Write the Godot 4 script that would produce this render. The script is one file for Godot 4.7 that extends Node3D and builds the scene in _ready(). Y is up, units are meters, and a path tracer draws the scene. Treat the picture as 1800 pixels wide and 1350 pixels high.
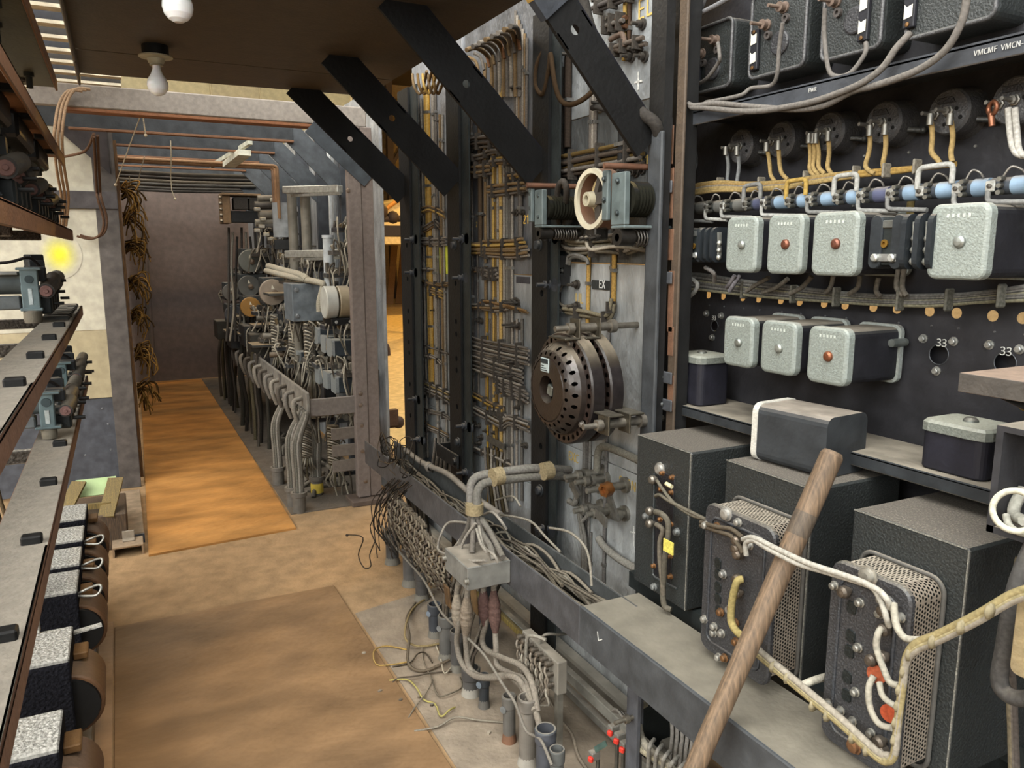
extends Node3D
# ---- camera model: a pixel of the 1800x1350 frame is turned into a point on a known plane of the room ----
const F := 1370.0
const PITCH := 0.16988
const YAW := 0.46365
const EYE := Vector3(0, 1.6, 0)
const GX := 1.50    # face of the grey wiring panels
const CX := 1.42    # front flange of the steel columns
const DX := 1.70    # face of the black relay panel
const FX := 1.50    # front of the black panel's frame bars
var basis_cam: Basis
var rng := RandomNumberGenerator.new()
var taken := {}
var things: Array[Node3D] = []
var M := {}

func ray(u: float, v: float) -> Vector3:
	return basis_cam * Vector3(u - 900.0, 675.0 - v, -F)
func onx(u: float, v: float, x: float) -> Vector3:
	var d := ray(u, v)
	return EYE + d * (x / d.x)
func ony(u: float, v: float, y: float) -> Vector3:
	var d := ray(u, v)
	return EYE + d * ((y - EYE.y) / d.y)
func onz(u: float, v: float, z: float) -> Vector3:
	var d := ray(u, v)
	return EYE + d * (z / d.z)
func px(s: String, x: float) -> Array:          # "u v u v ..." on the plane at x
	var f := s.split_floats(" ", false)
	var o := []
	for i in range(0, f.size() - 1, 2): o.append(onx(f[i], f[i + 1], x))
	return o
func pxx(s: String) -> Array:                   # "u v x u v x ..."
	var f := s.split_floats(" ", false)
	var o := []
	for i in range(0, f.size() - 2, 3): o.append(onx(f[i], f[i + 1], f[i + 2]))
	return o
func py(s: String, y: float) -> Array:
	var f := s.split_floats(" ", false)
	var o := []
	for i in range(0, f.size() - 1, 2): o.append(ony(f[i], f[i + 1], y))
	return o
func pz(s: String, z: float) -> Array:
	var f := s.split_floats(" ", false)
	var o := []
	for i in range(0, f.size() - 1, 2): o.append(onz(f[i], f[i + 1], z))
	return o
func p3(s: String) -> Array:                    # "x y z x y z ..."
	var f := s.split_floats(" ", false)
	var o := []
	for i in range(0, f.size() - 2, 3): o.append(Vector3(f[i], f[i + 1], f[i + 2]))
	return o
func hx(s: String) -> Color: return Color(s)

# ---- mesh builder: triangles with a vertex colour; dust settles on faces that look up ----
class MB:
	var v := PackedVector3Array()
	var n := PackedVector3Array()
	var c := PackedColorArray()
	var col := Color(0.1, 0.1, 0.1)
	var dust := 0.0
	var dcol := Color("8f877a").srgb_to_linear()
	func _init(color := "333333", d := 0.0) -> void:
		col = Color(color).srgb_to_linear(); dust = d
	func k(color: String) -> MB:
		col = Color(color).srgb_to_linear(); return self
	func shade(nn: Vector3) -> Color:
		return col if dust <= 0.0 else col.lerp(dcol, dust * smoothstep(0.45, 0.95, nn.y))
	func tn(a: Vector3, b: Vector3, d: Vector3, na: Vector3, nb: Vector3, nd: Vector3) -> void:   # counter-clockwise seen from outside
		v.append(a); v.append(d); v.append(b)
		n.append(na); n.append(nd); n.append(nb)
		c.append(shade(na)); c.append(shade(nd)); c.append(shade(nb))
	func tri(a: Vector3, b: Vector3, d: Vector3) -> void:
		var q := (b - a).cross(d - a).normalized()
		tn(a, b, d, q, q, q)
	func quad(a: Vector3, b: Vector3, d: Vector3, e: Vector3) -> void:
		var q := (d - a).cross(e - b).normalized()
		tn(a, b, d, q, q, q); tn(a, d, e, q, q, q)
	func box(ctr: Vector3, size: Vector3, bs := Basis.IDENTITY, bev := 0.0) -> void:
		var h := size * 0.5
		var b := minf(bev, minf(h.x, minf(h.y, h.z)) * 0.9)
		for ax in 3:
			for s in [-1.0, 1.0]:
				var a1 := (ax + 1) % 3
				var a2 := (ax + 2) % 3
				var p := []
				for q in [[-1.0, -1.0], [1.0, -1.0], [1.0, 1.0], [-1.0, 1.0]]:
					var w := Vector3.ZERO
					w[ax] = s * h[ax]; w[a1] = q[0] * (h[a1] - b); w[a2] = q[1] * (h[a2] - b)
					p.append(ctr + bs * w)
				if s > 0: quad(p[0], p[1], p[2], p[3])
				else: quad(p[3], p[2], p[1], p[0])
		if b <= 0.0: return
		for ax in 3:
			var a1 := (ax + 1) % 3
			var a2 := (ax + 2) % 3
			for s1 in [-1.0, 1.0]:
				for s2 in [-1.0, 1.0]:
					var p := []
					for q in [[-1.0, 0], [1.0, 0], [1.0, 1], [-1.0, 1]]:
						var w := Vector3.ZERO
						w[ax] = q[0] * (h[ax] - b)
						w[a1] = s1 * (h[a1] - (b if q[1] == 1 else 0.0)); w[a2] = s2 * (h[a2] - (0.0 if q[1] == 1 else b))
						p.append(ctr + bs * w)
					if s1 * s2 > 0: quad(p[0], p[1], p[2], p[3])
					else: quad(p[3], p[2], p[1], p[0])
		for sx in [-1.0, 1.0]:
			for sy in [-1.0, 1.0]:
				for sz in [-1.0, 1.0]:
					var p0 := ctr + bs * Vector3(sx * h.x, sy * (h.y - b), sz * (h.z - b))
					var p1 := ctr + bs * Vector3(sx * (h.x - b), sy * h.y, sz * (h.z - b))
					var p2 := ctr + bs * Vector3(sx * (h.x - b), sy * (h.y - b), sz * h.z)
					if sx * sy * sz > 0: tri(p0, p1, p2)
					else: tri(p2, p1, p0)
	func bx(a: Vector3, b: Vector3, bev := 0.0) -> void:
		box((a + b) * 0.5, (b - a).abs(), Basis.IDENTITY, bev)
	func bar(a: Vector3, b: Vector3, w: float, t: float, up := Vector3.UP, bev := 0.0) -> void:    # flat bar from a to b; w across, t along up
		var y := (b - a).normalized()
		var x := y.cross(up).normalized()
		var z := x.cross(y)
		box((a + b) * 0.5, Vector3(w, a.distance_to(b), t), Basis(x, y, z), bev)
	func frame(d: Vector3) -> Basis:
		var y := d.normalized()
		var x := y.cross(Vector3.UP if absf(y.y) < 0.9 else Vector3.RIGHT).normalized()
		return Basis(x, y, x.cross(y))
	func ring(p: Vector3, b: Basis, r: float, seg: int) -> PackedVector3Array:
		var o := PackedVector3Array()
		for i in seg: o.append(p + (b.x * cos(TAU * i / seg) + b.z * sin(TAU * i / seg)) * r)
		return o
	func cyl(a: Vector3, b: Vector3, r: float, r2 := -1.0, seg := 12, cap := true) -> void:
		var q := r if r2 < 0.0 else r2
		lathe(a, b - a, [[0.0 if cap else r, 0.0], [r, 0.0], [q, a.distance_to(b)], [0.0 if cap else q, a.distance_to(b)]], seg)
	func lathe(p: Vector3, dir: Vector3, prof: Array, seg := 20) -> void:        # prof: [radius, height] from bottom to top
		var b := frame(dir)
		for i in prof.size() - 1:
			var r0: float = prof[i][0]
			var h0: float = prof[i][1]
			var r1: float = prof[i + 1][0]
			var h1: float = prof[i + 1][1]
			if absf(r0 - r1) < 1e-7 and absf(h0 - h1) < 1e-7: continue
			var sl := Vector2(h1 - h0, r0 - r1).normalized()
			for j in seg:
				var a0 := TAU * j / seg
				var a1 := TAU * (j + 1) / seg
				var d0 := b.x * cos(a0) - b.z * sin(a0)
				var d1 := b.x * cos(a1) - b.z * sin(a1)
				var n0 := d0 * sl.x + b.y * sl.y
				var n1 := d1 * sl.x + b.y * sl.y
				var A := p + d0 * r0 + b.y * h0
				var B := p + d1 * r0 + b.y * h0
				var C := p + d1 * r1 + b.y * h1
				var D := p + d0 * r1 + b.y * h1
				if r0 > 0.0: tn(A, B, C, n0, n1, n1)
				if r1 > 0.0: tn(A, C, D, n0, n1, n0)
	func tube(pts: Array, r: float, seg := 6, closed := false) -> void:
		var m := pts.size()
		if m < 2: return
		var prev := PackedVector3Array()
		var pn := PackedVector3Array()
		var x := Vector3.ZERO
		var cnt := m + 1 if closed else m
		for i in cnt:
			var p: Vector3 = pts[i % m]
			var a: Vector3 = pts[(i - 1 + m) % m] if closed else pts[maxi(i - 1, 0)]
			var e: Vector3 = pts[(i + 1) % m] if closed else pts[mini(i + 1, m - 1)]
			var d := (e - a).normalized()
			if d == Vector3.ZERO: d = Vector3.UP
			if x == Vector3.ZERO: x = d.cross(Vector3.UP if absf(d.y) < 0.9 else Vector3.RIGHT).normalized()
			x = (x - d * x.dot(d)).normalized()
			var z := x.cross(d)
			var cur := PackedVector3Array()
			var cn := PackedVector3Array()
			for j in seg:
				var w := x * cos(TAU * j / seg) + z * sin(TAU * j / seg)
				cur.append(p + w * r); cn.append(w)
			if i > 0:
				for j in seg:
					var q := (j + 1) % seg
					tn(prev[j], cur[q], prev[q], pn[j], cn[q], pn[q]); tn(prev[j], cur[j], cur[q], pn[j], cn[j], cn[q])
			elif not closed: for j in range(1, seg - 1): tri(cur[0], cur[j], cur[j + 1])
			if i == m - 1 and not closed: for j in range(1, seg - 1): tri(cur[0], cur[j + 1], cur[j])
			prev = cur; pn = cn
	func hose(pts: Array, r: float, seg := 6, div := 4) -> void: tube(MB.smooth(pts, div), r, seg)
	static func smooth(pts: Array, div := 4) -> Array:        # Catmull-Rom through the points
		if pts.size() < 3: return pts
		var o := []
		for i in pts.size() - 1:
			var a: Vector3 = pts[maxi(i - 1, 0)]
			var b: Vector3 = pts[i]
			var e: Vector3 = pts[i + 1]
			var g: Vector3 = pts[mini(i + 2, pts.size() - 1)]
			for j in div:
				var t := float(j) / div
				o.append(0.5 * (2.0 * b + (e - a) * t + (2.0 * a - 5.0 * b + 4.0 * e - g) * t * t + (3.0 * b - a - 3.0 * e + g) * t * t * t))
		o.append(pts[-1])
		return o
	static func bend(pts: Array, rad := 0.02, div := 3) -> Array:      # straight runs with rounded corners
		var o := [pts[0]]
		for i in range(1, pts.size() - 1):
			var p: Vector3 = pts[i]
			var a: Vector3 = pts[i - 1]
			var b: Vector3 = pts[i + 1]
			var q := minf(rad, minf(p.distance_to(a), p.distance_to(b)) * 0.45)
			var s := p + (a - p).normalized() * q
			var e := p + (b - p).normalized() * q
			for j in div + 1:
				var t := float(j) / div
				o.append(s.lerp(p, t).lerp(p.lerp(e, t), t))
		o.append(pts[-1])
		return o
	func torus(p: Vector3, axis: Vector3, R: float, r: float, seg := 18, s2 := 6) -> void:
		var b := frame(axis)
		tube(Array(ring(p, b, R, seg)), r, s2, true)
	func ball(p: Vector3, r: float, seg := 10, squash := Vector3.ONE) -> void:
		for i in seg / 2:
			var t0 := PI * i / (seg / 2) - PI / 2
			var t1 := PI * (i + 1) / (seg / 2) - PI / 2
			for j in seg:
				var q := []
				for w in [[t0, j], [t0, j + 1], [t1, j + 1], [t1, j]]:
					var a: float = TAU * w[1] / seg
					q.append(Vector3(cos(w[0]) * cos(a), sin(w[0]), -cos(w[0]) * sin(a)))
				tn(p + q[0] * r * squash, p + q[1] * r * squash, p + q[2] * r * squash, q[0], q[1], q[2])
				tn(p + q[0] * r * squash, p + q[2] * r * squash, p + q[3] * r * squash, q[0], q[2], q[3])
	func prism(poly: PackedVector2Array, o: Vector3, ex: Vector3, ey: Vector3, depth: Vector3) -> void:     # poly lies in o + ex*x + ey*y, pushed along depth
		var P := poly
		if Geometry2D.is_polygon_clockwise(P): P.reverse()
		var flip := ex.cross(ey).dot(depth) < 0.0
		var idx := Geometry2D.triangulate_polygon(P)
		for i in range(0, idx.size(), 3):
			var t := [P[idx[i]], P[idx[i + 1]], P[idx[i + 2]]]
			if (t[1] - t[0]).cross(t[2] - t[0]) < 0.0: t.reverse()
			var w := []
			for q in t: w.append(o + ex * q.x + ey * q.y)
			if flip: w.reverse()
			tri(w[0] + depth, w[1] + depth, w[2] + depth); tri(w[2], w[1], w[0])
		for i in P.size():
			var a := o + ex * P[i].x + ey * P[i].y
			var b := o + ex * P[(i + 1) % P.size()].x + ey * P[(i + 1) % P.size()].y
			if flip: quad(b, a, a + depth, b + depth)
			else: quad(a, b, b + depth, a + depth)
	static func rrect(w: float, h: float, r: float, seg := 4) -> PackedVector2Array:
		var o := PackedVector2Array()
		for q in [[1, 1, 0], [-1, 1, 1], [-1, -1, 2], [1, -1, 3]]:
			for i in seg + 1:
				var a: float = PI / 2 * (q[2] + float(i) / seg)
				o.append(Vector2(q[0] * (w / 2 - r) + cos(a) * r, q[1] * (h / 2 - r) + sin(a) * r))
		return o
	func loft(o: Vector3, ex: Vector3, ey: Vector3, ez: Vector3, w: float, h: float, r: float, st: Array, seg := 4) -> void:     # rounded block: stations [inset, depth] along ez
		var rings := []
		var flip := ex.cross(ey).dot(ez) < 0.0
		for s in st:
			var R := []
			for q in rrect(w - 2.0 * s[0], h - 2.0 * s[0], maxf(r - s[0], 0.002), seg): R.append(o + ex * q.x + ey * q.y + ez * s[1])
			rings.append(R)
		var N: int = rings[0].size()
		for i in rings.size() - 1:
			for j in N:
				var a: Vector3 = rings[i][j]
				var b: Vector3 = rings[i][(j + 1) % N]
				var d: Vector3 = rings[i + 1][(j + 1) % N]
				var e: Vector3 = rings[i + 1][j]
				if flip: quad(b, a, e, d)
				else: quad(a, b, d, e)
		for j in range(1, N - 1):
			var T: Array = rings[-1]
			var B: Array = rings[0]
			if flip: tri(T[j + 1], T[j], T[0]); tri(B[0], B[j], B[j + 1])
			else: tri(T[0], T[j], T[j + 1]); tri(B[j + 1], B[j], B[0])
	func bolt(p: Vector3, dir: Vector3, r: float, h: float, washer := true) -> void:
		var d := dir.normalized()
		if washer: cyl(p, p + d * h * 0.25, r * 1.35, -1.0, 10)
		lathe(p + d * h * 0.25, d, [[r, 0.0], [r, h * 0.6], [r * 0.8, h * 0.75], [0.0, h * 0.75]], 6)
	func stud(p: Vector3, dir: Vector3, r: float, l: float) -> void:       # bolt end with nut
		var d := dir.normalized()
		cyl(p, p + d * l, r * 0.5, -1.0, 6); lathe(p + d * l * 0.25, d, [[0.0, 0.0], [r, 0.0], [r, r], [0.0, r]], 6)
	func perf(fn: Callable, nu: int, nv: int, hu: float, hv: float, stagger := true, sides := 6) -> void:   # a sheet fn(s, t) pierced by nu x nv holes
		for j in nv:
			for i in nu:
				var off := 0.5 if stagger and j % 2 == 1 else 0.0
				var cu := (i + 0.5 + off) / nu
				if cu > 1.0 - 0.4 / nu: cu = -1.0
				var u0 := (i + off) / nu
				var u1 := minf((i + 1 + off) / nu, 1.0)
				var v0 := float(j) / nv
				var v1 := float(j + 1) / nv
				if off > 0.0 and i == 0: quad(fn.call(0.0, v0), fn.call(u0, v0), fn.call(u0, v1), fn.call(0.0, v1))
				if cu < 0.0: quad(fn.call(u0, v0), fn.call(u1, v0), fn.call(u1, v1), fn.call(u0, v1)); continue
				var cv := (j + 0.5) / nv
				for q in sides:
					var a0 := TAU * q / sides
					var a1 := TAU * (q + 1) / sides
					var e := []
					for a in [a0, a1]:
						var dx := cos(a)
						var dy := sin(a)
						var m := 1.0 / maxf(absf(dx), absf(dy))
						e.append([cu + dx * hu / nu * 0.5, cv + dy * hv / nv * 0.5, clampf(cu + dx * m * 0.5 / nu, 0.0, 1.0), cv + dy * m * 0.5 / nv])
					quad(fn.call(e[0][0], e[0][1]), fn.call(e[0][2], e[0][3]), fn.call(e[1][2], e[1][3]), fn.call(e[1][0], e[1][1]))
					if absf(absf(cos(a0)) - absf(sin(a0))) > 0.001:
						var s0 := Vector2(e[0][2], e[0][3])
						var s1 := Vector2(e[1][2], e[1][3])
						if absf(s0.x - s1.x) > 1e-6 and absf(s0.y - s1.y) > 1e-6:
							var kx := s0.x if absf(cos(a0)) > absf(sin(a0)) else s1.x
							var ky := s1.y if absf(cos(a0)) > absf(sin(a0)) else s0.y
							tri(fn.call(s0.x, s0.y), fn.call(kx, ky), fn.call(s1.x, s1.y))
	func mesh(shift := Vector3.ZERO) -> ArrayMesh:
		var a := []
		a.resize(Mesh.ARRAY_MAX)
		if shift != Vector3.ZERO: for i in v.size(): v[i] += shift
		a[Mesh.ARRAY_VERTEX] = v; a[Mesh.ARRAY_NORMAL] = n; a[Mesh.ARRAY_COLOR] = c
		var m := ArrayMesh.new()
		m.add_surface_from_arrays(Mesh.PRIMITIVE_TRIANGLES, a)
		return m

# ---- naming and grouping ----
func numbered(s: String) -> String:
	var k: int = taken.get(s, 0)
	taken[s] = k + 1
	return s if k == 0 else "%s_%03d" % [s, k]
func tag(o: Node3D, label: String, category: String, group := "") -> void:
	o.set_meta("label", label); o.set_meta("category", category)
	if group: o.set_meta("group", group)
func thing(called: String, label: String, category: String, group := "") -> Node3D:
	var o := Node3D.new()
	o.name = numbered(called); add_child(o); tag(o, label, category, group); things.append(o)
	return o
func part(o: Node3D, called: String, mb: MB, mat: String, label := "") -> MeshInstance3D:
	var m := MeshInstance3D.new()
	m.mesh = mb.mesh(); m.material_override = M[mat]; m.name = called
	if label: m.set_meta("label", label)
	o.add_child(m, true)
	return m
func solo(called: String, label: String, category: String, mb: MB, mat: String, group := "") -> MeshInstance3D:
	var bb := AABB(mb.v[0], Vector3.ZERO)
	for p in mb.v: bb = bb.expand(p)
	var base := Vector3(bb.get_center().x, bb.position.y, bb.get_center().z)
	var m := MeshInstance3D.new()
	m.mesh = mb.mesh(-base); m.material_override = M[mat]; m.name = numbered(called); m.position = base
	add_child(m); tag(m, label, category, group)
	return m
func struct(called: String, mb: MB, mat: String, parent: Node3D = null, kind := "structure") -> MeshInstance3D:
	var m := MeshInstance3D.new()
	m.mesh = mb.mesh(); m.material_override = M[mat]
	m.name = numbered(called) if parent == null else called
	(self if parent == null else parent).add_child(m, true)
	if parent == null or kind == "stuff": m.set_meta("kind", kind)
	return m
func settle() -> void:                          # put every thing's own node at its base
	for o in things:
		if o.position != Vector3.ZERO or o.has_meta("placed"): continue
		var bb := AABB()
		var first := true
		for ch in o.get_children():
			if ch is MeshInstance3D:
				var b: AABB = ch.mesh.get_aabb()
				bb = b if first else bb.merge(b); first = false
		if first: continue
		var base := Vector3(bb.get_center().x, bb.position.y, bb.get_center().z)
		o.position = base
		for ch in o.get_children(): ch.position -= base
func lettering(o: Node3D, text: String, p: Vector3, right: Vector3, up: Vector3, h: float, color: String, called := "lettering") -> void:
	var t := TextMesh.new()
	t.text = text; t.font_size = 32; t.pixel_size = h / 24.0; t.depth = 0.0015
	var f := SystemFont.new()
	f.font_names = PackedStringArray(["Droid Sans"])
	t.font = f
	var m := MeshInstance3D.new()
	m.mesh = t; m.name = called
	if not M.has("ink" + color):
		var k := StandardMaterial3D.new()
		k.albedo_color = Color(color); k.roughness = 0.9
		M["ink" + color] = k
	m.material_override = M["ink" + color]
	o.add_child(m, true)
	m.transform = Transform3D(Basis(right, up, right.cross(up)), p)

func noise_tex(freq: float, oct: int, lo: float, hi: float, seed_: int, normal := false, strength := 4.0) -> NoiseTexture2D:
	var f := FastNoiseLite.new()
	f.seed = seed_; f.frequency = freq; f.fractal_octaves = oct; f.noise_type = FastNoiseLite.TYPE_SIMPLEX_SMOOTH
	var t := NoiseTexture2D.new()
	t.width = 512; t.height = 512; t.seamless = true; t.noise = f
	if normal:
		t.as_normal_map = true; t.bump_strength = strength
	else:
		var g := Gradient.new()
		g.set_color(0, Color(lo, lo, lo)); g.set_color(1, Color(hi, hi, hi))
		t.color_ramp = g
	return t
func mat(called: String, rough: float, metal: float, lo: float, hi: float, tile: float, freq := 0.02, nrm := 0.0, spec := 0.5) -> StandardMaterial3D:
	var m := StandardMaterial3D.new()
	m.vertex_color_use_as_albedo = true
	m.roughness = rough; m.metallic = metal; m.metallic_specular = spec
	m.albedo_texture = noise_tex(freq, 5, lo, hi, called.hash() % 1000)
	m.uv1_triplanar = true; m.uv1_world_triplanar = true; m.uv1_scale = Vector3.ONE * tile
	if nrm > 0.0:
		m.normal_enabled = true; m.normal_scale = nrm
		m.normal_texture = noise_tex(0.06, 4, 0, 1, called.hash() % 777, true, 6.0)
	M[called] = m
	return m
func materials() -> void:
	mat("paint", 0.55, 0.0, 0.72, 1.0, 1.6, 0.012, 0.1, 0.35)
	mat("satin", 0.32, 0.2, 0.7, 1.0, 3.0, 0.02, 0.1)
	mat("metal", 0.45, 0.75, 0.7, 1.0, 3.0, 0.02, 0.1)
	mat("crackle", 0.5, 0.0, 0.7, 1.0, 4.0, 0.03, 0.4)
	var g2 := Gradient.new()
	g2.offsets = PackedFloat32Array([0.0, 0.62, 0.70, 1.0]); g2.colors = PackedColorArray([Color(0.66, 0.66, 0.66), Color(0.76, 0.76, 0.76), Color(1, 1, 0.98), Color(1, 1, 0.98)])
	M["crackle"].albedo_texture.color_ramp = g2
	M["crackle"].albedo_texture.noise.frequency = 0.09; M["crackle"].albedo_texture.noise.fractal_octaves = 3
	mat("cloth", 0.9, 0.0, 0.68, 1.0, 6.0, 0.03, 0.0, 0.2)
	mat("grey", 0.6, 0.0, 0.84, 1.0, 1.6, 0.012, 0.1)
	mat("rust", 0.75, 0.05, 0.82, 1.0, 2.5, 0.02, 0.2)
	mat("floor", 0.8, 0.0, 0.82, 1.0, 1.3, 0.012, 0.2, 0.3)
	mat("plate", 0.55, 0.0, 0.7, 1.0, 0.7, 0.009, 0.12, 0.35).uv1_scale = Vector3(0.4, 0.7, 0.9)  # stretched noise: smudges, plus shadow bands painted as streaks across the floor sheets
	mat("cast", 0.5, 0.0, 0.8, 1.0, 5.0, 0.04, 0.4)
	mat("snow", 0.95, 0.0, 0.5, 1.0, 2.4, 0.07, 0.8, 0.2)
	var pl := StandardMaterial3D.new()
	pl.vertex_color_use_as_albedo = true; pl.roughness = 0.8
	M["plain"] = pl
	var w := mat("wood", 0.7, 0.0, 0.45, 1.0, 6.0, 0.02, 0.2)
	w.uv1_scale = Vector3(14, 1.2, 14)
	var g := StandardMaterial3D.new()
	g.albedo_color = Color(0.9, 0.9, 0.9); g.roughness = 0.25; g.clearcoat_enabled = true; g.clearcoat = 0.8; g.subsurf_scatter_enabled = true; g.subsurf_scatter_strength = 0.1
	M["bulb"] = g
	var sky := StandardMaterial3D.new()
	sky.albedo_color = Color(0.8, 0.85, 0.9); sky.emission_enabled = true; sky.emission = Color(0.92, 0.96, 1.0); sky.emission_energy_multiplier = 2.2
	M["glaze"] = sky
	var so := StandardMaterial3D.new()
	so.albedo_color = Color(1, 0.8, 0.5); so.emission_enabled = true; so.emission = Color(1.0, 0.75, 0.38); so.emission_energy_multiplier = 6.0
	M["sodium"] = so

func area(p: Vector3, look: Vector3, size: Vector2, energy: float, color: Color) -> void:
	var a := AreaLight3D.new()
	a.area_size = size; a.light_energy = energy; a.light_color = color; a.shadow_enabled = true
	a.area_range = 60.0; a.area_attenuation = 2.0
	add_child(a)
	a.name = numbered("daylight")
	a.look_at_from_position(p, look, Vector3.FORWARD if absf((look - p).normalized().y) > 0.9 else Vector3.UP)

const LAMPS := [Vector3(0.55, 5.6, -6.6), Vector3(6.8, 5.6, -11.5), Vector3(7.5, 5.6, -17.0)]
func lamp_light(p: Vector3) -> void:
	var o := OmniLight3D.new()
	o.light_color = Color(1.0, 0.79, 0.43); o.light_energy = 6.0 if p.x < 1.0 else 26.0; o.light_size = 0.12; o.omni_range = 60.0; o.omni_attenuation = 2.0; o.shadow_enabled = true
	o.position = p + Vector3(0, -0.20, 0); o.name = numbered("sodium_light"); add_child(o)

func _ready() -> void:
	rng.seed = 7
	basis_cam = Basis.from_euler(Vector3(-PITCH, -YAW, 0))
	var cam := Camera3D.new()
	cam.name = "camera"; cam.transform = Transform3D(basis_cam, EYE); cam.fov = rad_to_deg(2.0 * atan(675.0 / F)); cam.near = 0.02
	add_child(cam); cam.current = true
	var we := WorldEnvironment.new()
	var env := Environment.new()
	env.background_mode = Environment.BG_SKY
	var sk := Sky.new()
	var pm := ProceduralSkyMaterial.new()
	pm.sky_top_color = Color(0.55, 0.68, 0.85); pm.sky_horizon_color = Color(0.85, 0.88, 0.92); pm.ground_bottom_color = Color(0.3, 0.28, 0.25); pm.ground_horizon_color = Color(0.7, 0.7, 0.68)
	sk.sky_material = pm
	env.sky = sk
	env.tonemap_mode = Environment.TONE_MAPPER_LINEAR
	env.tonemap_exposure = 1.0
	env.sdfgi_enabled = true; env.ssao_enabled = true; env.ssil_enabled = true
	we.environment = env; we.name = "environment"
	add_child(we)
	# daylight through the glazed strips in the hall roof, and sodium lamps farther down the hall; the back wall light is added
	area(Vector3(-1.5, 6.9, 0.8), Vector3(-1.5, 0, 0.8), Vector2(6, 5), 112.0, Color(1.0, 0.985, 0.95))
	area(Vector3(-2.2, 6.9, -7.0), Vector3(-2.2, 0, -7.0), Vector2(3, 6), 45.0, Color(1.0, 0.985, 0.95))
	area(Vector3(3.4, 6.9, -4.0), Vector3(3.4, 0, -4.0), Vector2(2, 9), 40.0, Color(1.0, 0.985, 0.95))
	area(Vector3(-2.0, 3.6, 4.9), Vector3(0.6, 0.9, -2.5), Vector2(7, 4), 55.0, Color(1.0, 0.985, 0.95))  # added fill at the unseen back window, brightens the near panels
	area(Vector3(-6.85, 4.6, -0.5), Vector3(1.3, 1.2, -1.8), Vector2(9, 3.6), 210.0, Color(1.0, 0.985, 0.95))
	for p in LAMPS: lamp_light(p)
	materials()
	hall()
	near_frame()
	wiring_panels()
	relay_panel()
	transformers()
	tray_and_floor_cables()
	left_rack()
	far_bay()
	settle()

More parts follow.
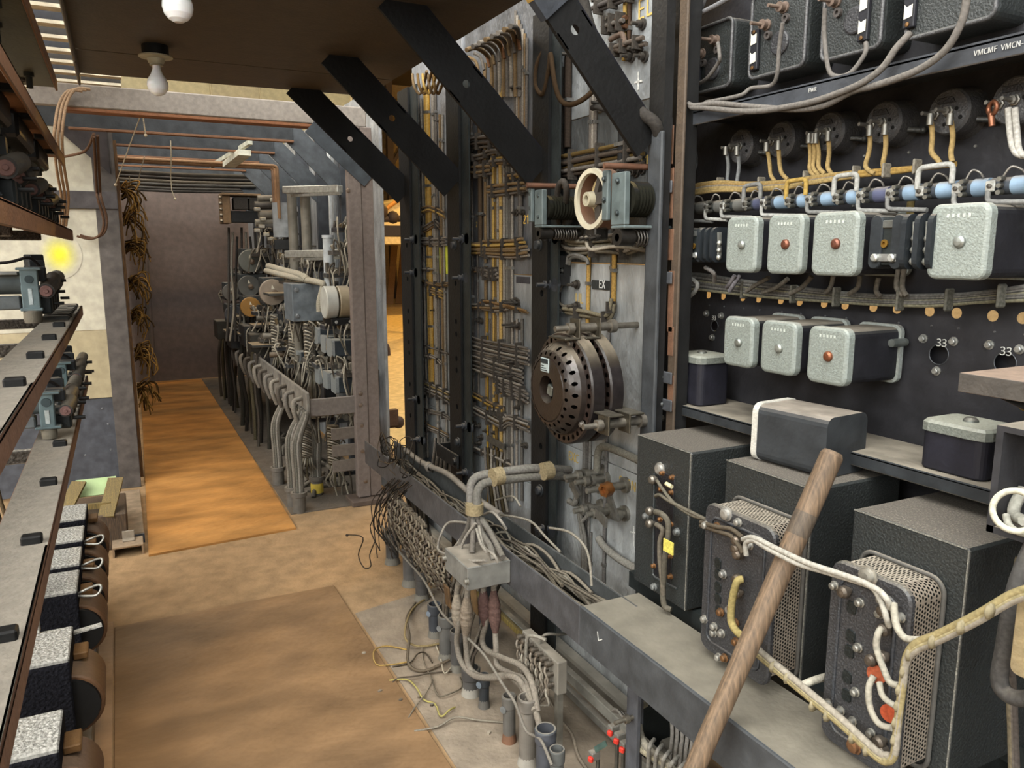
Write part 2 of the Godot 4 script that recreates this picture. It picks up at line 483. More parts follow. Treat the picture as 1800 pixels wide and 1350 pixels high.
func hall() -> void:
	var f := MB.new("947a5a")
	f.bx(Vector3(-7, -0.2, -10.6), Vector3(1.9, 0, 5))
	struct("floor", f, "floor")
	f = MB.new("d8bd86")
	f.bx(Vector3(1.9, -0.2, -10.6), Vector3(12, 0, -5.6)); f.bx(Vector3(-7, -0.2, -26), Vector3(12, 0, -10.6))
	struct("floor", f, "floor")
	f = MB.new("b3aa9a"); f.bx(Vector3(1.9, -0.2, -5.6), Vector3(12, 0, 5)); struct("floor", f, "floor")
	var w := MB.new("a89878")
	w.bx(Vector3(-7.3, 0, -26), Vector3(-7, 7.2, 5)); struct("wall_left", w, "grey")
	w = MB.new("a89878"); w.bx(Vector3(12, 0, -26), Vector3(12.3, 7.2, 5)); struct("wall_right", w, "grey")
	w = MB.new("8a8072"); w.bx(Vector3(-7.3, 0, 5), Vector3(12.3, 7.2, 5.3)); struct("wall_back", w, "grey")
	w = MB.new("7b6a4c"); w.bx(Vector3(-7.3, 0, -26.3), Vector3(12.3, 7.2, -26))
	var far := struct("wall_front", w, "grey")
	for j in 24:                                       # courses of brick in the far gable above the concrete base
		for i in 9:
			var b := MB.new(["8a7650", "7a6844", "957f58"][(i * 7 + j * 5) % 3])
			var x0 := 6.4 + i * 0.34 + (0.17 if j % 2 else 0.0)
			b.bx(Vector3(x0, 3.0 + j * 0.15, -26.0), Vector3(x0 + 0.32, 3.13 + j * 0.15, -25.97))
			struct("brick", b, "cloth", far)
	w = MB.new("a08a60"); w.bx(Vector3(2.5, 0, -26), Vector3(12, 1.9, -25.9)); struct("base_course", w, "grey", far)
	w = MB.new("4a4034")
	w.bx(Vector3(-7.3, 7.0, -26), Vector3(12.3, 7.2, 5.3))
	var ceil_ := struct("ceiling", w, "grey")
	for g in [[-1.5, 0.8, 6.0, 5.0], [-2.2, -7.0, 3.0, 6.0], [3.4, -4.0, 2.0, 9.0]]:
		var gl := MB.new("ffffff")
		gl.bx(Vector3(g[0] - g[2] / 2, 6.96, g[1] - g[3] / 2), Vector3(g[0] + g[2] / 2, 7.0, g[1] + g[3] / 2))
		struct("roof_light", gl, "glaze", ceil_)
	var wn := MB.new("ffffff"); wn.bx(Vector3(-6.99, 2.8, -5.0), Vector3(-6.95, 6.4, 4.0)); struct("window_1", wn, "glaze")
	for i in 10:
		wn = MB.new("3a3a38"); wn.bx(Vector3(-6.95, 2.8, -5.0 + i), Vector3(-6.91, 6.4, -4.95 + i)); struct("glazing_bar", wn, "paint", get_node("window_1"))
	wn = MB.new("ffffff"); wn.bx(Vector3(-5.5, 1.6, 4.96), Vector3(1.5, 5.6, 4.99)); struct("added_window_2", wn, "glaze")  # glowing window added behind the camera to carry the fill light
	for i in 8:
		wn = MB.new("3a3a38"); wn.bx(Vector3(-5.5 + i, 1.6, 4.92), Vector3(-5.45 + i, 5.6, 4.96)); struct("glazing_bar", wn, "paint", get_node("added_window_2"))
	# cabin wall of beige boards behind the far bay
	w = MB.new("b9ab86")
	w.bx(Vector3(-4.5, 2.7, -11.75), Vector3(3.2, 5.2, -11.55))
	var cab := solo("cabin_wall", "high beige panelled wall with seams seen above the long grey cross beam", "wall", w, "grey")
	for i in 12:
		for j in 3:
			var b := MB.new(["857a58", "7f7454", "827756"][(i + j) % 3])
			var x0 := -4.4 + i * 0.632
			b.box(Vector3(x0 + 0.31, 3.05 + j * 0.8, -11.54) - cab.position, Vector3(0.615, 0.785, 0.03), Basis.IDENTITY, 0.006)
			struct("wall_panel", b, "grey", cab)
	w = MB.new("8f6a3c"); w.bx(Vector3(-4.5, 0, -11.75), Vector3(-4.4, 2.7, -11.55)); w.bx(Vector3(3.1, 0, -11.75), Vector3(3.2, 2.7, -11.55))
	struct("cabin_post", w, "paint", cab).position = -cab.position
	# floor sheets of the gangway
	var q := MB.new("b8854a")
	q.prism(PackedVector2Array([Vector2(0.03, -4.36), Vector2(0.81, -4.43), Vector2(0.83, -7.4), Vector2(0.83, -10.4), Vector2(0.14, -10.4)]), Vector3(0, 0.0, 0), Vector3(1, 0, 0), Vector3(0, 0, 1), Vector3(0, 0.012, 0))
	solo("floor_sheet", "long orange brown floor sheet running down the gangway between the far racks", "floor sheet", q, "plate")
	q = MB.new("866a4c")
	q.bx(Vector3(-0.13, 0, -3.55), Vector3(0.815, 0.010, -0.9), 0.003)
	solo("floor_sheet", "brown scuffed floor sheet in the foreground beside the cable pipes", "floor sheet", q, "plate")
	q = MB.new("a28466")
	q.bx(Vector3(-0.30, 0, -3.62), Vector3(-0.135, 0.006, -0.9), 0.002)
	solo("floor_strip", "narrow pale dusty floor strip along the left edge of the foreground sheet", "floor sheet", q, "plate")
	q = MB.new("85796a")
	q.prism(PackedVector2Array([Vector2(0.83, -3.22), Vector2(1.45, -3.36), Vector2(1.45, -0.9), Vector2(0.83, -0.9)]), Vector3.ZERO, Vector3(1, 0, 0), Vector3(0, 0, 1), Vector3(0, 0.006, 0))
	solo("floor_sheet", "pale dusty floor sheet under the loose cables and pipe stubs", "floor sheet", q, "floor")
	q = MB.new("5f584e"); q.prism(PackedVector2Array([Vector2(0.835, -4.7), Vector2(1.46, -4.7), Vector2(1.46, -10.4), Vector2(0.835, -10.4)]), Vector3.ZERO, Vector3(1, 0, 0), Vector3(0, 0, 1), Vector3(0, 0.006, 0))
	solo("floor_sheet", "grimy dark grey floor sheet under the equipment of the far bay", "floor sheet", q, "floor")
	# partition closing the far gangway
	q = MB.new("574b43")
	q.bx(Vector3(-0.2, 0, -10.55), Vector3(1.6, 2.36, -10.5))
	var pt := thing("end_partition", "plain brown grey steel partition closing the far end of the gangway", "partition")
	part(pt, "sheet", q, "grey")
	q = MB.new("4b4039"); q.bx(Vector3(0.27, 0, -10.5), Vector3(0.30, 2.36, -10.49)); q.bx(Vector3(0.33, 0, -10.5), Vector3(0.335, 2.36, -10.49)); part(pt, "seam_strip", q, "grey")
	# things far down the hall, seen through the gap between the frames
	var t := thing("hall_machine", "dark rusty machine part standing far down the hall behind the grey post", "machine")
	q = MB.new("2b2522", 0.3)
	q.bx(Vector3(4.1, 1.85, -14.4), Vector3(5.3, 2.05, -14.0), 0.02); q.cyl(Vector3(4.2, 1.45, -14.2), Vector3(4.2, 1.95, -14.2), 0.14); q.cyl(Vector3(4.9, 1.3, -14.2), Vector3(4.9, 1.9, -14.2), 0.1); part(t, "casting", q, "rust")
	q = MB.new("2b2522"); q.bx(Vector3(4.1, 0, -14.3), Vector3(4.25, 1.5, -14.1)); q.bx(Vector3(5.1, 0, -14.3), Vector3(5.25, 1.85, -14.1)); part(t, "leg", q, "rust")
	q = MB.new("3a2c24"); q.cyl(Vector3(3.9, 2.15, -14.1), Vector3(5.4, 2.2, -14.1), 0.06); q.ball(Vector3(4.35, 2.3, -14.1), 0.16); q.ball(Vector3(4.6, 2.2, -14.1), 0.12); part(t, "shaft", q, "rust")
	q = MB.new("d8c9a4")
	q.prism(PackedVector2Array([Vector2(0, 1.75), Vector2(2.6, 1.75), Vector2(2.6, 3.0), Vector2(1.4, 2.98), Vector2(0.6, 2.75), Vector2(0.1, 2.35)]), Vector3(5.45, 0, -18.2), Vector3(1, 0, 0), Vector3(0, 1, 0), Vector3(0, 0, -4))
	t = thing("cream_vehicle", "cream bodied vehicle with a curved roof parked far down the hall", "vehicle")
	part(t, "body", q, "grey")
	q = MB.new("c08a4a"); q.tube(MB.smooth(p3("5.55 2.37 -18.15 6.05 2.77 -18.15 6.85 3.0 -18.15 8.05 3.02 -18.15"), 3), 0.05, 6); part(t, "roof_edge", q, "grey")
	q = MB.new("3a3530"); q.bx(Vector3(5.6, 0.0, -19.2), Vector3(5.75, 1.75, -19.0)); part(t, "stand_leg", q, "grey"); q = MB.new("3a3530"); q.bx(Vector3(7.6, 0, -19.2), Vector3(7.75, 1.75, -19.0)); part(t, "stand_leg", q, "grey")
	for i in 3:
		q = MB.new(["b58d5c", "a07a4c", "c49a66"][i])
		var d := i * 0.28
		q.bar(Vector3(7.2 + d, 0, -22.6), Vector3(7.75 + d, 2.0 - i * 0.3, -23.6), 0.2, 0.05, Vector3(0, 0.4, 1))
		solo("timber_plank", "pale timber plank leaning far down the hall, %s of the three" % ["tallest", "middle", "shortest"][i], "plank", q, "wood")
	for k in 3:                                        # roof columns and ties in the distance
		q = MB.new("3b2f28")
		q.bx(Vector3(6.2 + k * 1.9, 0, -25.4), Vector3(6.4 + k * 1.9, 7, -25.2)); q.bar(Vector3(6.3 + k * 1.9, 4.2, -25.3), Vector3(7.6 + k * 1.9, 6.6, -25.3), 0.1, 0.1)
		solo("roof_column", "dark steel roof column with a slanted tie by the far brick wall, %s from the left" % ["first", "second", "third"][k], "column", q, "rust", "roof columns by the far wall")
	# lattice of slats over the left rack
	for i in 3:
		var hl := thing("high_bay_lamp", "sodium high bay lamp hanging under the hall roof, %s from the camera" % ["first", "second", "third"][i], "lamp")
		var hb := MB.new("4a4a48"); hb.lathe(LAMPS[i] + Vector3(0, -0.15, 0), Vector3.UP, [[0.24, 0], [0.25, 0.0], [0.12, 0.22], [0.05, 0.28], [0.03, 0.4], [0.0, 0.4]], 24); part(hl, "reflector", hb, "paint")
		hb = MB.new("333333"); hb.cyl(LAMPS[i] + Vector3(0, 0.2, 0), Vector3(LAMPS[i].x, 7.0, LAMPS[i].z), 0.012, -1.0, 6); part(hl, "stem", hb, "paint")
		hb = MB.new("ffffff"); hb.ball(LAMPS[i] + Vector3(0, -0.04, 0), 0.06, 12); part(hl, "bulb", hb, "sodium")
	for i in 14:
		var z := -2.3 - i * 0.27
		q = MB.new("22252a" if i % 2 else "2d2a26", 0.0)
		q.bx(Vector3(-1.4, 2.60, z - 0.02), Vector3(0.1, 2.66, z)); q.k("cfc4ac"); q.bx(Vector3(-1.4, 2.585, z - 0.05), Vector3(0.1, 2.60, z + 0.02)); q.k("4a443c"); q.bx(Vector3(-1.4, 2.63, z - 0.12), Vector3(0.1, 2.65, z - 0.11))
		solo("ceiling_slat", "dark flat slat with a pale lip above the left rack, %s from the camera" % ORD[i], "slat", q, "paint", "slats above the left rack")

func column(name_: String, label: String, z0: float, z1: float, z2: float, holes: Array, bolts: Array, sb: Array) -> void:
	var t := thing("steel_column", label, "column")
	var q := MB.new("161617", 0.2)
	# front flange, pierced: built round its holes as stacked pieces
	var zc := (z0 + z1) * 0.5 + 0.02
	var ys := []
	for h in holes: ys.append(onx(h[0], h[1], CX).y)
	ys.sort()
	var y := 0.0
	for h in ys:
		q.bx(Vector3(CX, y, z0), Vector3(CX + 0.012, h - 0.016, z1)); y = h + 0.016
		var fn := func(a: float, b: float) -> Vector3: return Vector3(CX, h - 0.016 + b * 0.032, zc - 0.016 + a * 0.032)
		q.perf(fn, 1, 1, 0.8, 0.8, false, 16)
		q.bx(Vector3(CX, h - 0.016, z0), Vector3(CX + 0.012, h + 0.016, zc - 0.016)); q.bx(Vector3(CX, h - 0.016, zc + 0.016), Vector3(CX + 0.012, h + 0.016, z1))
	q.bx(Vector3(CX, y, z0), Vector3(CX + 0.012, 2.44, z1))
	part(t, "flange", q, "paint")
	q = MB.new("1c1d1f", 0.2); q.bx(Vector3(CX + 0.012, 0, z0), Vector3(GX + 0.05, 2.44, z0 + 0.012)); part(t, "web", q, "paint")
	q = MB.new("2a2b2d", 0.3); q.bx(Vector3(CX + 0.014, 0, z1 - 0.01), Vector3(CX + 0.022, 2.44, z2)); part(t, "edge_angle", q, "paint")
	for b in bolts:
		q = MB.new("34363a", 0.5); q.bolt(onx(b[0], b[1], CX), Vector3.LEFT, 0.018, 0.018); part(t, "bolt", q, "paint")
	for b in sb:
		q = MB.new("3a3c40", 0.5)
		var p := onx(b[0], b[1], CX + 0.014)
		q.bolt(p, Vector3.LEFT, 0.016, 0.02); q.cyl(p, p + Vector3(-0.05, 0, 0), 0.008, -1.0, 6); q.cyl(p + Vector3(0.0, 0, 0.045), p + Vector3(0.012, 0, 0.045), 0.026, -1.0, 10)
		part(t, "side_bolt", q, "paint")

func brace(label: String, z: float, x0: float, y0: float, x1: float, y1: float, w: float, hole: Vector2, sleeve := false) -> void:
	var t := thing("knee_brace", label, "brace")
	var q := MB.new("0f1011", 0.4)
	var a := Vector3(x0, y0, z)
	var b := Vector3(x1, y1, z)
	var d := (b - a).normalized()
	var e := Vector3(-d.y, d.x, 0)
	var hp := onz(hole.x, hole.y, z)
	var s := clampf((hp - a).dot(d), 0.1, a.distance_to(b) - 0.1)
	var L := a.distance_to(b)
	q.bar(a, a + d * (s - 0.025), w, 0.014, Vector3(0, 0, 1)); q.bar(a + d * (s + 0.025), b, w, 0.014, Vector3(0, 0, 1))
	var fn := func(u: float, v: float) -> Vector3: return a + d * (s - 0.025 + v * 0.05) + e * (u - 0.5) * w + Vector3(0, 0, 0.007)
	q.perf(fn, 1, 1, 0.026 / w, 0.55, false, 16)
	q.bar(a + d * (s - 0.025) + e * w * 0.48, a + d * (s + 0.025) + e * w * 0.48, 0.006, 0.014, Vector3(0, 0, 1)); q.bar(a + d * (s - 0.025) - e * w * 0.48, a + d * (s + 0.025) - e * w * 0.48, 0.006, 0.014, Vector3(0, 0, 1))
	part(t, "flat_bar", q, "paint")
	q = MB.new("141517", 0.5); q.bar(a - e * w * 0.5 + Vector3(0, 0, -0.03), b - e * w * 0.5 + Vector3(0, 0, -0.03), 0.012, 0.07, Vector3(0, 0, 1)); part(t, "stiffening_flange", q, "paint")
	if sleeve:
		q = MB.new("33373b", 0.3); q.bar(a + d * L * 0.70, a + d * L * 0.79, w + 0.015, 0.03, Vector3(0, 0, 1)); part(t, "clamp_band", q, "paint", "grey clamp band round the brace")
		q = MB.new("a98a4c"); q.bar(a + d * L * 0.79, a + d * L * 0.805, w + 0.017, 0.032, Vector3(0, 0, 1)); part(t, "band_edge", q, "cloth")

func near_frame() -> void:
	column("a", "slim dark steel column with a row of round holes beside the bright gap", -4.227, -4.064, -3.965, [[713, 431], [714, 490], [716, 546], [717, 565], [718, 601], [719, 620], [720, 675], [721, 730]], [], [[726, 421], [726, 479], [731, 701], [737, 772]])
	column("b", "second dark steel column from the bright gap, between the two narrow wiring panels", -3.53, -3.382, -3.302, [[799, 498], [800, 565], [801, 587], [802, 630], [803, 651], [804, 715]], [[797, 158], [799, 431], [806, 777]], [[813, 420], [812, 488], [818, 748], [819, 830]])
	column("c", "wide dark steel column left of the double perforated disc", -2.67, -2.549, -2.494, [[947, 515], [947, 783]], [[948, 431], [950, 862], [950, 938]], [[965, 417], [964, 500], [960, 927]])
	var t := thing("steel_column", "dark steel column at the left edge of the black relay panel, cable trunking clamped along it", "column")
	var q := MB.new("1f2021", 0.3)
	q.bx(Vector3(CX, 0.0, -1.945), Vector3(CX + 0.014, 3.1, -1.885)); q.bx(Vector3(CX, 0, -1.89), Vector3(CX + 0.03, 3.1, -1.875)); part(t, "flange", q, "paint")
	q = MB.new("3f4143"); q.bx(Vector3(CX - 0.012, 0.3, -1.93), Vector3(CX + 0.002, 1.935, -1.865), 0.004); part(t, "cover_strip", q, "paint", "lighter grey cover strip")
	brace("knee brace nearest the bright gap, lowest of the four slanted black bars", -4.15, 1.426, 1.90, 0.86, 2.42, 0.13, Vector2(619, 240))
	brace("second slanted black knee brace from the bright gap", -3.40, 1.40, 1.89, 0.86, 2.41, 0.13, Vector2(693, 203))
	brace("third slanted black knee brace, crossing in front of the wide wiring panel", -2.60, 1.41, 1.88, 0.86, 2.42, 0.13, Vector2(827, 139))
	brace("nearest slanted knee brace with a clamp band and a cable strapped to it", -1.92, 1.40, 1.90, 0.97, 2.38, 0.105, Vector2(1012, 50), true)
	# thick hose behind the nearest brace
	q = MB.new("3a3734"); q.hose(pxx("1015 -60 1.30 1030 25 1.30 1045 70 1.31 1075 130 1.33 1120 190 1.37 1150 215 1.40 1158 235 1.42"), 0.018, 8, 5)
	solo("flexible_hose", "thick grey hose curving down beside the nearest knee brace", "hose", q, "cloth")
	q = MB.new("3a2d20"); q.hose(pxx("968 70 1.44 945 110 1.42 942 150 1.42 955 165 1.42 965 120 1.42 968 95 1.42 975 145 1.40 985 175 1.40 1000 184 1.40 1020 178 1.41 1042 160 1.44 1049 144 1.46"), 0.009, 7, 4)
	solo("drooping_cable", "brown cable drooping in a loop between the two nearest braces", "cable", q, "cloth")
	# canopy of two steel sheets with rolled edges
	for k in 2:
		var z0: float = [-3.74, -4.24][k]
		var z1: float = [-2.1, -3.76][k]
		t = thing("canopy_sheet", ["dark olive steel canopy sheet overhead carrying the nearer bulb", "dark olive steel canopy sheet overhead carrying the farther bulb"][k], "canopy")
		q = MB.new("4a3f30")
		q.prism(PackedVector2Array([Vector2(-0.09, z1), Vector2(1.24, z1), Vector2(1.24, z0 + k * 0.06), Vector2(-0.09, z0)]), Vector3(0, 2.40, 0), Vector3(1, 0, 0), Vector3(0, 0, 1), Vector3(0, 0.012, 0))
		part(t, "sheet", q, "grey")
		q = MB.new("4a3f30")
		q.bx(Vector3(-0.10, 2.345, z0), Vector3(-0.088, 2.412, z1), 0.004); part(t, "side_lip", q, "grey")
		q = MB.new("4a3f30"); q.bar(Vector3(-0.09, 2.435, z0), Vector3(1.24, 2.435, z0 + k * 0.06), 0.012, 0.07, Vector3.UP); part(t, "end_lip", q, "grey")
		var bz: float = [-2.423, -3.56][k]
		var bx_: float = [0.198, 0.197][k]
		t = thing("lamp_fitting", ["frosted bulb in a batten holder at the top edge of the picture", "frosted bulb in a black batten holder under the farther canopy sheet"][k], "lamp")
		q = MB.new("1c1a18"); q.lathe(Vector3(bx_, 2.40, bz), Vector3.DOWN, [[0.050, 0.0], [0.050, 0.036], [0.045, 0.04], [0.0, 0.04]], 20); part(t, "base", q, "paint")
		q = MB.new("b9b39c"); q.lathe(Vector3(bx_, 2.40, bz), Vector3.DOWN, [[0.0, 0.04], [0.064, 0.04], [0.064, 0.045], [0.034, 0.05], [0.029, 0.066], [0.024, 0.07], [0.026, 0.076], [0.0, 0.076]], 20); part(t, "holder", q, "paint")
		q = MB.new("ffffff"); q.lathe(Vector3(bx_, 2.40, bz), Vector3.DOWN, [[0.015, 0.076], [0.016, 0.09], [0.023, 0.108], [0.034, 0.125], [0.039, 0.14], [0.040, 0.152], [0.036, 0.168], [0.026, 0.181], [0.012, 0.189], [0.0, 0.19]], 24); part(t, "bulb", q, "bulb")
	# long cross beam of the far frame
	t = thing("cross_beam", "long dusty mauve grey beam over the entrance of the far bay", "beam")
	q = MB.new("827a72", 0.3)
	q.bx(Vector3(-0.34, 2.325, -4.78), Vector3(1.395, 2.44, -4.74), 0.006); part(t, "web", q, "rust")
	q = MB.new("7a4c2c"); q.bx(Vector3(-0.2, 2.305, -4.83), Vector3(1.395, 2.325, -4.745), 0.004); part(t, "lower_flange", q, "rust", "rusty lower flange")
	t = thing("frame_post", "tall mauve grey post of two joined channels at the front of the far bay", "post")
	q = MB.new("6e625c"); q.bx(Vector3(1.265, 0.04, -4.78), Vector3(1.345, 2.325, -4.72), 0.004); part(t, "post_channel", q, "rust")
	q = MB.new("6a5e58"); q.bx(Vector3(1.347, 0.04, -4.79), Vector3(1.42, 2.325, -4.725), 0.004); part(t, "post_channel", q, "rust")
	for p in pz("634 692 634 712 636 748 637 793 643 846 612 335", -4.72):
		q = MB.new("8a7a6c"); q.lathe(p, Vector3(0, 0, 1), [[0.014, 0], [0.012, 0.004], [0, 0.006]], 10); part(t, "screw", q, "metal")
	q = MB.new("55493e"); q.bx(Vector3(1.21, 0, -4.84), Vector3(1.50, 0.035, -4.66), 0.004); part(t, "foot_channel", q, "rust")
	q = MB.new("3c4045"); q.bx(Vector3(1.10, 2.24, -4.74), Vector3(1.16, 2.30, -4.72))
	q.bar(Vector3(1.06, 2.315, -4.72), Vector3(1.40, 2.02, -4.72), 0.11, 0.01, Vector3(0, 0, 1)); part(t, "corner_gusset", q, "paint")

const YEL := "ad8f52"
const GRW := "8a8379"
const DKW := "67615a"
const BRW := "77644a"
var clips := {}
func vwire(o: Node3D, u: float, v0: float, v1: float, r: float, col: String, out := 0.0) -> void:    # a wire down the panel at column u (read at v = 500)
	var z := onx(u, 500, GX - out).z
	var y0 := onx(u, v0, GX - out).y
	var y1 := onx(u, v1, GX - out).y
	var q := MB.new(col)
	var x := GX - r - out
	var n := int(clampf(absf(y0 - y1) / 0.12, 2, 14))
	var pts := []
	for i in n + 1: pts.append(Vector3(x, lerpf(y0, y1, float(i) / n), z + rng.randf_range(-0.0016, 0.0016)))
	q.tube(pts, r, 6)
	part(o, "wire", q, "cloth")
	if not clips.has(o): clips[o] = MB.new("8d8c88")
	var c: MB = clips[o]
	for i in n:
		if i % 3 == 1: c.bx(Vector3(x - r * 1.1, pts[i].y - 0.006, z - r * 1.3), Vector3(GX, pts[i].y + 0.006, z + r * 1.3))
func ribbon(o: Node3D, s: String, n: int, r: float, cols: Array, out := 0.0, ties := 3) -> void:     # n wires laced flat along a pixel path
	var p := px(s, GX - out)
	for i in n:
		var q := MB.new(cols[i % cols.size()])
		var pts := []
		for k in p.size():
			var w: Vector3 = p[k] + Vector3(-r - (r * 1.5 if i % 2 else 0.0), (i - (n - 1) * 0.5) * r * 1.65 + rng.randf_range(-r, r) * 0.5, 0)
			pts.append(w)
		q.tube(MB.smooth(pts, 4), r, 5)
		part(o, "wire", q, "cloth")
	for t in ties:
		var f := (t + 0.5) / ties * (p.size() - 1)
		var a: Vector3 = p[int(f)].lerp(p[mini(int(f) + 1, p.size() - 1)], f - int(f))
		var q := MB.new("46423c")
		q.bx(a + Vector3(-r * 4.4, -n * r - 0.004, -0.004), a + Vector3(0, n * r + 0.004, 0.004)); part(o, "lacing", q, "cloth")
func pstud(o: Node3D, u: float, v: float, l := 0.03, r := 0.010, col := "5c5852") -> void:
	var q := MB.new(col, 0.4)
	var p := onx(u, v, GX)
	q.cyl(p, p + Vector3(-0.008, 0, 0), r * 1.5, -1.0, 8); q.stud(p, Vector3.LEFT, r, l); part(o, "terminal_stud", q, "metal")
func backplate(o: Node3D, z0: float, z1: float, cuts: Array, cols: Array) -> void:
	for i in cols.size():
		var q := MB.new(cols[i])
		q.box(Vector3(GX + 0.012, (cuts[i] + cuts[i + 1]) * 0.5, (z0 + z1) * 0.5), Vector3(0.024, cuts[i + 1] - cuts[i] - 0.003, z1 - z0), Basis.IDENTITY, 0.0015)
		part(o, "slate_plate", q, "slate")

func wiring_panels() -> void:
	var sm := mat("slate", 0.42, 0.0, 0.66, 1.0, 0.9, 0.01, 0.25, 0.5)
	sm.uv1_scale = Vector3(1.6, 0.7, 1.6)
	# narrow panel by the gap
	var A := thing("wiring_panel", "narrow grey wiring panel beside the bright gap, a yellow cable bundle down it", "panel")
	backplate(A, -4.21, -3.52, [0.02, 0.75, 1.55, 2.75], ["8a8d8e", "7c7f80", "84868a"])
	for w in [[733, 190, 790, 0.006, "8a4a26", 0.03], [739, 200, 800, 0.006, GRW, 0.0], [743, 160, 800, 0.006, DKW, 0.0], [748, 170, 800, 0.006, GRW, 0.0], [769, 150, 780, 0.009, GRW, 0.0], [773, 150, 690, 0.007, DKW, 0.0], [780, 200, 700, 0.008, BRW, 0.0], [784, 200, 760, 0.007, GRW, 0.0], [765, 300, 690, 0.006, GRW, 0.0]]:
		vwire(A, w[0], w[1], w[2], w[3], w[4], w[5])
	for i in 5: vwire(A, 753.5 + i * 1.9, 150, 690, 0.0055, [YEL, "a17c38", "b0935a"][i % 3])
	ribbon(A, "735 412 750 402 768 392 775 398", 4, 0.005, [BRW, DKW], 0.012, 2)
	ribbon(A, "733 376 745 371 757 366 772 372 784 378", 4, 0.005, [BRW, YEL, DKW], 0.015, 2)
	ribbon(A, "735 425 752 424 770 425 786 424", 5, 0.005, [GRW, DKW], 0.015, 3)
	ribbon(A, "744 494 760 499 775 501 790 500", 3, 0.004, [BRW], 0.015, 3)
	ribbon(A, "733 472 745 474 765 473", 2, 0.004, [GRW], 0.015, 2)
	ribbon(A, "757 510 765 512 780 518", 5, 0.005, [YEL, BRW], 0.012, 2)
	ribbon(A, "747 606 765 613 790 622", 2, 0.004, [DKW], 0.016, 2)
	ribbon(A, "750 625 765 628 778 640", 3, 0.004, [GRW], 0.016, 2)
	ribbon(A, "745 678 760 684 775 690 792 700", 7, 0.0055, [GRW, DKW, "7a6a48"], 0.012, 4)
	ribbon(A, "748 720 762 724 778 728 792 735", 4, 0.004, [GRW, DKW], 0.016, 2)
	ribbon(A, "745 742 757 752 772 758 790 768", 6, 0.004, [GRW, DKW, BRW], 0.016, 2)
	for p in [[746, 245], [775, 213], [744, 388], [770, 390], [740, 542], [768, 545], [741, 580], [748, 696]]: pstud(A, p[0], p[1], 0.04, 0.008)
	for i in 12:
		var q := MB.new([GRW, DKW, "2e2c2a"][i % 3])
		q.hose(px("%d 770 %d 790 %d 825" % [764 + i * 2, 763 + i * 2.2, 758 + i * 2.6], GX - 0.03), 0.0055, 5); part(A, "wire", q, "cloth")
	for k in 5:
		var q := MB.new([BRW, "6d5637", YEL][k % 3])
		q.hose(pxx("%d 130 1.40 %d 152 1.40 %d 165 1.43 %d 150 1.42 %d 125 1.36" % [725 + k * 9, 728 + k * 9, 738 + k * 8, 745 + k * 8, 750 + k * 9]), 0.007, 6); part(A, "loose_wire", q, "cloth")
	var q := MB.new("1e1f21", 0.4); q.bx(Vector3(1.40, 0.88, -3.78), Vector3(1.42, 0.94, -3.40), 0.004)
	var wy := onx(770, 790, 1.41)
	q = MB.new("1e1f21", 0.5); q.bx(Vector3(1.40, wy.y - 0.035, wy.z), Vector3(1.412, wy.y + 0.035, -3.395), 0.003); q.bx(Vector3(1.40, wy.y - 0.035, wy.z), Vector3(1.5, wy.y + 0.035, wy.z + 0.02), 0.003)
	q.bolt(Vector3(1.40, wy.y, -3.42), Vector3.LEFT, 0.016, 0.014)
	part(A, "strap_bracket", q, "paint", "black strap bracket bolted to the column")
	q = MB.new("b7bd3e"); q.bx(onx(762, 480, GX) + Vector3(-0.0015, 0, 0), onx(789, 432, GX)); part(A, "paint_patch", q, "grey", "yellow green paint patch")
	# wide panel
	var B := thing("wiring_panel", "wide wiring panel in the middle, crowded with laced grey and yellow wires", "panel")
	backplate(B, -3.48, -2.66, [0.02, 0.62, 1.50, 2.75], ["8d9092", "85888a", "5a5c5f"])  # upper plate: darker slate with some canopy shade put into its colour
	for w in [[829, 185, 900, 0.008, YEL, 0.0], [833, 185, 700, 0.006, DKW, 0.0], [846, 180, 430, 0.007, DKW, 0.0], [849, 150, 430, 0.011, "4e4233", 0.0], [857, 110, 700, 0.008, BRW, 0.0], [861, 240, 430, 0.006, DKW, 0.0], [867, 200, 900, 0.006, DKW, 0.0], [871, 130, 900, 0.008, YEL, 0.0], [875, 110, 900, 0.008, "6b5631", 0.0], [879, 200, 600, 0.008, GRW, 0.0], [884, 130, 900, 0.009, "b3955a", 0.0], [889, 240, 880, 0.007, GRW, 0.0], [895, 250, 880, 0.008, "6d6a64", 0.0], [899, 250, 880, 0.008, "5b5852", 0.0], [903, 250, 880, 0.007, GRW, 0.0], [911, 560, 880, 0.006, GRW, 0.0], [919, 290, 440, 0.010, DKW, 0.0], [921, 560, 880, 0.007, "5e5a55", 0.0], [842, 440, 700, 0.006, DKW, 0.0], [858, 540, 900, 0.006, "97772f", 0.0], [863, 560, 880, 0.006, DKW, 0.0]]:
		vwire(B, w[0], w[1], w[2], w[3], w[4], w[5])
	for i in 7: vwire(B, 908.0 + i * 3.2, 20 + i * 8, 250, 0.006, [DKW, GRW, BRW][i % 3])
	for w in [["820 254 845 249 880 246", 5, [DKW, "4a4238"]], ["822 300 843 299 866 296", 5, [DKW, BRW]], ["826 279 850 276 868 266 900 268", 2, [DKW]], ["866 285 885 283 905 280 912 275", 3, [BRW, DKW, YEL]], ["862 337 885 334 912 331 930 328", 4, [DKW, BRW]], ["893 312 910 310 930 306", 2, [YEL, BRW]], ["820 437 840 436 870 436 912 435", 5, [YEL, BRW, "8a6c34"]], ["855 427 880 427 905 425 925 423", 2, [YEL, BRW]], ["846 443 875 444 905 445 932 441", 4, [GRW, BRW]], ["852 480 868 482 878 481", 4, [GRW, DKW]], ["828 472 845 473 850 477", 1, [DKW]]]:
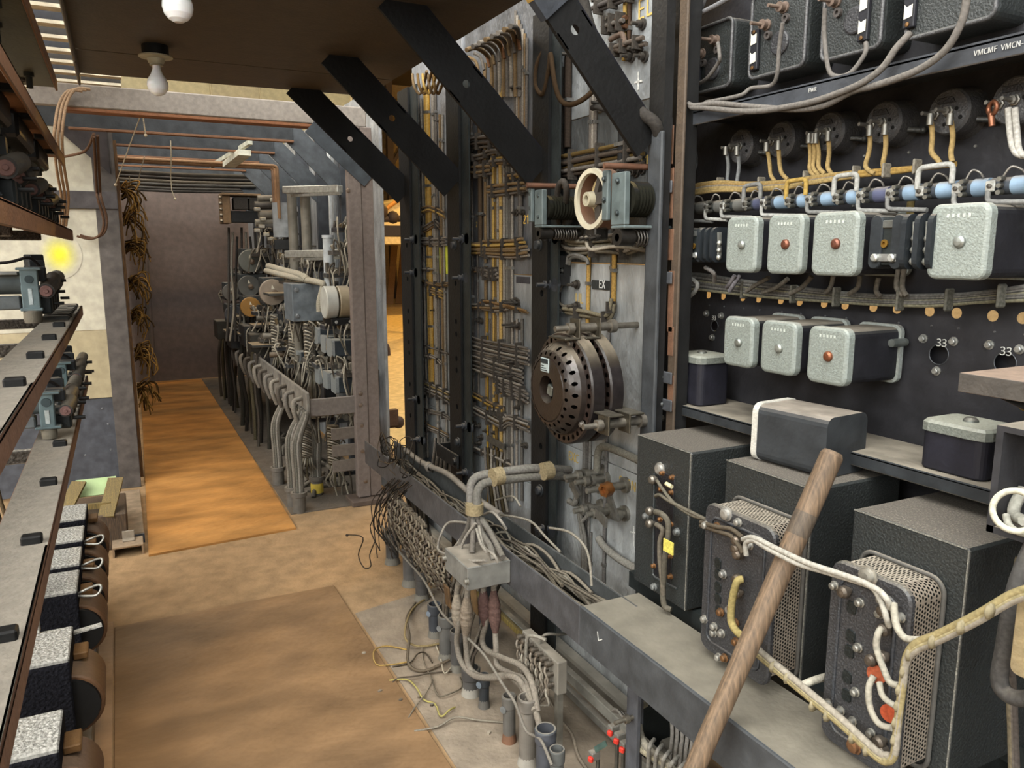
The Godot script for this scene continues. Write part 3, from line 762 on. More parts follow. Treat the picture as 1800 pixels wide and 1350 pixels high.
		ribbon(B, w[0], w[1], 0.0065, w[2], 0.014, 3)
	for w in [["820 541 845 540 875 541 895 539", 3, [GRW, BRW]], ["850 534 860 530 880 536 900 540 930 548", 2, [BRW, "7c6244"]], ["824 602 850 609 890 618 932 627", 8, [GRW, "6b665f", DKW]], ["822 633 850 641 880 651 922 664", 9, ["615c56", GRW, DKW]], ["824 690 845 700 868 712 885 718 888 726", 3, [YEL, "8c7038", BRW]], ["824 712 845 724 865 735 885 745 900 738 932 750", 5, [GRW, DKW, BRW]], ["876 672 890 680 910 688 930 698", 6, [GRW, DKW]], ["832 784 850 792 880 806 905 818", 2, [GRW]], ["866 720 880 722 893 736", 3, [GRW]]]:
		ribbon(B, w[0], w[1], 0.006, w[2], 0.016, 4)
	for i in 8:
		var qq := MB.new([BRW, DKW, GRW][i % 3])
		qq.hose(pxx("%d %d 1.30 %d %d 1.36 %d %d 1.45 %d %d 1.48 %d %d 1.49" % [820 + i * 11, 88 - i * 6, 838 + i * 10, 84 - i * 5, 856 + i * 8, 97 - i * 5, 864 + i * 7, 116 - i * 4, 865 + i * 7, 170]), 0.010, 6); part(B, "conduit_end", qq, "cloth")
	for i in 9:
		var qq := MB.new([BRW, DKW, "6a4a34"][i % 3])
		qq.hose(pxx("%d %d 1.42 %d %d 1.45 %d %d 1.46" % [822 + i * 10, 100 - i * 7, 836 + i * 9, 108 - i * 6, 842 + i * 9, 128 - i * 5]), 0.007, 5); part(B, "loose_wire", qq, "cloth")
	for p in [[909, 374], [921, 374], [907, 155], [919, 155], [845, 378], [856, 378], [843, 562], [848, 564], [836, 745], [844, 748], [858, 757], [873, 760], [926, 783], [913, 715], [848, 768], [845, 778], [875, 788], [877, 782], [891, 785]]: pstud(B, p[0], p[1])
	for p in [[908, 529], [912, 532], [908, 570], [914, 573], [907, 633], [914, 636], [908, 655], [914, 660]]: pstud(B, p[0], p[1], 0.07, 0.011)
	q = MB.new("77746c", 0.3); q.bar(onx(857, 770, GX - 0.035), onx(886, 786, GX - 0.035), 0.03, 0.006, Vector3(1, 0, 0)); part(B, "link_bar", q, "metal")
	for i in 6:
		q = MB.new([DKW, "4a4030", GRW][i % 3]); q.hose(px("%d %d %d %d %d %d" % [852 + i * 6, 785 + i * 2, 855 + i * 5, 830, 862 + i * 6, 900], GX - 0.04 + i * 0.003), 0.007, 5); part(B, "wire", q, "cloth")
	q = MB.new("3b3d40"); q.bx(onx(908, 497, GX) + Vector3(-0.002, 0, 0), onx(932, 487, GX)); part(B, "name_strip", q, "paint")
	lettering(B, "21", onx(925, 386, GX - 0.003), Vector3(0, 0, 1), Vector3.UP, 0.035, "c9a548")
	lettering(B, "2", onx(838, 395, GX - 0.003), Vector3(0, 0, 1), Vector3.UP, 0.025, "a98d48")
	# panel carrying the disc, ring and coils
	var C := thing("wiring_panel", "bright grey slate panel behind the perforated disc, yellow letters painted on it", "panel")
	backplate(C, -2.63, -1.87, [0.02, 0.86, 1.555, 2.06, 3.2], ["a3a6a6", "9a9d9d", "4c4e4f", "8d9092"])  # dark upper plate includes painted shade, paler top plate includes painted light
	for w in [[1038, 420, 575, 0.008, "ab8a4e", 0.0], [1083, 410, 540, 0.009, "ab8a4e", 0.0], [1078, 395, 545, 0.006, "4a4844", 0.0], [1075, 545, 1060, 0.007, "6f6d69", 0.0], [1037, 770, 1010, 0.009, "6c6a66", 0.0], [1041, 770, 1030, 0.007, "5a5854", 0.0], [1045, 770, 1030, 0.006, "7a7874", 0.0], [1049, 940, 1050, 0.006, "6c6a66", 0.0], [989, 120, 300, 0.010, "3b3937", 0.0], [1000, 95, 260, 0.014, "3d322b", 0.0], [1037, 130, 300, 0.007, DKW, 0.0], [1041, 130, 300, 0.007, GRW, 0.0], [1045, 130, 300, 0.007, DKW, 0.0], [1100, 190, 320, 0.02, "2c2b2b", 0.0], [1091, 0, 110, 0.007, YEL, 0.0], [1098, 0, 110, 0.007, "4c3b30", 0.0], [1037, 280, 400, 0.007, "75684a", 0.0], [982, 280, 470, 0.01, "3a3835", 0.0], [985, 480, 540, 0.012, "3a302b", 0.0]]:
		vwire(C, w[0], w[1], w[2], w[3], w[4], w[5])
	for w in [["993 294 1035 285 1090 275 1135 265", 6, ["4a4238", DKW, "5b4a2c"]], ["1048 20 1085 5 1130 -12", 2, ["4b4644"]], ["1080 92 1105 83 1140 72", 2, ["5d534c"]], ["1068 48 1085 42 1105 38", 3, ["5a4030", DKW]], ["985 395 995 420 1010 432 1050 430 1085 428 1105 432 1130 424", 5, ["6f6a5e", GRW, "7b7566"]], ["1085 424 1100 430 1115 420 1134 430", 3, ["8a8168", GRW]], ["998 545 1035 552 1072 557 1080 545 1083 530", 2, ["7b735f"]]]:
		ribbon(C, w[0], w[1], 0.008, w[2], 0.012, 3)
	for w in [["1073 70 1092 60 1097 70 1099 82", 0.009, "6a5a50"], ["1075 95 1080 88 1092 90", 0.008, "4b4038"], ["1041 190 1048 188 1062 192 1080 196", 0.01, "3a3634"], ["997 465 1000 450 1015 449 1030 455 1034 465", 0.007, "6d6a66"], ["1001 466 1004 454 1016 452 1030 458", 0.006, "5d5a56"], ["1049 830 1052 795 1060 785 1080 790 1115 805 1135 815", 0.014, "7d7a70"], ["1052 945 1062 960 1085 980 1118 1000 1135 1008", 0.014, "85827a"], ["1016 890 1018 905 1024 950 1026 990 1024 1020", 0.008, "74716b"], ["1020 895 1022 915 1029 950 1030 1000 1028 1030", 0.008, "68655f"], ["1020 920 1034 905 1045 890", 0.007, "8a8780"], ["1012 850 1014 870 1010 885 1000 880", 0.012, "807d76"]]:
		q = MB.new(w[2]); q.hose(px(w[0], GX - 0.03), w[1], 7); part(C, "conduit", q, "cloth")
	for p in [[1006, 97], [1131, 43], [1112, 100], [1135, 100], [1001, 545], [1016, 538], [1090, 395], [1016, 500], [1060, 182], [1022, 385], [1120, 302], [1131, 297], [1104, 302], [1085, 35], [1060, 4], [1125, 87]]: pstud(C, p[0], p[1], 0.045, 0.012)
	for p in [[1046, 832, 0.16], [1052, 843, 0.13], [1045, 893, 0.12], [1087, 855, 0.16], [1060, 900, 0.1], [1086, 905, 0.06], [1040, 838, 0.14]]:
		var a := onx(p[0] + 14, p[1] - 3, GX)
		q = MB.new("99968d", 0.3)
		q.lathe(a, Vector3.LEFT, [[0.028, 0], [0.028, 0.012], [0.014, 0.012], [0.014, p[2] * 0.5]], 12)
		q.lathe(a + Vector3(-p[2] * 0.4, 0, 0), Vector3.LEFT, [[0.0, 0], [0.022, 0], [0.022, 0.018], [0.0, 0.018]], 6)
		q.lathe(a + Vector3(-p[2] * 0.6, 0, 0), Vector3.LEFT, [[0.0, 0], [0.02, 0], [0.02, 0.016], [0.010, 0.018], [0.010, p[2] * 0.4], [0, p[2] * 0.4]], 6)
		part(C, "terminal_post", q, "metal")
	q = MB.new("96643a", 0.0); q.lathe(onx(1072, 858, 1.38), Vector3(-1, -0.1, 0.2), [[0, 0], [0.024, 0], [0.024, 0.03], [0.014, 0.03], [0.014, 0.02], [0, 0.02]], 6); part(C, "brass_nut", q, "metal", "orange brass nut")
	for lg in [[1068, 865, 1.41, 1084, 915, 1.44], [1048, 900, 1.41, 1066, 920, 1.39], [1004, 848, 1.43, 1018, 875, 1.43]]:
		q = MB.new("94918a", 0.2); q.bar(onx(lg[0], lg[1], lg[2]), onx(lg[3], lg[4], lg[5]), 0.032, 0.009, Vector3(1, 0, 0)); part(C, "cable_lug", q, "metal")
	q = MB.new("2f3234"); q.bx(onx(1042, 508, GX) + Vector3(-0.004, 0, 0), onx(1076, 494, GX)); part(C, "name_strip", q, "paint")
	lettering(C, "EX", onx(1058, 500, GX - 0.006), Vector3(0, 0, 1), Vector3.UP, 0.028, "c9cac8")
	for l in [["EOL2", 1008, 302, 0.032], ["EOL1", 1124, 285, 0.034], ["UL", 1018, 525, 0.036], ["EXC", 1008, 804, 0.034], ["EL", 1134, 14, 0.06], ["SIGNOR", 1112, 855, 0.034]]:
		lettering(C, l[0], onx(l[1], l[2], GX - 0.002), Vector3(0, 0, 1), Vector3.UP, l[3], "a68d4c")
	q = MB.new("d8d8d4"); q.bar(onx(1122, 126, GX - 0.002), onx(1122, 158, GX - 0.002), 0.006, 0.002, Vector3(1, 0, 0)); q.bar(onx(1116, 145, GX - 0.002), onx(1129, 142, GX - 0.002), 0.006, 0.002, Vector3(1, 0, 0)); part(C, "chalk_mark", q, "cloth")
	q = MB.new("d8d8d4"); q.bar(onx(1114, 925, GX - 0.002), onx(1114, 960, GX - 0.002), 0.004, 0.002, Vector3(1, 0, 0)); q.bar(onx(1108, 935, GX - 0.002), onx(1118, 937, GX - 0.002), 0.004, 0.002, Vector3(1, 0, 0)); part(C, "chalk_mark", q, "cloth")
	# kerb behind the tray
	q = MB.new("8f8b80"); q.bx(Vector3(1.44, 0, -4.3), Vector3(1.498, 0.05, -1.0), 0.008); solo("plinth", "low dusty concrete plinth along the foot of the wiring panels", "plinth", q, "floor")
	for o in clips: part(o, "wire_clips", clips[o], "metal").set_meta("kind", "stuff")
	disc(); ring_rheostat()
	coil_relay("coil relay with a grey yoke and ribbed black coil right of the white rimmed ring", Vector2(1096, 350), 1.0, true)
	coil_relay("coil relay half hidden left of the white rimmed ring, beside the wide column", Vector2(955, 365), 0.8, false)
	# small terminal block
	var t := thing("terminal_block", "small black ribbed terminal block above the yellow letters UL", "terminal block")
	var o := onx(990, 475, GX)
	for i in 5:
		q = MB.new("2b2c2e", 0.4)
		var z := o.z - 0.06 + i * 0.024
		q.bx(Vector3(GX - 0.05, o.y - 0.055, z), Vector3(GX, o.y - 0.01, z + 0.018), 0.003); q.bx(Vector3(GX - 0.05, o.y + 0.01, z), Vector3(GX, o.y + 0.055, z + 0.018), 0.003); q.bx(Vector3(GX - 0.03, o.y - 0.02, z - 0.003), Vector3(GX, o.y + 0.02, z + 0.021)); part(t, "barrier", q, "paint")
		q = MB.new("a0a09c"); q.bolt(Vector3(GX - 0.03, o.y, z + 0.009), Vector3.LEFT, 0.006, 0.008); part(t, "screw", q, "metal")
	for i in 4:
		q = MB.new("6b6459"); q.hose([Vector3(GX - 0.02, o.y - 0.05, o.z - 0.04 + i * 0.024), Vector3(GX - 0.04, o.y - 0.10, o.z - 0.02 + i * 0.015), Vector3(GX - 0.03, o.y - 0.13, o.z + 0.03 + i * 0.008), Vector3(GX, o.y - 0.13, o.z + 0.06)], 0.006, 5); part(t, "wire", q, "cloth")
	# hanging cable bends near the coils
	q = MB.new("4a4641"); q.hose(pxx("985 400 1.46 982 380 1.42 980 340 1.38 985 322 1.36 992 320 1.36 996 340 1.38 993 380 1.44 1005 425 1.48"), 0.011, 7); q.hose(pxx("1003 355 1.45 1001 380 1.44 994 405 1.46 996 428 1.48"), 0.017, 8)
	solo("coil_cable", "looped grey cable between the half hidden coil and the white ring", "cable", q, "cloth")

func disc() -> void:
	var t := thing("perforated_disc", "large double black steel disc with rings of drilled holes, dusty rims", "disc resistor")
	var c := onx(988, 682, 1.25)
	for k in 2:
		var x := 1.25 + k * 0.068
		var R := 0.182
		var q := MB.new("2a2622", 1.0); q.dcol = Color("8d8272").srgb_to_linear()
		q.lathe(Vector3(x, c.y, c.z), Vector3.RIGHT, [[R - 0.006, 0.0], [R, 0.006], [R, 0.046], [R - 0.006, 0.05], [0.02, 0.05]], 56); part(t, "rim", q, "satin")
		q = MB.new("352e29", 0.2)
		var fn := func(a: float, b: float) -> Vector3:
			var rr := lerpf(0.149, R - 0.005, b)
			return Vector3(x, c.y + cos(a * TAU) * rr, c.z + sin(a * TAU) * rr)
		q.perf(fn, 34, 1, 0.56, 0.62, false, 8); part(t, "drilled_ring", q, "satin")
		q = MB.new("070606"); q.lathe(Vector3(x + 0.02, c.y, c.z), Vector3.LEFT, [[R - 0.01, 0], [0.05, 0.0]], 40); part(t, "core", q, "paint")
	var q := MB.new("332c27", 0.9); q.dcol = Color("8d8272").srgb_to_linear()
	var cone := func(a: float, b: float) -> Vector3:
		var rr := lerpf(0.105, 0.148, b)
		return Vector3(lerpf(1.195, 1.232, b * b), c.y + cos(a * TAU) * rr, c.z + sin(a * TAU) * rr)
	q.perf(cone, 24, 2, 0.38, 0.6, true, 8)
	q.lathe(Vector3(1.232, c.y, c.z), Vector3.RIGHT, [[0.148, 0], [0.15, 0.018]], 40); part(t, "drilled_hub", q, "satin")
	q = MB.new("2b221e", 0.2)
	q.lathe(Vector3(1.194, c.y, c.z), Vector3.LEFT, [[0.105, -0.004], [0.100, 0.0], [0.045, 0.002], [0.043, -0.03]], 48); part(t, "hub_plate", q, "satin")
	q = MB.new("120f0e"); q.lathe(Vector3(1.235, c.y, c.z), Vector3.LEFT, [[0.05, -0.02], [0.05, 0.0], [0.0, 0.0]], 24); part(t, "hub_recess", q, "paint")
	q = MB.new("8f958f"); q.box(Vector3(1.22, c.y - 0.005, c.z - 0.005), Vector3(0.03, 0.035, 0.03), Basis(Vector3(1, 0, 0), 0.3), 0.003); part(t, "shaft_block", q, "metal", "pale square shaft end")
	q = MB.new("a8b4b4"); q.bx(Vector3(1.19, c.y + 0.055, c.z - 0.035), Vector3(1.194, c.y + 0.10, c.z + 0.015), 0.001); part(t, "rating_plate", q, "paint", "small pale rating plate with dark print")
	q = MB.new("2d3436"); q.bx(Vector3(1.1885, c.y + 0.083, c.z - 0.032), Vector3(1.19, c.y + 0.097, c.z + 0.012))
	for i in 3: q.bx(Vector3(1.1885, c.y + 0.060 + i * 0.007, c.z - 0.03), Vector3(1.19, c.y + 0.062 + i * 0.007, c.z + 0.008 - i * 0.01))
	part(t, "plate_print", q, "paint")
	for a in [0.35, 2.2, 4.4]:
		q = MB.new("8a847c"); q.bolt(Vector3(1.25, c.y + cos(a) * 0.16, c.z + sin(a) * 0.16), Vector3.LEFT, 0.009, 0.012); part(t, "bolt", q, "metal")
	# clamps with through bolts, one low right and one on top
	for k in 2:
		var b := onx([1050, 1000][k], [748, 577][k], 1.24)
		q = MB.new("8d877c", 0.4)
		q.cyl(b + Vector3(-0.05, 0, 0), b + Vector3(0.05, 0, 0), 0.009); q.lathe(b + Vector3(-0.005, 0, 0), Vector3.RIGHT, [[0, 0], [0.018, 0], [0.018, 0.02], [0, 0.02]], 6); q.lathe(b + Vector3(0.02, 0, 0), Vector3.RIGHT, [[0.014, 0], [0.014, 0.13]], 12); q.cyl(b + Vector3(0.13, 0, 0), Vector3(GX, b.y, b.z), 0.010)
		q.lathe(b + Vector3(0.15, 0, 0), Vector3.RIGHT, [[0, 0], [0.022, 0], [0.022, 0.02], [0, 0.02]], 8); part(t, "through_bolt", q, "metal")
		for j in 2:
			q = MB.new("5d574c", 0.5)
			var xx := b.x + 0.02 + j * 0.075
			if k == 0: q.bx(Vector3(xx, b.y - 0.03, b.z - 0.03), Vector3(xx + 0.006, b.y + 0.03, b.z + 0.03), 0.002); q.bx(Vector3(xx, b.y + 0.025, b.z - 0.10), Vector3(xx + 0.055, b.y + 0.031, b.z + 0.03), 0.002)
			else: q.bx(Vector3(xx, b.y - 0.035, b.z - 0.03), Vector3(xx + 0.006, b.y + 0.03, b.z + 0.03), 0.002); q.bx(Vector3(xx - 0.05, b.y - 0.035, b.z - 0.08), Vector3(xx + 0.006, b.y - 0.029, b.z + 0.03), 0.002)
			part(t, "clamp_plate", q, "metal")

func ring_rheostat() -> void:
	var t := thing("ring_rheostat", "brown rusty ring device with a chipped white rim and a centre arm", "rheostat")
	var x := 1.33
	var c := onx(1038, 350, x)
	var R := 0.095
	var q := MB.new("6a4a36", 0.2)
	q.lathe(Vector3(x, c.y, c.z), Vector3.RIGHT, [[R - 0.016, 0.06], [R - 0.016, 0.0], [R - 0.002, 0.0], [R, 0.06], [R - 0.016, 0.06]], 40); part(t, "ring", q, "rust")
	q = MB.new("b5ae98"); q.lathe(Vector3(x - 0.003, c.y, c.z), Vector3.RIGHT, [[R - 0.017, 0.012], [R - 0.017, 0.0], [R - 0.002, 0.0], [R, 0.010]], 40); part(t, "rim", q, "grey", "chipped white rim")
	q = MB.new("3a322d"); q.bar(Vector3(x + 0.03, c.y, c.z), Vector3(x + 0.03, c.y - R, c.z + 0.02), 0.03, 0.02, Vector3(1, 0, 0)); q.bar(Vector3(x + 0.02, c.y, c.z), Vector3(x + 0.02, c.y + 0.07, c.z + 0.03), 0.02, 0.016, Vector3(1, 0, 0)); q.bar(Vector3(x + 0.02, c.y, c.z), Vector3(x + 0.02, c.y + 0.005, c.z + R - 0.01), 0.035, 0.02, Vector3(1, 0, 0)); part(t, "arm", q, "rust")
	q = MB.new("a09882"); q.lathe(Vector3(x + 0.02, c.y, c.z - 0.01), Vector3.LEFT, [[0.026, 0], [0.022, 0.03], [0.012, 0.03], [0.012, 0.01], [0, 0.01]], 16); part(t, "hub", q, "grey", "white collar")
	q = MB.new("c0ab7c"); q.torus(Vector3(x + 0.05, c.y + 0.01, c.z), Vector3.RIGHT, 0.058, 0.010, 24, 6); part(t, "winding", q, "cloth")
	q = MB.new("3c3835", 0.3); q.cyl(Vector3(x + 0.05, c.y, c.z), Vector3(GX, c.y, c.z), 0.03); q.bx(Vector3(x + 0.0, c.y - R - 0.03, c.z - 0.03), Vector3(x + 0.05, c.y - R + 0.01, c.z + 0.03), 0.004)
	for i in 3: q.stud(Vector3(x + 0.02, c.y - R - 0.02, c.z - 0.03 + i * 0.03), Vector3(-1, -0.2, 0), 0.012, 0.04)
	part(t, "mounting", q, "metal")
	q = MB.new("8a8274"); q.hose([Vector3(x, c.y - R - 0.02, c.z - 0.02), Vector3(x - 0.01, c.y - R - 0.06, c.z + 0.02), Vector3(x + 0.05, c.y - R - 0.05, c.z + 0.08), Vector3(GX, c.y - R - 0.07, c.z + 0.12)], 0.006, 6); part(t, "lead", q, "cloth")

func coil_relay(label: String, at: Vector2, s: float, full: bool) -> void:
	var t := thing("coil_relay", label, "relay")
	var o := onx(at.x, at.y, 1.33)
	var q := MB.new("596263", 0.2)
	q.bx(o + Vector3(-0.02, -0.075 * s, -0.035 * s), o + Vector3(0.0, 0.075 * s, 0.035 * s), 0.003); q.bx(o + Vector3(-0.02, -0.085 * s, -0.035 * s), o + Vector3(0.16, -0.075 * s, 0.035 * s), 0.003); q.bx(o + Vector3(-0.03, -0.06 * s, -0.07 * s), o + Vector3(-0.015, 0.085 * s, -0.04 * s), 0.003); part(t, "yoke", q, "paint")
	q = MB.new("1e1d1c", 0.5); q.dcol = Color("7a6c4c").srgb_to_linear()
	var prof := [[0.0, 0.0], [0.052 * s, 0.0], [0.052 * s, 0.012]]
	for i in 12: prof.append([0.052 * s, 0.014 + i * 0.011]); prof.append([0.046 * s, 0.018 + i * 0.011]); prof.append([0.046 * s, 0.021 + i * 0.011])
	prof.append([0.052 * s, 0.15]); prof.append([0.0, 0.15])
	q.lathe(o + Vector3(0.005, 0, 0.0), Vector3.RIGHT, prof, 24); part(t, "coil", q, "cloth")
	q = MB.new("3d3a37", 0.3); q.cyl(o + Vector3(-0.02, -0.11 * s, 0), o + Vector3(0.15, -0.11 * s, 0), 0.012 * s, -1.0, 8); q.cyl(o + Vector3(-0.02, -0.11 * s, -0.0), o + Vector3(0.03, -0.11 * s, 0), 0.026 * s, -1.0, 10); part(t, "spring_rod", q, "metal")
	q = MB.new("6c6a66")
	var pts := []
	for i in 73: pts.append(o + Vector3(0.04 + i * 0.0013, -0.11 * s + cos(TAU * i / 8.0) * 0.024 * s, sin(TAU * i / 8.0) * 0.024 * s))
	q.tube(pts, 0.0035, 4); part(t, "spring", q, "metal")
	for p in [Vector3(-0.02, 0.05, 0), Vector3(-0.02, -0.04, 0), Vector3(-0.03, 0.06, -0.055), Vector3(-0.03, 0.0, -0.055)]:
		q = MB.new("5a6264"); q.bolt(o + p * s, Vector3.LEFT, 0.007, 0.008); part(t, "screw", q, "metal")
	q = MB.new("5c3c2a"); q.cyl(o + Vector3(-0.05, 0.095 * s, -0.03), Vector3(GX - 0.01, o.y + 0.095 * s, o.z - 0.0), 0.009, -1.0, 8); part(t, "pivot_rod", q, "rust")

const ORD := ["first", "second", "third", "fourth", "fifth", "sixth", "seventh", "eighth", "ninth", "tenth", "eleventh", "twelfth", "thirteenth", "fourteenth", "fifteenth", "sixteenth", "seventeenth", "eighteenth", "nineteenth", "twentieth", "twenty-first", "twenty-second", "twenty-third", "twenty-fourth"]
func cover_relay(label: String, c: Vector3, w: float, h: float, d: float, knob: String, back := true) -> void:    # plug-in relay under a cover: c is the middle of its face, w runs along the panel
	var t := thing("relay", label, "relay", "")
	var q := MB.new("23262a", 0.75)
	q.loft(c + Vector3(0.008, 0, 0), Vector3(0, 0, -1), Vector3.UP, Vector3.RIGHT, w - 0.006, h - 0.006, 0.018, [[0.0, 0.0], [0.0, d - 0.012]]); part(t, "case", q, "paint")
	q = MB.new("7f8782", 0.5); q.dcol = Color("a09c90").srgb_to_linear()
	q.loft(c + Vector3(0.022, 0, 0), Vector3(0, 0, -1), Vector3.UP, Vector3.LEFT, w, h, 0.02, [[0.0, 0.0], [0.0, 0.018], [0.003, 0.022], [0.008, 0.024]], 5); part(t, "face_cap", q, "cast", "pale grey cast face cap")
	q = MB.new(knob); q.lathe(c + Vector3(-0.001, 0.0, w * 0.06), Vector3.LEFT, [[0.013, 0.0], [0.012, 0.006], [0.008, 0.010], [0.0, 0.011]], 16); part(t, "knob", q, "metal")
	if back:
		q = MB.new("8a8f8c", 0.4); q.loft(c + Vector3(d - 0.014, 0, 0), Vector3(0, 0, -1), Vector3.UP, Vector3.RIGHT, w + 0.008, h + 0.006, 0.02, [[0.0, 0.0], [0.0, 0.012]], 5); part(t, "base_plate", q, "cast")
		q = MB.new("8a8f8c"); q.cyl(c + Vector3(d - 0.05, h * 0.22, w * 0.5 + 0.006), c + Vector3(d, h * 0.22, w * 0.5 + 0.006), 0.010, -1.0, 10); part(t, "latch_pin", q, "metal")
	for k in 5:
		q = MB.new("b5bbb4"); q.bx(c + Vector3(-0.0025, h * 0.32, -w * 0.2 + k * w * 0.09), c + Vector3(-0.001, h * 0.32 + 0.007, -w * 0.2 + k * w * 0.09 + 0.005)); part(t, "raised_letter", q, "cast")
func switch_block(label: String, c: Vector3, w: float, h: float, n: int) -> void:
	var t := thing("switch_block", label, "switch")
	for k in n:
		var z := c.z + (k - 0.0) * w
		for s in [0, 1]:
			var q := MB.new("2a2d31", 0.4)
			q.loft(Vector3(c.x, c.y, z + s * w * 0.55), Vector3(0, 0, 1), Vector3.UP, Vector3.RIGHT, w * 0.32, h, w * 0.15, [[0.002, 0.0], [0.0, 0.003], [0.0, 0.05]], 4); part(t, "side_cheek", q, "paint")
		var q2 := MB.new("24272a", 0.4); q2.bx(Vector3(c.x + 0.006, c.y - h * 0.42, z), Vector3(c.x + 0.05, c.y + h * 0.3, z + w * 0.55)); part(t, "body", q2, "paint")
		q2 = MB.new("7b7d7a", 0.5); q2.bx(Vector3(c.x + 0.002, c.y + h * 0.25, z + w * 0.02), Vector3(c.x + 0.02, c.y + h * 0.40, z + w * 0.53), 0.002); part(t, "upper_clip", q2, "metal")
		q2 = MB.new("9a9c9a"); q2.bx(Vector3(c.x - 0.002, c.y - h * 0.36, z - w * 0.02), Vector3(c.x + 0.006, c.y - h * 0.22, z + w * 0.57), 0.001); part(t, "number_plate", q2, "metal")
		for s in [0.06, 0.49]:
			q2 = MB.new("c2c5c2"); q2.lathe(Vector3(c.x - 0.002, c.y - h * 0.29, z + w * s), Vector3.LEFT, [[0.009, 0], [0.009, 0.006], [0.006, 0.009], [0, 0.009]], 10); part(t, "screw", q2, "metal")
		q2 = MB.new("a07c38"); q2.lathe(Vector3(c.x + 0.005, c.y - h * 0.03, z + w * 0.22), Vector3.LEFT, [[0.009, 0], [0.009, 0.004], [0.004, 0.004], [0.004, 0.0], [0, 0]], 12); part(t, "brass_eyelet", q2, "metal")
	for k in 3:
		var q := MB.new("26282b", 0.4)
		var z := c.z + (n - 1) * w + w * 0.80 + k * w * 0.30
		q.loft(Vector3(c.x + 0.012, c.y, z), Vector3(1, 0, 0), Vector3.UP, Vector3(0, 0, 1), 0.07, h * 0.98, 0.02, [[0, 0], [0, w * 0.12]], 4); part(t, "contact_plate", q, "paint")
		q = MB.new("b9bab2"); q.bar(Vector3(c.x + 0.0, c.y - h * 0.3, z + w * 0.2), Vector3(c.x + 0.0, c.y + h * 0.35, z + w * 0.16), 0.012, 0.004, Vector3(0, 0, 1))
		part(t, "contact_blade", q, "metal")
		for s in 3:
			q = MB.new("b9bab2"); q.ball(Vector3(c.x - 0.002, c.y + h * (0.05 - s * 0.2), z + w * 0.2), w * 0.09, 8); part(t, "contact_rivet", q, "metal")
func gauge(k: int, c: Vector3, nw: int, wc: String, label: String) -> void:
	var t := thing("meter_case", label, "meter")
	var R := 0.051
	var q := MB.new("4a4b4d", 0.5)
	q.lathe(c, Vector3.LEFT, [[R + 0.004, -0.06], [R, -0.045], [R - 0.002, -0.006], [R - 0.006, 0.0], [0.0, 0.0]], 36); part(t, "case", q, "crackle")
	q = MB.new("2c2d2f"); q.bx(c + Vector3(-0.003, 0.018, -0.026), c + Vector3(0.0, 0.031, 0.008), 0.001)
	q.prism(PackedVector2Array([Vector2(-0.007, 0), Vector2(0.007, 0), Vector2(0, 0.012)]), c + Vector3(-0.001, 0.018, 0.01), Vector3(0, 0, 1), Vector3.UP, Vector3(-0.002, 0, 0)); part(t, "moulded_mark", q, "crackle")
	for p in [Vector3(0, -0.015, 0.03), Vector3(0, -0.026, -0.005), Vector3(0, 0.004, 0.02)]:
		q = MB.new("0c0c0c"); q.lathe(c + p + Vector3(-0.0005, 0, 0), Vector3.LEFT, [[0.0045, 0], [0.0045, 0.0008], [0, 0.0008]], 10); part(t, "screw_hole", q, "paint")
	q = MB.new("303234", 0.3); q.cyl(c + Vector3(0.03, -0.02, R - 0.004), c + Vector3(0.045, -0.024, R + 0.024), 0.006, -1.0, 8); q.ball(c + Vector3(0.045, -0.024, R + 0.026), 0.009, 8); part(t, "fixing_lug", q, "crackle")
	for s in 2:
		var b := c + Vector3(0, -0.002 + s * 0.003, -0.030 + s * 0.032)
		q = MB.new("8f8d86", 0.3); q.cyl(b, b + Vector3(-0.038, 0.001, -0.004), 0.0045, -1.0, 8); q.lathe(b, Vector3.LEFT, [[0.012, 0], [0.012, 0.004], [0.009, 0.005], [0.009, 0.012], [0, 0.012]], 6); part(t, "terminal", q, "metal")
	q = MB.new("d5d2c8"); q.bar(c + Vector3(-0.0006, -0.03, -0.004), c + Vector3(-0.0006, -0.022, 0.002), 0.0022, 0.0008, Vector3(1, 0, 0)); part(t, "chalk_mark", q, "cloth")

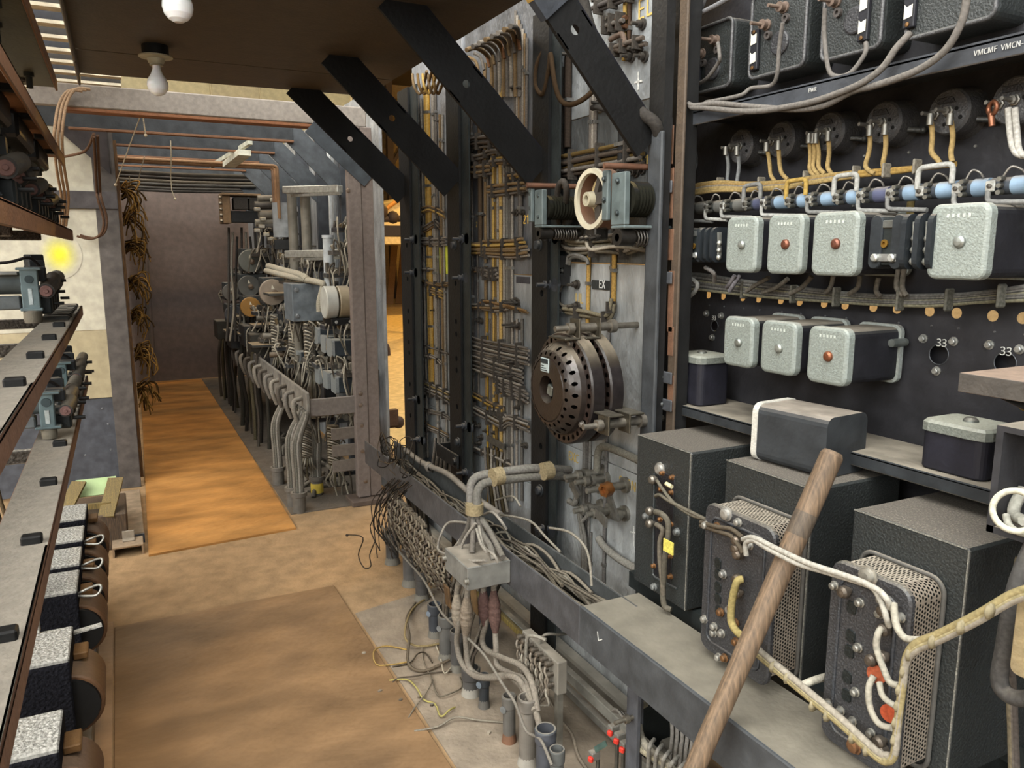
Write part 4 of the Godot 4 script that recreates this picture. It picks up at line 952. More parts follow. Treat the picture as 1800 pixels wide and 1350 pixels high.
func relay_panel() -> void:
	var t := thing("relay_board", "tall black steel relay panel filling the right side, with drilled holes and shelf bars", "panel")
	var q := MB.new("2b2d30")
	var zz := [-2.3, 0.4]
	q.bx(Vector3(DX, 1.48, zz[0]), Vector3(DX + 0.012, 3.1, zz[1])); q.bx(Vector3(DX, 0.0, zz[0]), Vector3(DX + 0.012, 1.33, zz[1]))
	# the strip with the row of round holes and, below it, three large holes
	var hz := [-1.981, -1.912, -1.825, -1.758, -1.67, -1.60, -1.514, -1.445, -1.358, -1.29, -1.203, -1.136, -1.053, -0.989]
	var z0 := -2.3
	for z in hz:
		q.bx(Vector3(DX, 1.438, z0), Vector3(DX + 0.012, 1.48, z - 0.02)); z0 = z + 0.02
		var fn := func(a: float, b: float) -> Vector3: return Vector3(DX, 1.438 + b * 0.042, z - 0.02 + a * 0.04)
		q.perf(fn, 1, 1, 0.62, 0.6, false, 16)
	q.bx(Vector3(DX, 1.438, z0), Vector3(DX + 0.012, 1.48, zz[1]))
	z0 = -2.3
	for z in [-1.945, -1.17, -1.016]:
		q.bx(Vector3(DX, 1.33, z0), Vector3(DX + 0.012, 1.39, z - 0.03)); z0 = z + 0.03
		var fn := func(a: float, b: float) -> Vector3: return Vector3(DX, 1.33 + b * 0.06, z - 0.03 + a * 0.06)
		q.perf(fn, 1, 1, 0.78 if z > -1.5 else 0.55, 0.78 if z > -1.5 else 0.55, false, 20)
		var rg := MB.new("5c6064"); rg.torus(Vector3(DX, 1.36, z), Vector3.RIGHT, 0.024 if z > -1.5 else 0.017, 0.0015, 22, 5); part(t, "hole_rim", rg, "metal")
	q.bx(Vector3(DX, 1.33, z0), Vector3(DX + 0.012, 1.39, zz[1])); q.bx(Vector3(DX, 1.39, zz[0]), Vector3(DX + 0.012, 1.438, zz[1]))
	part(t, "sheet", q, "paint")
	for p in [[1624, 595], [1677, 600], [1740, 606], [1793, 614], [1647, 652], [1243, 551], [1269, 555], [1253, 593]]:
		q = MB.new("a9aaa6"); q.bolt(onx(p[0], p[1], DX), Vector3.LEFT, 0.008, 0.012); part(t, "bolt", q, "metal", "bright hexagon bolt")
	q = MB.new("232528"); q.bx(Vector3(DX + 0.03, 1.325, -2.0), Vector3(DX + 0.05, 1.395, -0.9)); part(t, "added_backing", q, "paint")  # added dark sheet, keeps the lit hall floor out of the large holes
	for z in hz:
		q = MB.new("77787a"); q.lathe(Vector3(DX, 1.425, z + 0.008), Vector3.LEFT, [[0.003, 0], [0.002, 0.002], [0, 0.002]], 8); part(t, "rivet", q, "metal")
	for p in [[1500, 362], [1520, 274], [1598, 268], [1560, 255], [1715, 257]]:
		q = MB.new("9a9b98"); q.lathe(onx(p[0], p[1], DX), Vector3.LEFT, [[0.004, 0], [0.003, 0.003], [0, 0.003]], 8); part(t, "rivet", q, "metal")
	lettering(t, "33", onx(1255, 559, DX - 0.002), Vector3(0, 0, 1), Vector3.UP, 0.014, "a9aaa6")
	lettering(t, "33", onx(1655, 603, DX - 0.002), Vector3(0, 0, 1), Vector3.UP, 0.018, "a9aaa6")
	lettering(t, "33", onx(1768, 618, DX - 0.002), Vector3(0, 0, 1), Vector3.UP, 0.018, "a9aaa6")
	q = MB.new("3a3d40", 0.5); q.bx(Vector3(FX, 1.952, -1.94), Vector3(FX + 0.008, 1.99, 0.4), 0.002); q.bx(Vector3(FX, 1.984, -1.94), Vector3(DX, 1.992, 0.4)); part(t, "upper_angle_bar", q, "paint")
	for l in [["PWR", 1428, 158, 0.009], ["VMCMF", 1732, 90, 0.010], ["VMCN-1", 1783, 79, 0.010]]:
		lettering(t, l[0], onx(l[1], l[2], FX - 0.002), Vector3(0, 0, 1), Vector3.UP, l[3], "8f8f8c")
	q = MB.new("34373a", 0.9); q.bx(Vector3(FX, 1.104, -1.915), Vector3(FX + 0.008, 1.136, 0.4), 0.003); q.bx(Vector3(FX, 1.128, -1.915), Vector3(DX, 1.136, 0.4), 0.003); part(t, "lower_shelf", q, "paint", "dusty lower shelf")
	# trunking with clamps at the left edge
	t = thing("cable_trunking", "black and rusty brown trunking strips with small clamps beside the black relay panel", "trunking")
	q = MB.new("1e1f21"); q.bx(Vector3(1.47, 0.5, -1.885), Vector3(1.52, 3.1, -1.845), 0.003); part(t, "black_strip", q, "paint")
	q = MB.new("171819"); q.bx(Vector3(1.48, 0.5, -1.967), Vector3(1.52, 3.1, -1.887), 0.003); part(t, "back_strip", q, "paint")
	q = MB.new("45382c"); q.bx(Vector3(1.46, 0.5, -1.872), Vector3(1.47, 3.1, -1.835), 0.003); part(t, "brown_strip", q, "rust", "worn brown strip")
	for pt in [[255, 30], [340, 40], [430, 25], [530, 50], [600, 24], [690, 30], [120, 26]]:
		var pp := onx(1178, pt[0], 1.459)
		q = MB.new("684a35"); q.bx(pp + Vector3(0, -pt[1] * 0.0018, -0.012), pp + Vector3(0.002, pt[1] * 0.0018, 0.014), 0.001); part(t, "bare_patch", q, "rust", "bare orange brown patch")
	for v in [40, 165, 220, 330, 488, 662, 710]:
		var p := onx(1166, v, 1.455)
		q = MB.new("4a4d50", 0.4); q.bx(p + Vector3(-0.006, -0.018, -0.03), p + Vector3(0.0, 0.018, 0.045), 0.003); part(t, "clamp", q, "paint")
		q = MB.new("5c5f60"); q.lathe(p + Vector3(-0.006, 0, 0), Vector3.LEFT, [[0.009, 0], [0.009, 0.003], [0.005, 0.007], [0, 0.007]], 10); part(t, "clamp_screw", q, "metal")
	# cables rising behind the trunking
	t = thing("riser_cables", "four grey cables rising along the left edge inside the relay panel", "cable", "")
	for i in 4:
		q = MB.new(["6f7072", "5c5c5c", "7d7d7c", "636466"][i])
		q.hose(pxx("%d 230 1.62 %d 290 1.64 %d 312 1.6" % [1194 + i * 7, 1206 + i * 6, 1196 + i * 2]), 0.006, 6); q.hose(pxx("%d 405 1.62 %d 450 1.6 %d 478 1.58" % [1186 + i * 4, 1188 + i * 4, 1190 + i * 2]), 0.006, 6); q.hose(pxx("%d 505 1.6 %d 560 1.62 %d 620 1.64" % [1184 + i * 4, 1184 + i * 3, 1182 + i * 3]), 0.006, 6); part(t, "cable", q, "cloth")
	# fuse boxes on the upper bar
	var fb := [[-1.985, -1.805, 2.062, 2.25], [-1.735, -1.535, 2.062, 2.28], [-1.485, -1.31, 2.058, 2.28], [-1.25, -1.045, 2.056, 2.30]]
	for k in 4:
		var b: Array = fb[k]
		t = thing("fuse_box", ["small black crackle finished case leftmost on the upper bar, with a torn label strip", "second black crackle finished case on the upper bar, taller with a white torn label", "third black case on the upper bar, its strip label right of the terminals", "large black case at the right end of the upper bar, thick cable across it"][k], "instrument case")
		var c := Vector3(1.6, (b[2] + b[3]) * 0.5, (b[0] + b[1]) * 0.5)
		var w: float = b[1] - b[0]
		var h: float = b[3] - b[2]
		q = MB.new("2a2b2d", 0.5); q.loft(c, Vector3(0, 0, -1), Vector3.UP, Vector3.RIGHT, w, h, 0.02, [[0.004, 0.0], [0.0, 0.01], [0.0, 0.10]]); part(t, "case", q, "crackle")
		q = MB.new("4a4b4c", 0.4)
		var rp := []
		for p in MB.rrect(w - 0.006, h - 0.006, 0.018, 4): rp.append(c + Vector3(-0.002, p.y, -p.x))
		q.tube(rp, 0.005, 6, true); part(t, "front_rim", q, "crackle")
		q = MB.new("2f3032"); q.lathe(c + Vector3(0, -h * 0.02 - (0.03 if k < 3 else -0.03), w * 0.05), Vector3.LEFT, [[0.032, 0], [0.031, 0.004], [0.027, 0.006], [0, 0.006]], 24); part(t, "boss", q, "crackle")
		var dz: float = [-0.055, -0.075, 0.04, -0.09][k]
		q = MB.new("1f2022"); q.bx(c + Vector3(-0.012, -h * 0.40, dz - 0.014), c + Vector3(-0.001, h * 0.08, dz + 0.014), 0.002); part(t, "label_strip", q, "paint")
		for s in 2:
			q = MB.new("d8d5c6"); q.prism(PackedVector2Array([Vector2(-0.010, 0), Vector2(0.010, 0.003), Vector2(0.010, 0.028), Vector2(-0.004, 0.024), Vector2(-0.010, 0.03)]), c + Vector3(-0.0125, -h * 0.32 + s * h * 0.22, dz), Vector3(0, 0, 1), Vector3.UP, Vector3(-0.001, 0, 0)); part(t, "paper_scrap", q, "cloth")
			q = MB.new("7a5b3a"); q.lathe(c + Vector3(-0.012, -h * 0.37 + s * h * 0.42, dz), Vector3.LEFT, [[0.005, 0], [0.005, 0.003], [0, 0.004]], 8); part(t, "strip_screw", q, "metal")
		if k < 3:
			for s in 2:
				var b2 := c + Vector3(0, h * (0.10 + s * 0.13) - 0.0, [-0.04, 0.02][s] + (-0.01 if k == 2 else 0.0))
				q = MB.new("5d4c40", 0.3); q.cyl(b2, b2 + Vector3(-0.055, 0, -0.004), 0.005, -1.0, 8); q.lathe(b2, Vector3.LEFT, [[0.015, 0], [0.015, 0.005], [0.011, 0.006], [0.011, 0.016], [0.013, 0.018], [0.013, 0.022], [0, 0.022]], 10); part(t, "terminal", q, "rust")
				q = MB.new("3c3632"); q.lathe(b2 + Vector3(0, -0.028, 0.01), Vector3.LEFT, [[0.011, 0], [0.011, 0.01], [0.005, 0.01], [0.005, 0.004], [0, 0.004]], 12); part(t, "empty_socket", q, "rust")
	var leads := [["1262 75 1.56 1265 100 1.55 1262 112 1.56 1240 140 1.57 1215 152 1.58 1200 165 1.58", "short brown lead looping down from the leftmost instrument case"], ["1376 40 1.55 1370 80 1.56 1366 130 1.57 1355 150 1.58 1320 155 1.56 1300 168 1.54 1240 180 1.54", "brown lead down the front of the second instrument case"], ["1450 14 1.54 1449 60 1.55 1456 120 1.55 1470 134 1.55 1495 128 1.56 1520 95 1.57 1522 75 1.58", "brown lead hanging in a U below the third instrument case"], ["1700 -5 1.47 1690 40 1.47 1660 90 1.47 1610 125 1.47 1540 150 1.47 1500 160 1.47 1450 185 1.47 1400 192 1.47 1330 188 1.47 1260 182 1.47 1215 185 1.48 1197 165 1.5", "long grey cable drooping across the upper bar from the large case"], ["1600 58 1.5 1575 85 1.48 1550 120 1.47 1510 148 1.46 1450 172 1.46 1400 185 1.46 1320 196 1.46 1240 190 1.47 1215 188 1.48 1205 172 1.5", "second long grey cable twisting along the upper bar below the first"]]
	for l in leads:
		q = MB.new("6a6661"); q.hose(pxx(l[0]), 0.0075 if l[0].begins_with("1700") or l[0].begins_with("1600") else 0.0055, 7, 6); solo("lead_cable", l[1], "cable", q, "cloth")
	# grommet plates
	var gp := [[1206, 26, "grommet plate at the top left of the relay panel with two grey cables through it"], [1204, 332, "pale square grommet plate where the yellow cables leave the panel"], [1194, 490, "pale square grommet plate where the grey cables leave the panel"]]
	for g in gp:
		var p := onx(g[0], g[1], 1.56)
		t = thing("grommet_plate", g[2], "plate")
		q = MB.new("8d8e8a", 0.2)
		var fn := func(a: float, b: float) -> Vector3: return p + Vector3(0, (b - 0.5) * 0.075, (a - 0.5) * 0.09)
		q.perf(fn, 1, 1, 0.66, 0.78, false, 20); part(t, "plate", q, "metal")
		q = MB.new("55565a"); q.torus(p + Vector3(-0.003, 0, 0), Vector3.RIGHT, 0.031, 0.006, 24, 6); part(t, "ring", q, "metal")
	q = MB.new("77787a"); q.hose(pxx("1212 38 1.55 1235 22 1.53 1262 8 1.52 1290 -8 1.5"), 0.007, 6); q.hose(pxx("1208 30 1.56 1232 14 1.54 1240 -8 1.53"), 0.007, 6); solo("grommet_cables", "pair of grey cables leaving the topmost grommet plate", "cable", q, "cloth")
	# meters
	var gl := ["small black round meter nearest the left column, with two grey leads", "second black round meter from the left column, two yellow leads", "third black round meter from the left column, four yellow leads", "fourth black round meter from the left column, in the middle of the row", "fifth black round meter, at the right end of the yellow cable run", "black round meter cut by the right edge, with white leads"]
	for k in 6: gauge(k, Vector3(1.64, 1.897, [-1.803, -1.647, -1.485, -1.325, -1.16, -1.018][k]), 2, YEL, gl[k])
	t = thing("yellow_harness", "bundle of dusty yellow cables running from the grommet plate to the meters", "cable harness")
	for i in 6:
		q = MB.new(["a18a5c", "9c8150", "8b8273", "ab9464", "9c8a60", "a18a5c"][i])
		q.hose(pxx("1200 %f 1.6 1225 %f 1.6 1265 %f 1.61 1320 %f 1.62 1380 %f 1.62 1440 %f 1.62 1500 %f 1.63" % [338 + i * 1.5, 325 + i * 3.0, 320 + i * 3.0, 322 + i * 2.6, 319 + i * 2.4, 310 + i * 2.0, 303 + i * 1.6]), 0.0055, 6); part(t, "cable", q, "cloth")
	for i in 2:
		q = MB.new("a88a50"); q.hose(pxx("1500 %d 1.63 1560 %d 1.64 1620 %d 1.64 1680 %d 1.64" % [304 + i * 5, 299 + i * 5, 294 + i * 2, 288 + i]), 0.006, 6); part(t, "cable", q, "cloth")
	var ylead := [["1285 262 1281 290 1278 318 1283 322", "86898a"], ["1305 262 1300 290 1295 322 1300 328", "86898a"], ["1357 255 1353 285 1354 308 1363 320", ""], ["1378 252 1370 285 1373 305 1385 316", ""], ["1432 240 1425 270 1423 300 1432 310 1440 312", ""], ["1440 240 1432 275 1428 295 1440 308", ""], ["1444 240 1440 268 1438 295 1450 306", ""], ["1466 236 1458 270 1454 295 1462 306", ""], ["1539 226 1530 260 1520 293 1530 302 1538 305", ""], ["1566 224 1558 258 1551 292 1560 301", ""], ["1646 206 1640 240 1636 268 1648 280 1652 287", ""], ["1681 206 1676 240 1671 270 1674 284", ""]]
	for l in ylead:
		var pts := px(l[0], 1.63)
		pts[0].x = 1.61
		q = MB.new(l[1] if l[1] else "ad9566"); q.tube(MB.bend(pts, 0.02, 4), 0.0058, 7); part(t, "meter_lead", q, "cloth")
		q = MB.new("8c8a83"); q.cyl(pts[0] + Vector3(0, 0.006, 0), pts[0] + Vector3(0, -0.018, 0), 0.0072, -1.0, 8); part(t, "cable_lug", q, "metal")
	for u in [[1266, 322], [1338, 322], [1418, 312], [1505, 304], [1558, 300], [1612, 293]]:
		var p := onx(u[0], u[1], 1.625)
		q = MB.new("8a8478"); q.box(p, Vector3(0.03, 0.034, 0.006), Basis.IDENTITY, 0.003); part(t, "lacing", q, "cloth")
	t = thing("white_leads", "pair of white cables looping below the meter at the right edge", "cable")
	for i in 2:
		q = MB.new("b6b4ae"); q.hose(pxx("%d 190 1.6 %d 235 1.6 %d 262 1.6 %d 273 1.6 1830 272 1.62" % [1772 + i * 12, 1776 + i * 12, 1782 + i * 9, 1795 + i * 6]), 0.0065, 7); part(t, "cable", q, "cloth")
	q = MB.new("8a5a44"); q.torus(onx(1745, 190, 1.58), Vector3(1, 0, 0.4), 0.012, 0.005, 14, 5); q.cyl(onx(1742, 200, 1.58), onx(1744, 222, 1.58), 0.006, -1.0, 8); part(t, "copper_lug", q, "metal")
	# row of tubular resistors
	var rz := [-2.03, -1.968, -1.874, -1.804, -1.711, -1.644, -1.554, -1.485, -1.40, -1.33, -1.25, -1.174, -1.09, -1.018, -0.93]
	for k in 14:
		var c := Vector3(1.6, 1.727, rz[k])
		var L: float = rz[k + 1] - rz[k]
		var blue := k >= 5 and k != 9
		t = thing("tubular_resistor", "%s tubular resistor, %s from the left column in the row above the relays" % ["dusty black" if k < 5 else "pale blue banded" if blue else "dark violet", ORD[k]], "resistor")
		q = MB.new("2e2f31" if k < 4 else "3d4148", 0.6); q.cyl(c + Vector3(0, 0, 0.0), c + Vector3(0, 0, L * 0.55), 0.017, -1.0, 16); part(t, "end_cap", q, "paint")
		q = MB.new("5a5a58" if k < 4 else "7f97ad" if blue else "4d5068", 0.7); q.cyl(c + Vector3(0, 0, L * 0.5), c + Vector3(0, 0, L - 0.004), 0.0185, -1.0, 18); part(t, "tube", q, "paint")
		q = MB.new("c3c4bf"); q.bx(c + Vector3(-0.024, -0.011, -0.002), c + Vector3(-0.018, 0.011, 0.018), 0.002); part(t, "clip_plate", q, "metal")
		q = MB.new("55524c"); q.lathe(c + Vector3(-0.024, 0, 0.008), Vector3.LEFT, [[0.005, 0], [0.005, 0.003], [0, 0.004]], 8); part(t, "clip_screw", q, "metal")
		for s in 3:
			q = MB.new("77766f", 0.3); q.cyl(c + Vector3(-0.012, 0.014 - s * 0.013, L * 0.3), c + Vector3(-0.034, 0.012 - s * 0.013, L * 0.36), 0.006, 0.005, 7); part(t, "stud", q, "metal")
		q = MB.new("8b8780"); q.hose([c + Vector3(-0.015, 0.014, L * 0.3), c + Vector3(-0.012, 0.035, L * 0.45), c + Vector3(-0.004, 0.030, L * 0.62), c + Vector3(-0.012, 0.019, L * 0.8)], 0.0025, 5); part(t, "tag_wire", q, "metal")
		var dn := rng.randf_range(0.03, 0.04)
		q = MB.new(["8f8f8c", "7c7c7a", "a5a5a0"][k % 3] if k != 6 else "a58a4c")
		var up := k in [4, 6, 8, 11]
		if up: q.tube(MB.bend([c + Vector3(-0.02, 0.005, 0.0), c + Vector3(-0.02, 0.05, 0.0), c + Vector3(-0.02, 0.052, L * 0.95), c + Vector3(-0.02, 0.012, L * 0.95)], 0.014, 4), 0.0062, 7)
		else: q.tube(MB.bend([c + Vector3(-0.02, -0.008, 0.004), c + Vector3(-0.02, -dn, 0.004), c + Vector3(-0.012, -dn - 0.006, L * 1.3)], 0.014, 4), 0.0055, 7)
		part(t, "jumper", q, "cloth")
	q = MB.new("8a7a50"); q.tube(MB.smooth(pxx("1602 350 1.66 1600 370 1.66 1602 385 1.66"), 3), 0.009, 6); solo("yellow_drop_wire", "short yellowish wire dropping behind the resistors towards the switch block", "wire", q, "cloth")
	# upper relay row
	switch_block("small black switch block at the left end of the upper relay row", Vector3(1.52, 1.615, -1.868), 0.085, 0.10, 1)
	cover_relay("first grey faced relay of the upper row, next to the small switch block", Vector3(1.50, 1.615, -1.626), 0.115, 0.148, 0.19, "9ea39e")
	cover_relay("second grey faced relay of the upper row, with a copper coloured knob", Vector3(1.50, 1.615, -1.472), 0.115, 0.148, 0.19, "8a5a48")
	cover_relay("third grey faced relay of the upper row, wider with a red brown knob", Vector3(1.50, 1.615, -1.318), 0.13, 0.148, 0.19, "7c5244")
	switch_block("larger black switch block between the grey faced relays of the upper row", Vector3(1.51, 1.618, -1.215), 0.10, 0.118, 1)
	cover_relay("big grey faced relay cut by the right edge in the upper row", Vector3(1.50, 1.617, -1.016), 0.125, 0.15, 0.19, "9ea39e")
	# lower relay row
	cover_relay("left relay of the three in the lower row, grey face and small knob", Vector3(1.50, 1.353, -1.620), 0.112, 0.136, 0.19, "959a95")
	cover_relay("middle relay of the three in the lower row, grey face and domed knob", Vector3(1.50, 1.353, -1.474), 0.118, 0.136, 0.19, "a3a8a2")
	cover_relay("right relay of the three in the lower row, orange brown knob, long black side", Vector3(1.50, 1.351, -1.317), 0.118, 0.137, 0.19, "8f5a40")
	# grey harness below the upper row
	t = thing("grey_harness", "thick laced bundle of grey cables under the upper relay row", "cable harness")
	for i in 10:
		q = MB.new(["6d6c69", "5a5957", "7b7a76", "4b4a48", "85836f"][i % 5])
		var a := i * 2.6
		q.hose(pxx("1192 %f 1.58 1225 %f 1.62 1290 %f 1.64 1370 %f 1.65 1450 %f 1.66 1540 %f 1.66 1640 %f 1.66 1720 %f 1.66 1830 %f 1.66" % [485 + a, 482 + a * 1.1, 492 + a, 502 + a * 0.9, 512 + a * 0.7, 520 + a * 0.6, 520 + a * 0.7, 516 + a * 0.6, 500 + a * 1.1]), 0.0062, 6, 5); part(t, "cable", q, "cloth")
	for s in ["1292 484 1.6 1282 500 1.6 1278 505 1.62", "1240 470 1.56 1255 480 1.56 1256 495 1.6", "1300 485 1.62 1290 500 1.6 1282 512 1.6", "1352 488 1.62 1330 500 1.62 1312 512 1.62", "1385 490 1.62 1365 505 1.62 1340 514 1.62", "1427 486 1.62 1410 505 1.62 1388 516 1.62", "1465 485 1.64 1460 505 1.64 1450 515 1.64", "1512 485 1.64 1508 505 1.64 1492 517 1.64", "1545 488 1.64 1540 510 1.64 1548 522 1.64", "1580 470 1.64 1576 505 1.64 1588 520 1.64", "1590 470 1.64 1586 505 1.64 1594 520 1.64"]:
		q = MB.new(["77757a", "8a8886", "6a665e"][s.length() % 3]); q.hose(pxx(s), 0.0065, 6); part(t, "branch_cable", q, "cloth")
	q = MB.new("7d7c78"); q.hose(pxx("1195 480 1.56 1215 490 1.55 1226 500 1.55 1222 512 1.55 1213 520 1.55"), 0.007, 7); part(t, "loose_end", q, "cloth")
	for u in [[1247, 497], [1308, 510], [1395, 517], [1470, 522], [1582, 528], [1668, 527], [1760, 520]]:
		q = MB.new("6a685f"); q.box(onx(u[0], u[1], 1.645), Vector3(0.03, 0.05, 0.007), Basis.IDENTITY, 0.004); part(t, "lacing", q, "cloth")
	# relay cans standing on the lower shelf, and the loose one on the transformer
	can("black can with a grey lid at the left end of the lower shelf", Vector3(1.585, 1.137, -1.865), 0.125, 0.15, 0.14)
	can("black can with a grey chamfered lid on the right part of the lower shelf", Vector3(1.585, 1.137, -1.005), 0.125, 0.105, 0.15)
	# open junction box at the right edge
	t = thing("junction_box", "open dusty steel junction box with a raised lid at the right edge", "box")
	var j0 := onx(1752, 757, 1.30)
	var j1 := onx(1748, 938, 1.30)
	q = MB.new("35353a", 0.9)
	q.bx(Vector3(1.30, j1.y, j0.z), Vector3(1.66, j0.y, j0.z + 0.012)); q.bx(Vector3(1.30, j1.y, j0.z), Vector3(1.66, j1.y + 0.012, j0.z + 0.34)); q.bx(Vector3(1.648, j1.y, j0.z), Vector3(1.66, j0.y, j0.z + 0.34)); q.bx(Vector3(1.30, j0.y, j0.z), Vector3(1.42, j0.y + 0.01, j0.z + 0.34)); part(t, "body", q, "paint")
	q = MB.new("46413c", 0.9); q.dcol = Color("8b7768").srgb_to_linear()
	var la := onx(1688, 655, 1.38)
	q.prism(PackedVector2Array([Vector2(0, 0), Vector2(0.30, 0), Vector2(0.30, -0.012), Vector2(0, -0.012)]), la, Vector3(1, 0.0, 0), Vector3.UP, Vector3(0, 0, 0.45)); q.bx(la + Vector3(-0.003, -0.035, 0), la + Vector3(0.002, 0, 0.45), 0.001); q.quad(la + Vector3(0.0, -0.012, 0.002), Vector3(1.42, j0.y + 0.01, j0.z), Vector3(1.62, j0.y + 0.01, j0.z), la + Vector3(0.25, -0.012, 0.002)); q.quad(la + Vector3(0.25, -0.012, 0.006), Vector3(1.62, j0.y + 0.01, j0.z + 0.004), Vector3(1.42, j0.y + 0.01, j0.z + 0.004), la + Vector3(0.0, -0.012, 0.006)); part(t, "lid", q, "rust", "dusty brown lid")
	q = MB.new("b8a040"); q.torus(onx(1800, 712, 1.5), Vector3.RIGHT, 0.008, 0.003); part(t, "brass_ring", q, "metal")
	t = thing("white_cable_loop", "off white cable loop hanging in the open junction box", "cable")
	q = MB.new("c9c6b4"); q.torus(onx(1785, 898, 1.28), Vector3(-1, 0.2, 0.3), 0.033, 0.0055, 26, 7); part(t, "loop", q, "cloth")
	q = MB.new("a8a69c"); q.hose(pxx("1768 905 1.30 1775 925 1.29 1800 938 1.29 1830 935 1.3"), 0.006, 7); q.hose(pxx("1800 860 1.36 1785 885 1.34 1782 905 1.33 1800 915 1.3"), 0.010, 7); part(t, "tail", q, "cloth")

func can(label: String, p: Vector3, d: float, h: float, w: float) -> void:
	var t := thing("relay_can", label, "relay")
	var q := MB.new("22262b", 0.7)
	q.loft(p, Vector3(1, 0, 0), Vector3(0, 0, -1), Vector3.UP, d - 0.008, w - 0.008, 0.02, [[0.003, 0.0], [0.0, 0.004], [0.0, h - 0.02]], 5); part(t, "case", q, "paint")
	q = MB.new("70756f", 0.7); q.dcol = Color("a5a596").srgb_to_linear()
	q.loft(p + Vector3(0, h - 0.022, 0), Vector3(1, 0, 0), Vector3(0, 0, -1), Vector3.UP, d, w, 0.022, [[0.0, 0.0], [0.0, 0.018], [0.006, 0.024]], 2); part(t, "lid", q, "cast", "grey cast lid")
	q = MB.new("7d827c", 0.6); q.lathe(p + Vector3(0, h, 0), Vector3.UP, [[0.016, 0], [0.015, 0.006], [0.009, 0.011], [0, 0.012]], 16); part(t, "knob", q, "metal")

func fixings(t: Node3D, s: String, x: float, col := "a8a49c", r := 0.009) -> void:
	for p in px(s, x):
		var q := MB.new(col, 0.2); q.lathe(p, Vector3.LEFT, [[r * 1.25, 0], [r * 1.25, 0.003], [r, 0.004], [r * 0.9, 0.011], [r * 0.5, 0.013], [0, 0.013]], 8); part(t, "bolt", q, "metal")
func knobs(t: Node3D, s: String, x: float, col := "6c635a", r := 0.014) -> void:
	for p in px(s, x):
		var q := MB.new(col, 0.3); q.lathe(p, Vector3.LEFT, [[r * 0.6, 0], [r * 0.6, 0.008], [r, 0.010], [r, 0.020], [r * 0.7, 0.026], [0, 0.028]], 12); part(t, "terminal", q, "metal")
func slots(t: Node3D, s: String, x: float) -> void:
	for p in px(s, x):
		var q := MB.new("1c1d1f"); q.loft(p + Vector3(0.001, 0, 0), Vector3(0, 0, -1), Vector3.UP, Vector3.LEFT, 0.022, 0.026, 0.007, [[0, 0], [0.001, 0.003]], 3); part(t, "blind_plug", q, "crackle")

func screen_cover(t: Node3D, y0: float, y1: float, z0: float, z1: float) -> void:
	var xf := 1.235
	var xb := 1.328
	var c := Vector3(xf, (y0 + y1) * 0.5, (z0 + z1) * 0.5)
	var q := MB.new("3e3f40", 0.7)
	q.loft(c + Vector3(0.012, 0, 0), Vector3(0, 0, -1), Vector3.UP, Vector3.LEFT, z1 - z0, y1 - y0, 0.03, [[0, 0], [0, 0.008], [0.004, 0.012]], 5); part(t, "front_plate", q, "crackle")
	q = MB.new("3a3d41", 0.3)
	var rr := []
	for p in MB.rrect(z1 - z0 - 0.055, y1 - y0 - 0.06, 0.02, 4): rr.append(c + Vector3(-0.001, p.y, -p.x))
	q.tube(rr, 0.004, 5, true); part(t, "raised_bead", q, "crackle")
	q = MB.new("7a7064", 0.5); q.dcol = Color("a59c8e").srgb_to_linear()
	var H := y1 - y0
	var R := 0.03
	var top := func(a: float, b: float) -> Vector3: return Vector3(lerpf(xf + 0.01, xb, b), y1 - 0.002, lerpf(z0 + R, z1 - R, a))
	var rgt := func(a: float, b: float) -> Vector3: return Vector3(lerpf(xf + 0.01, xb, b), lerpf(y0 + R, y1 - R, a), z1 - 0.002)
	var lft := func(a: float, b: float) -> Vector3: return Vector3(lerpf(xb, xf + 0.01, b), lerpf(y0 + R, y1 - R, a), z0 + 0.002)
	var cor := func(a: float, b: float) -> Vector3: return Vector3(lerpf(xf + 0.01, xb, b), y1 - R + sin(a * PI / 2) * (R - 0.002), z1 - R + cos(a * PI / 2) * (R - 0.002))
	var nt := int((z1 - z0 - 2 * R) / 0.0088)
	var nr := int((H - 2 * R) / 0.0088)
	var nd := 11
	q.perf(top, nt, nd, 0.72, 0.72); q.perf(rgt, nr, nd, 0.72, 0.72); q.perf(lft, nr, nd, 0.72, 0.72, true, 4); q.perf(cor, 5, nd, 0.72, 0.72)
	part(t, "perforated_screen", q, "rust")
	q = MB.new("4a4844", 0.6)
	var er := []
	for p in MB.rrect(z1 - z0 + 0.004, H + 0.004, R, 5): er.append(Vector3(xb - 0.004, c.y + p.y, c.z - p.x))
	q.tube(er, 0.005, 6, true); part(t, "screen_edge", q, "rust")

func tbox(t: Node3D, y0: float, y1: float, z0: float, z1: float) -> void:
	var q := MB.new("313233", 0.95); q.dcol = Color("79736a").srgb_to_linear()
	q.box(Vector3(1.475, (y0 + y1) * 0.5, (z0 + z1) * 0.5), Vector3(0.29, y1 - y0, z1 - z0), Basis.IDENTITY, 0.005); part(t, "case", q, "crackle")
	q = MB.new("85837b"); q.bx(Vector3(1.3285, y0 + 0.004, z1 - 0.002), Vector3(1.331, y1 - 0.003, z1 + 0.0008)); part(t, "worn_edge", q, "crackle", "rubbed pale edge")
	q = MB.new("85837b"); q.bx(Vector3(1.3285, y1 - 0.002, z0 + 0.004), Vector3(1.331, y1 + 0.0008, z1 - 0.004)); part(t, "worn_edge", q, "crackle", "rubbed pale edge")

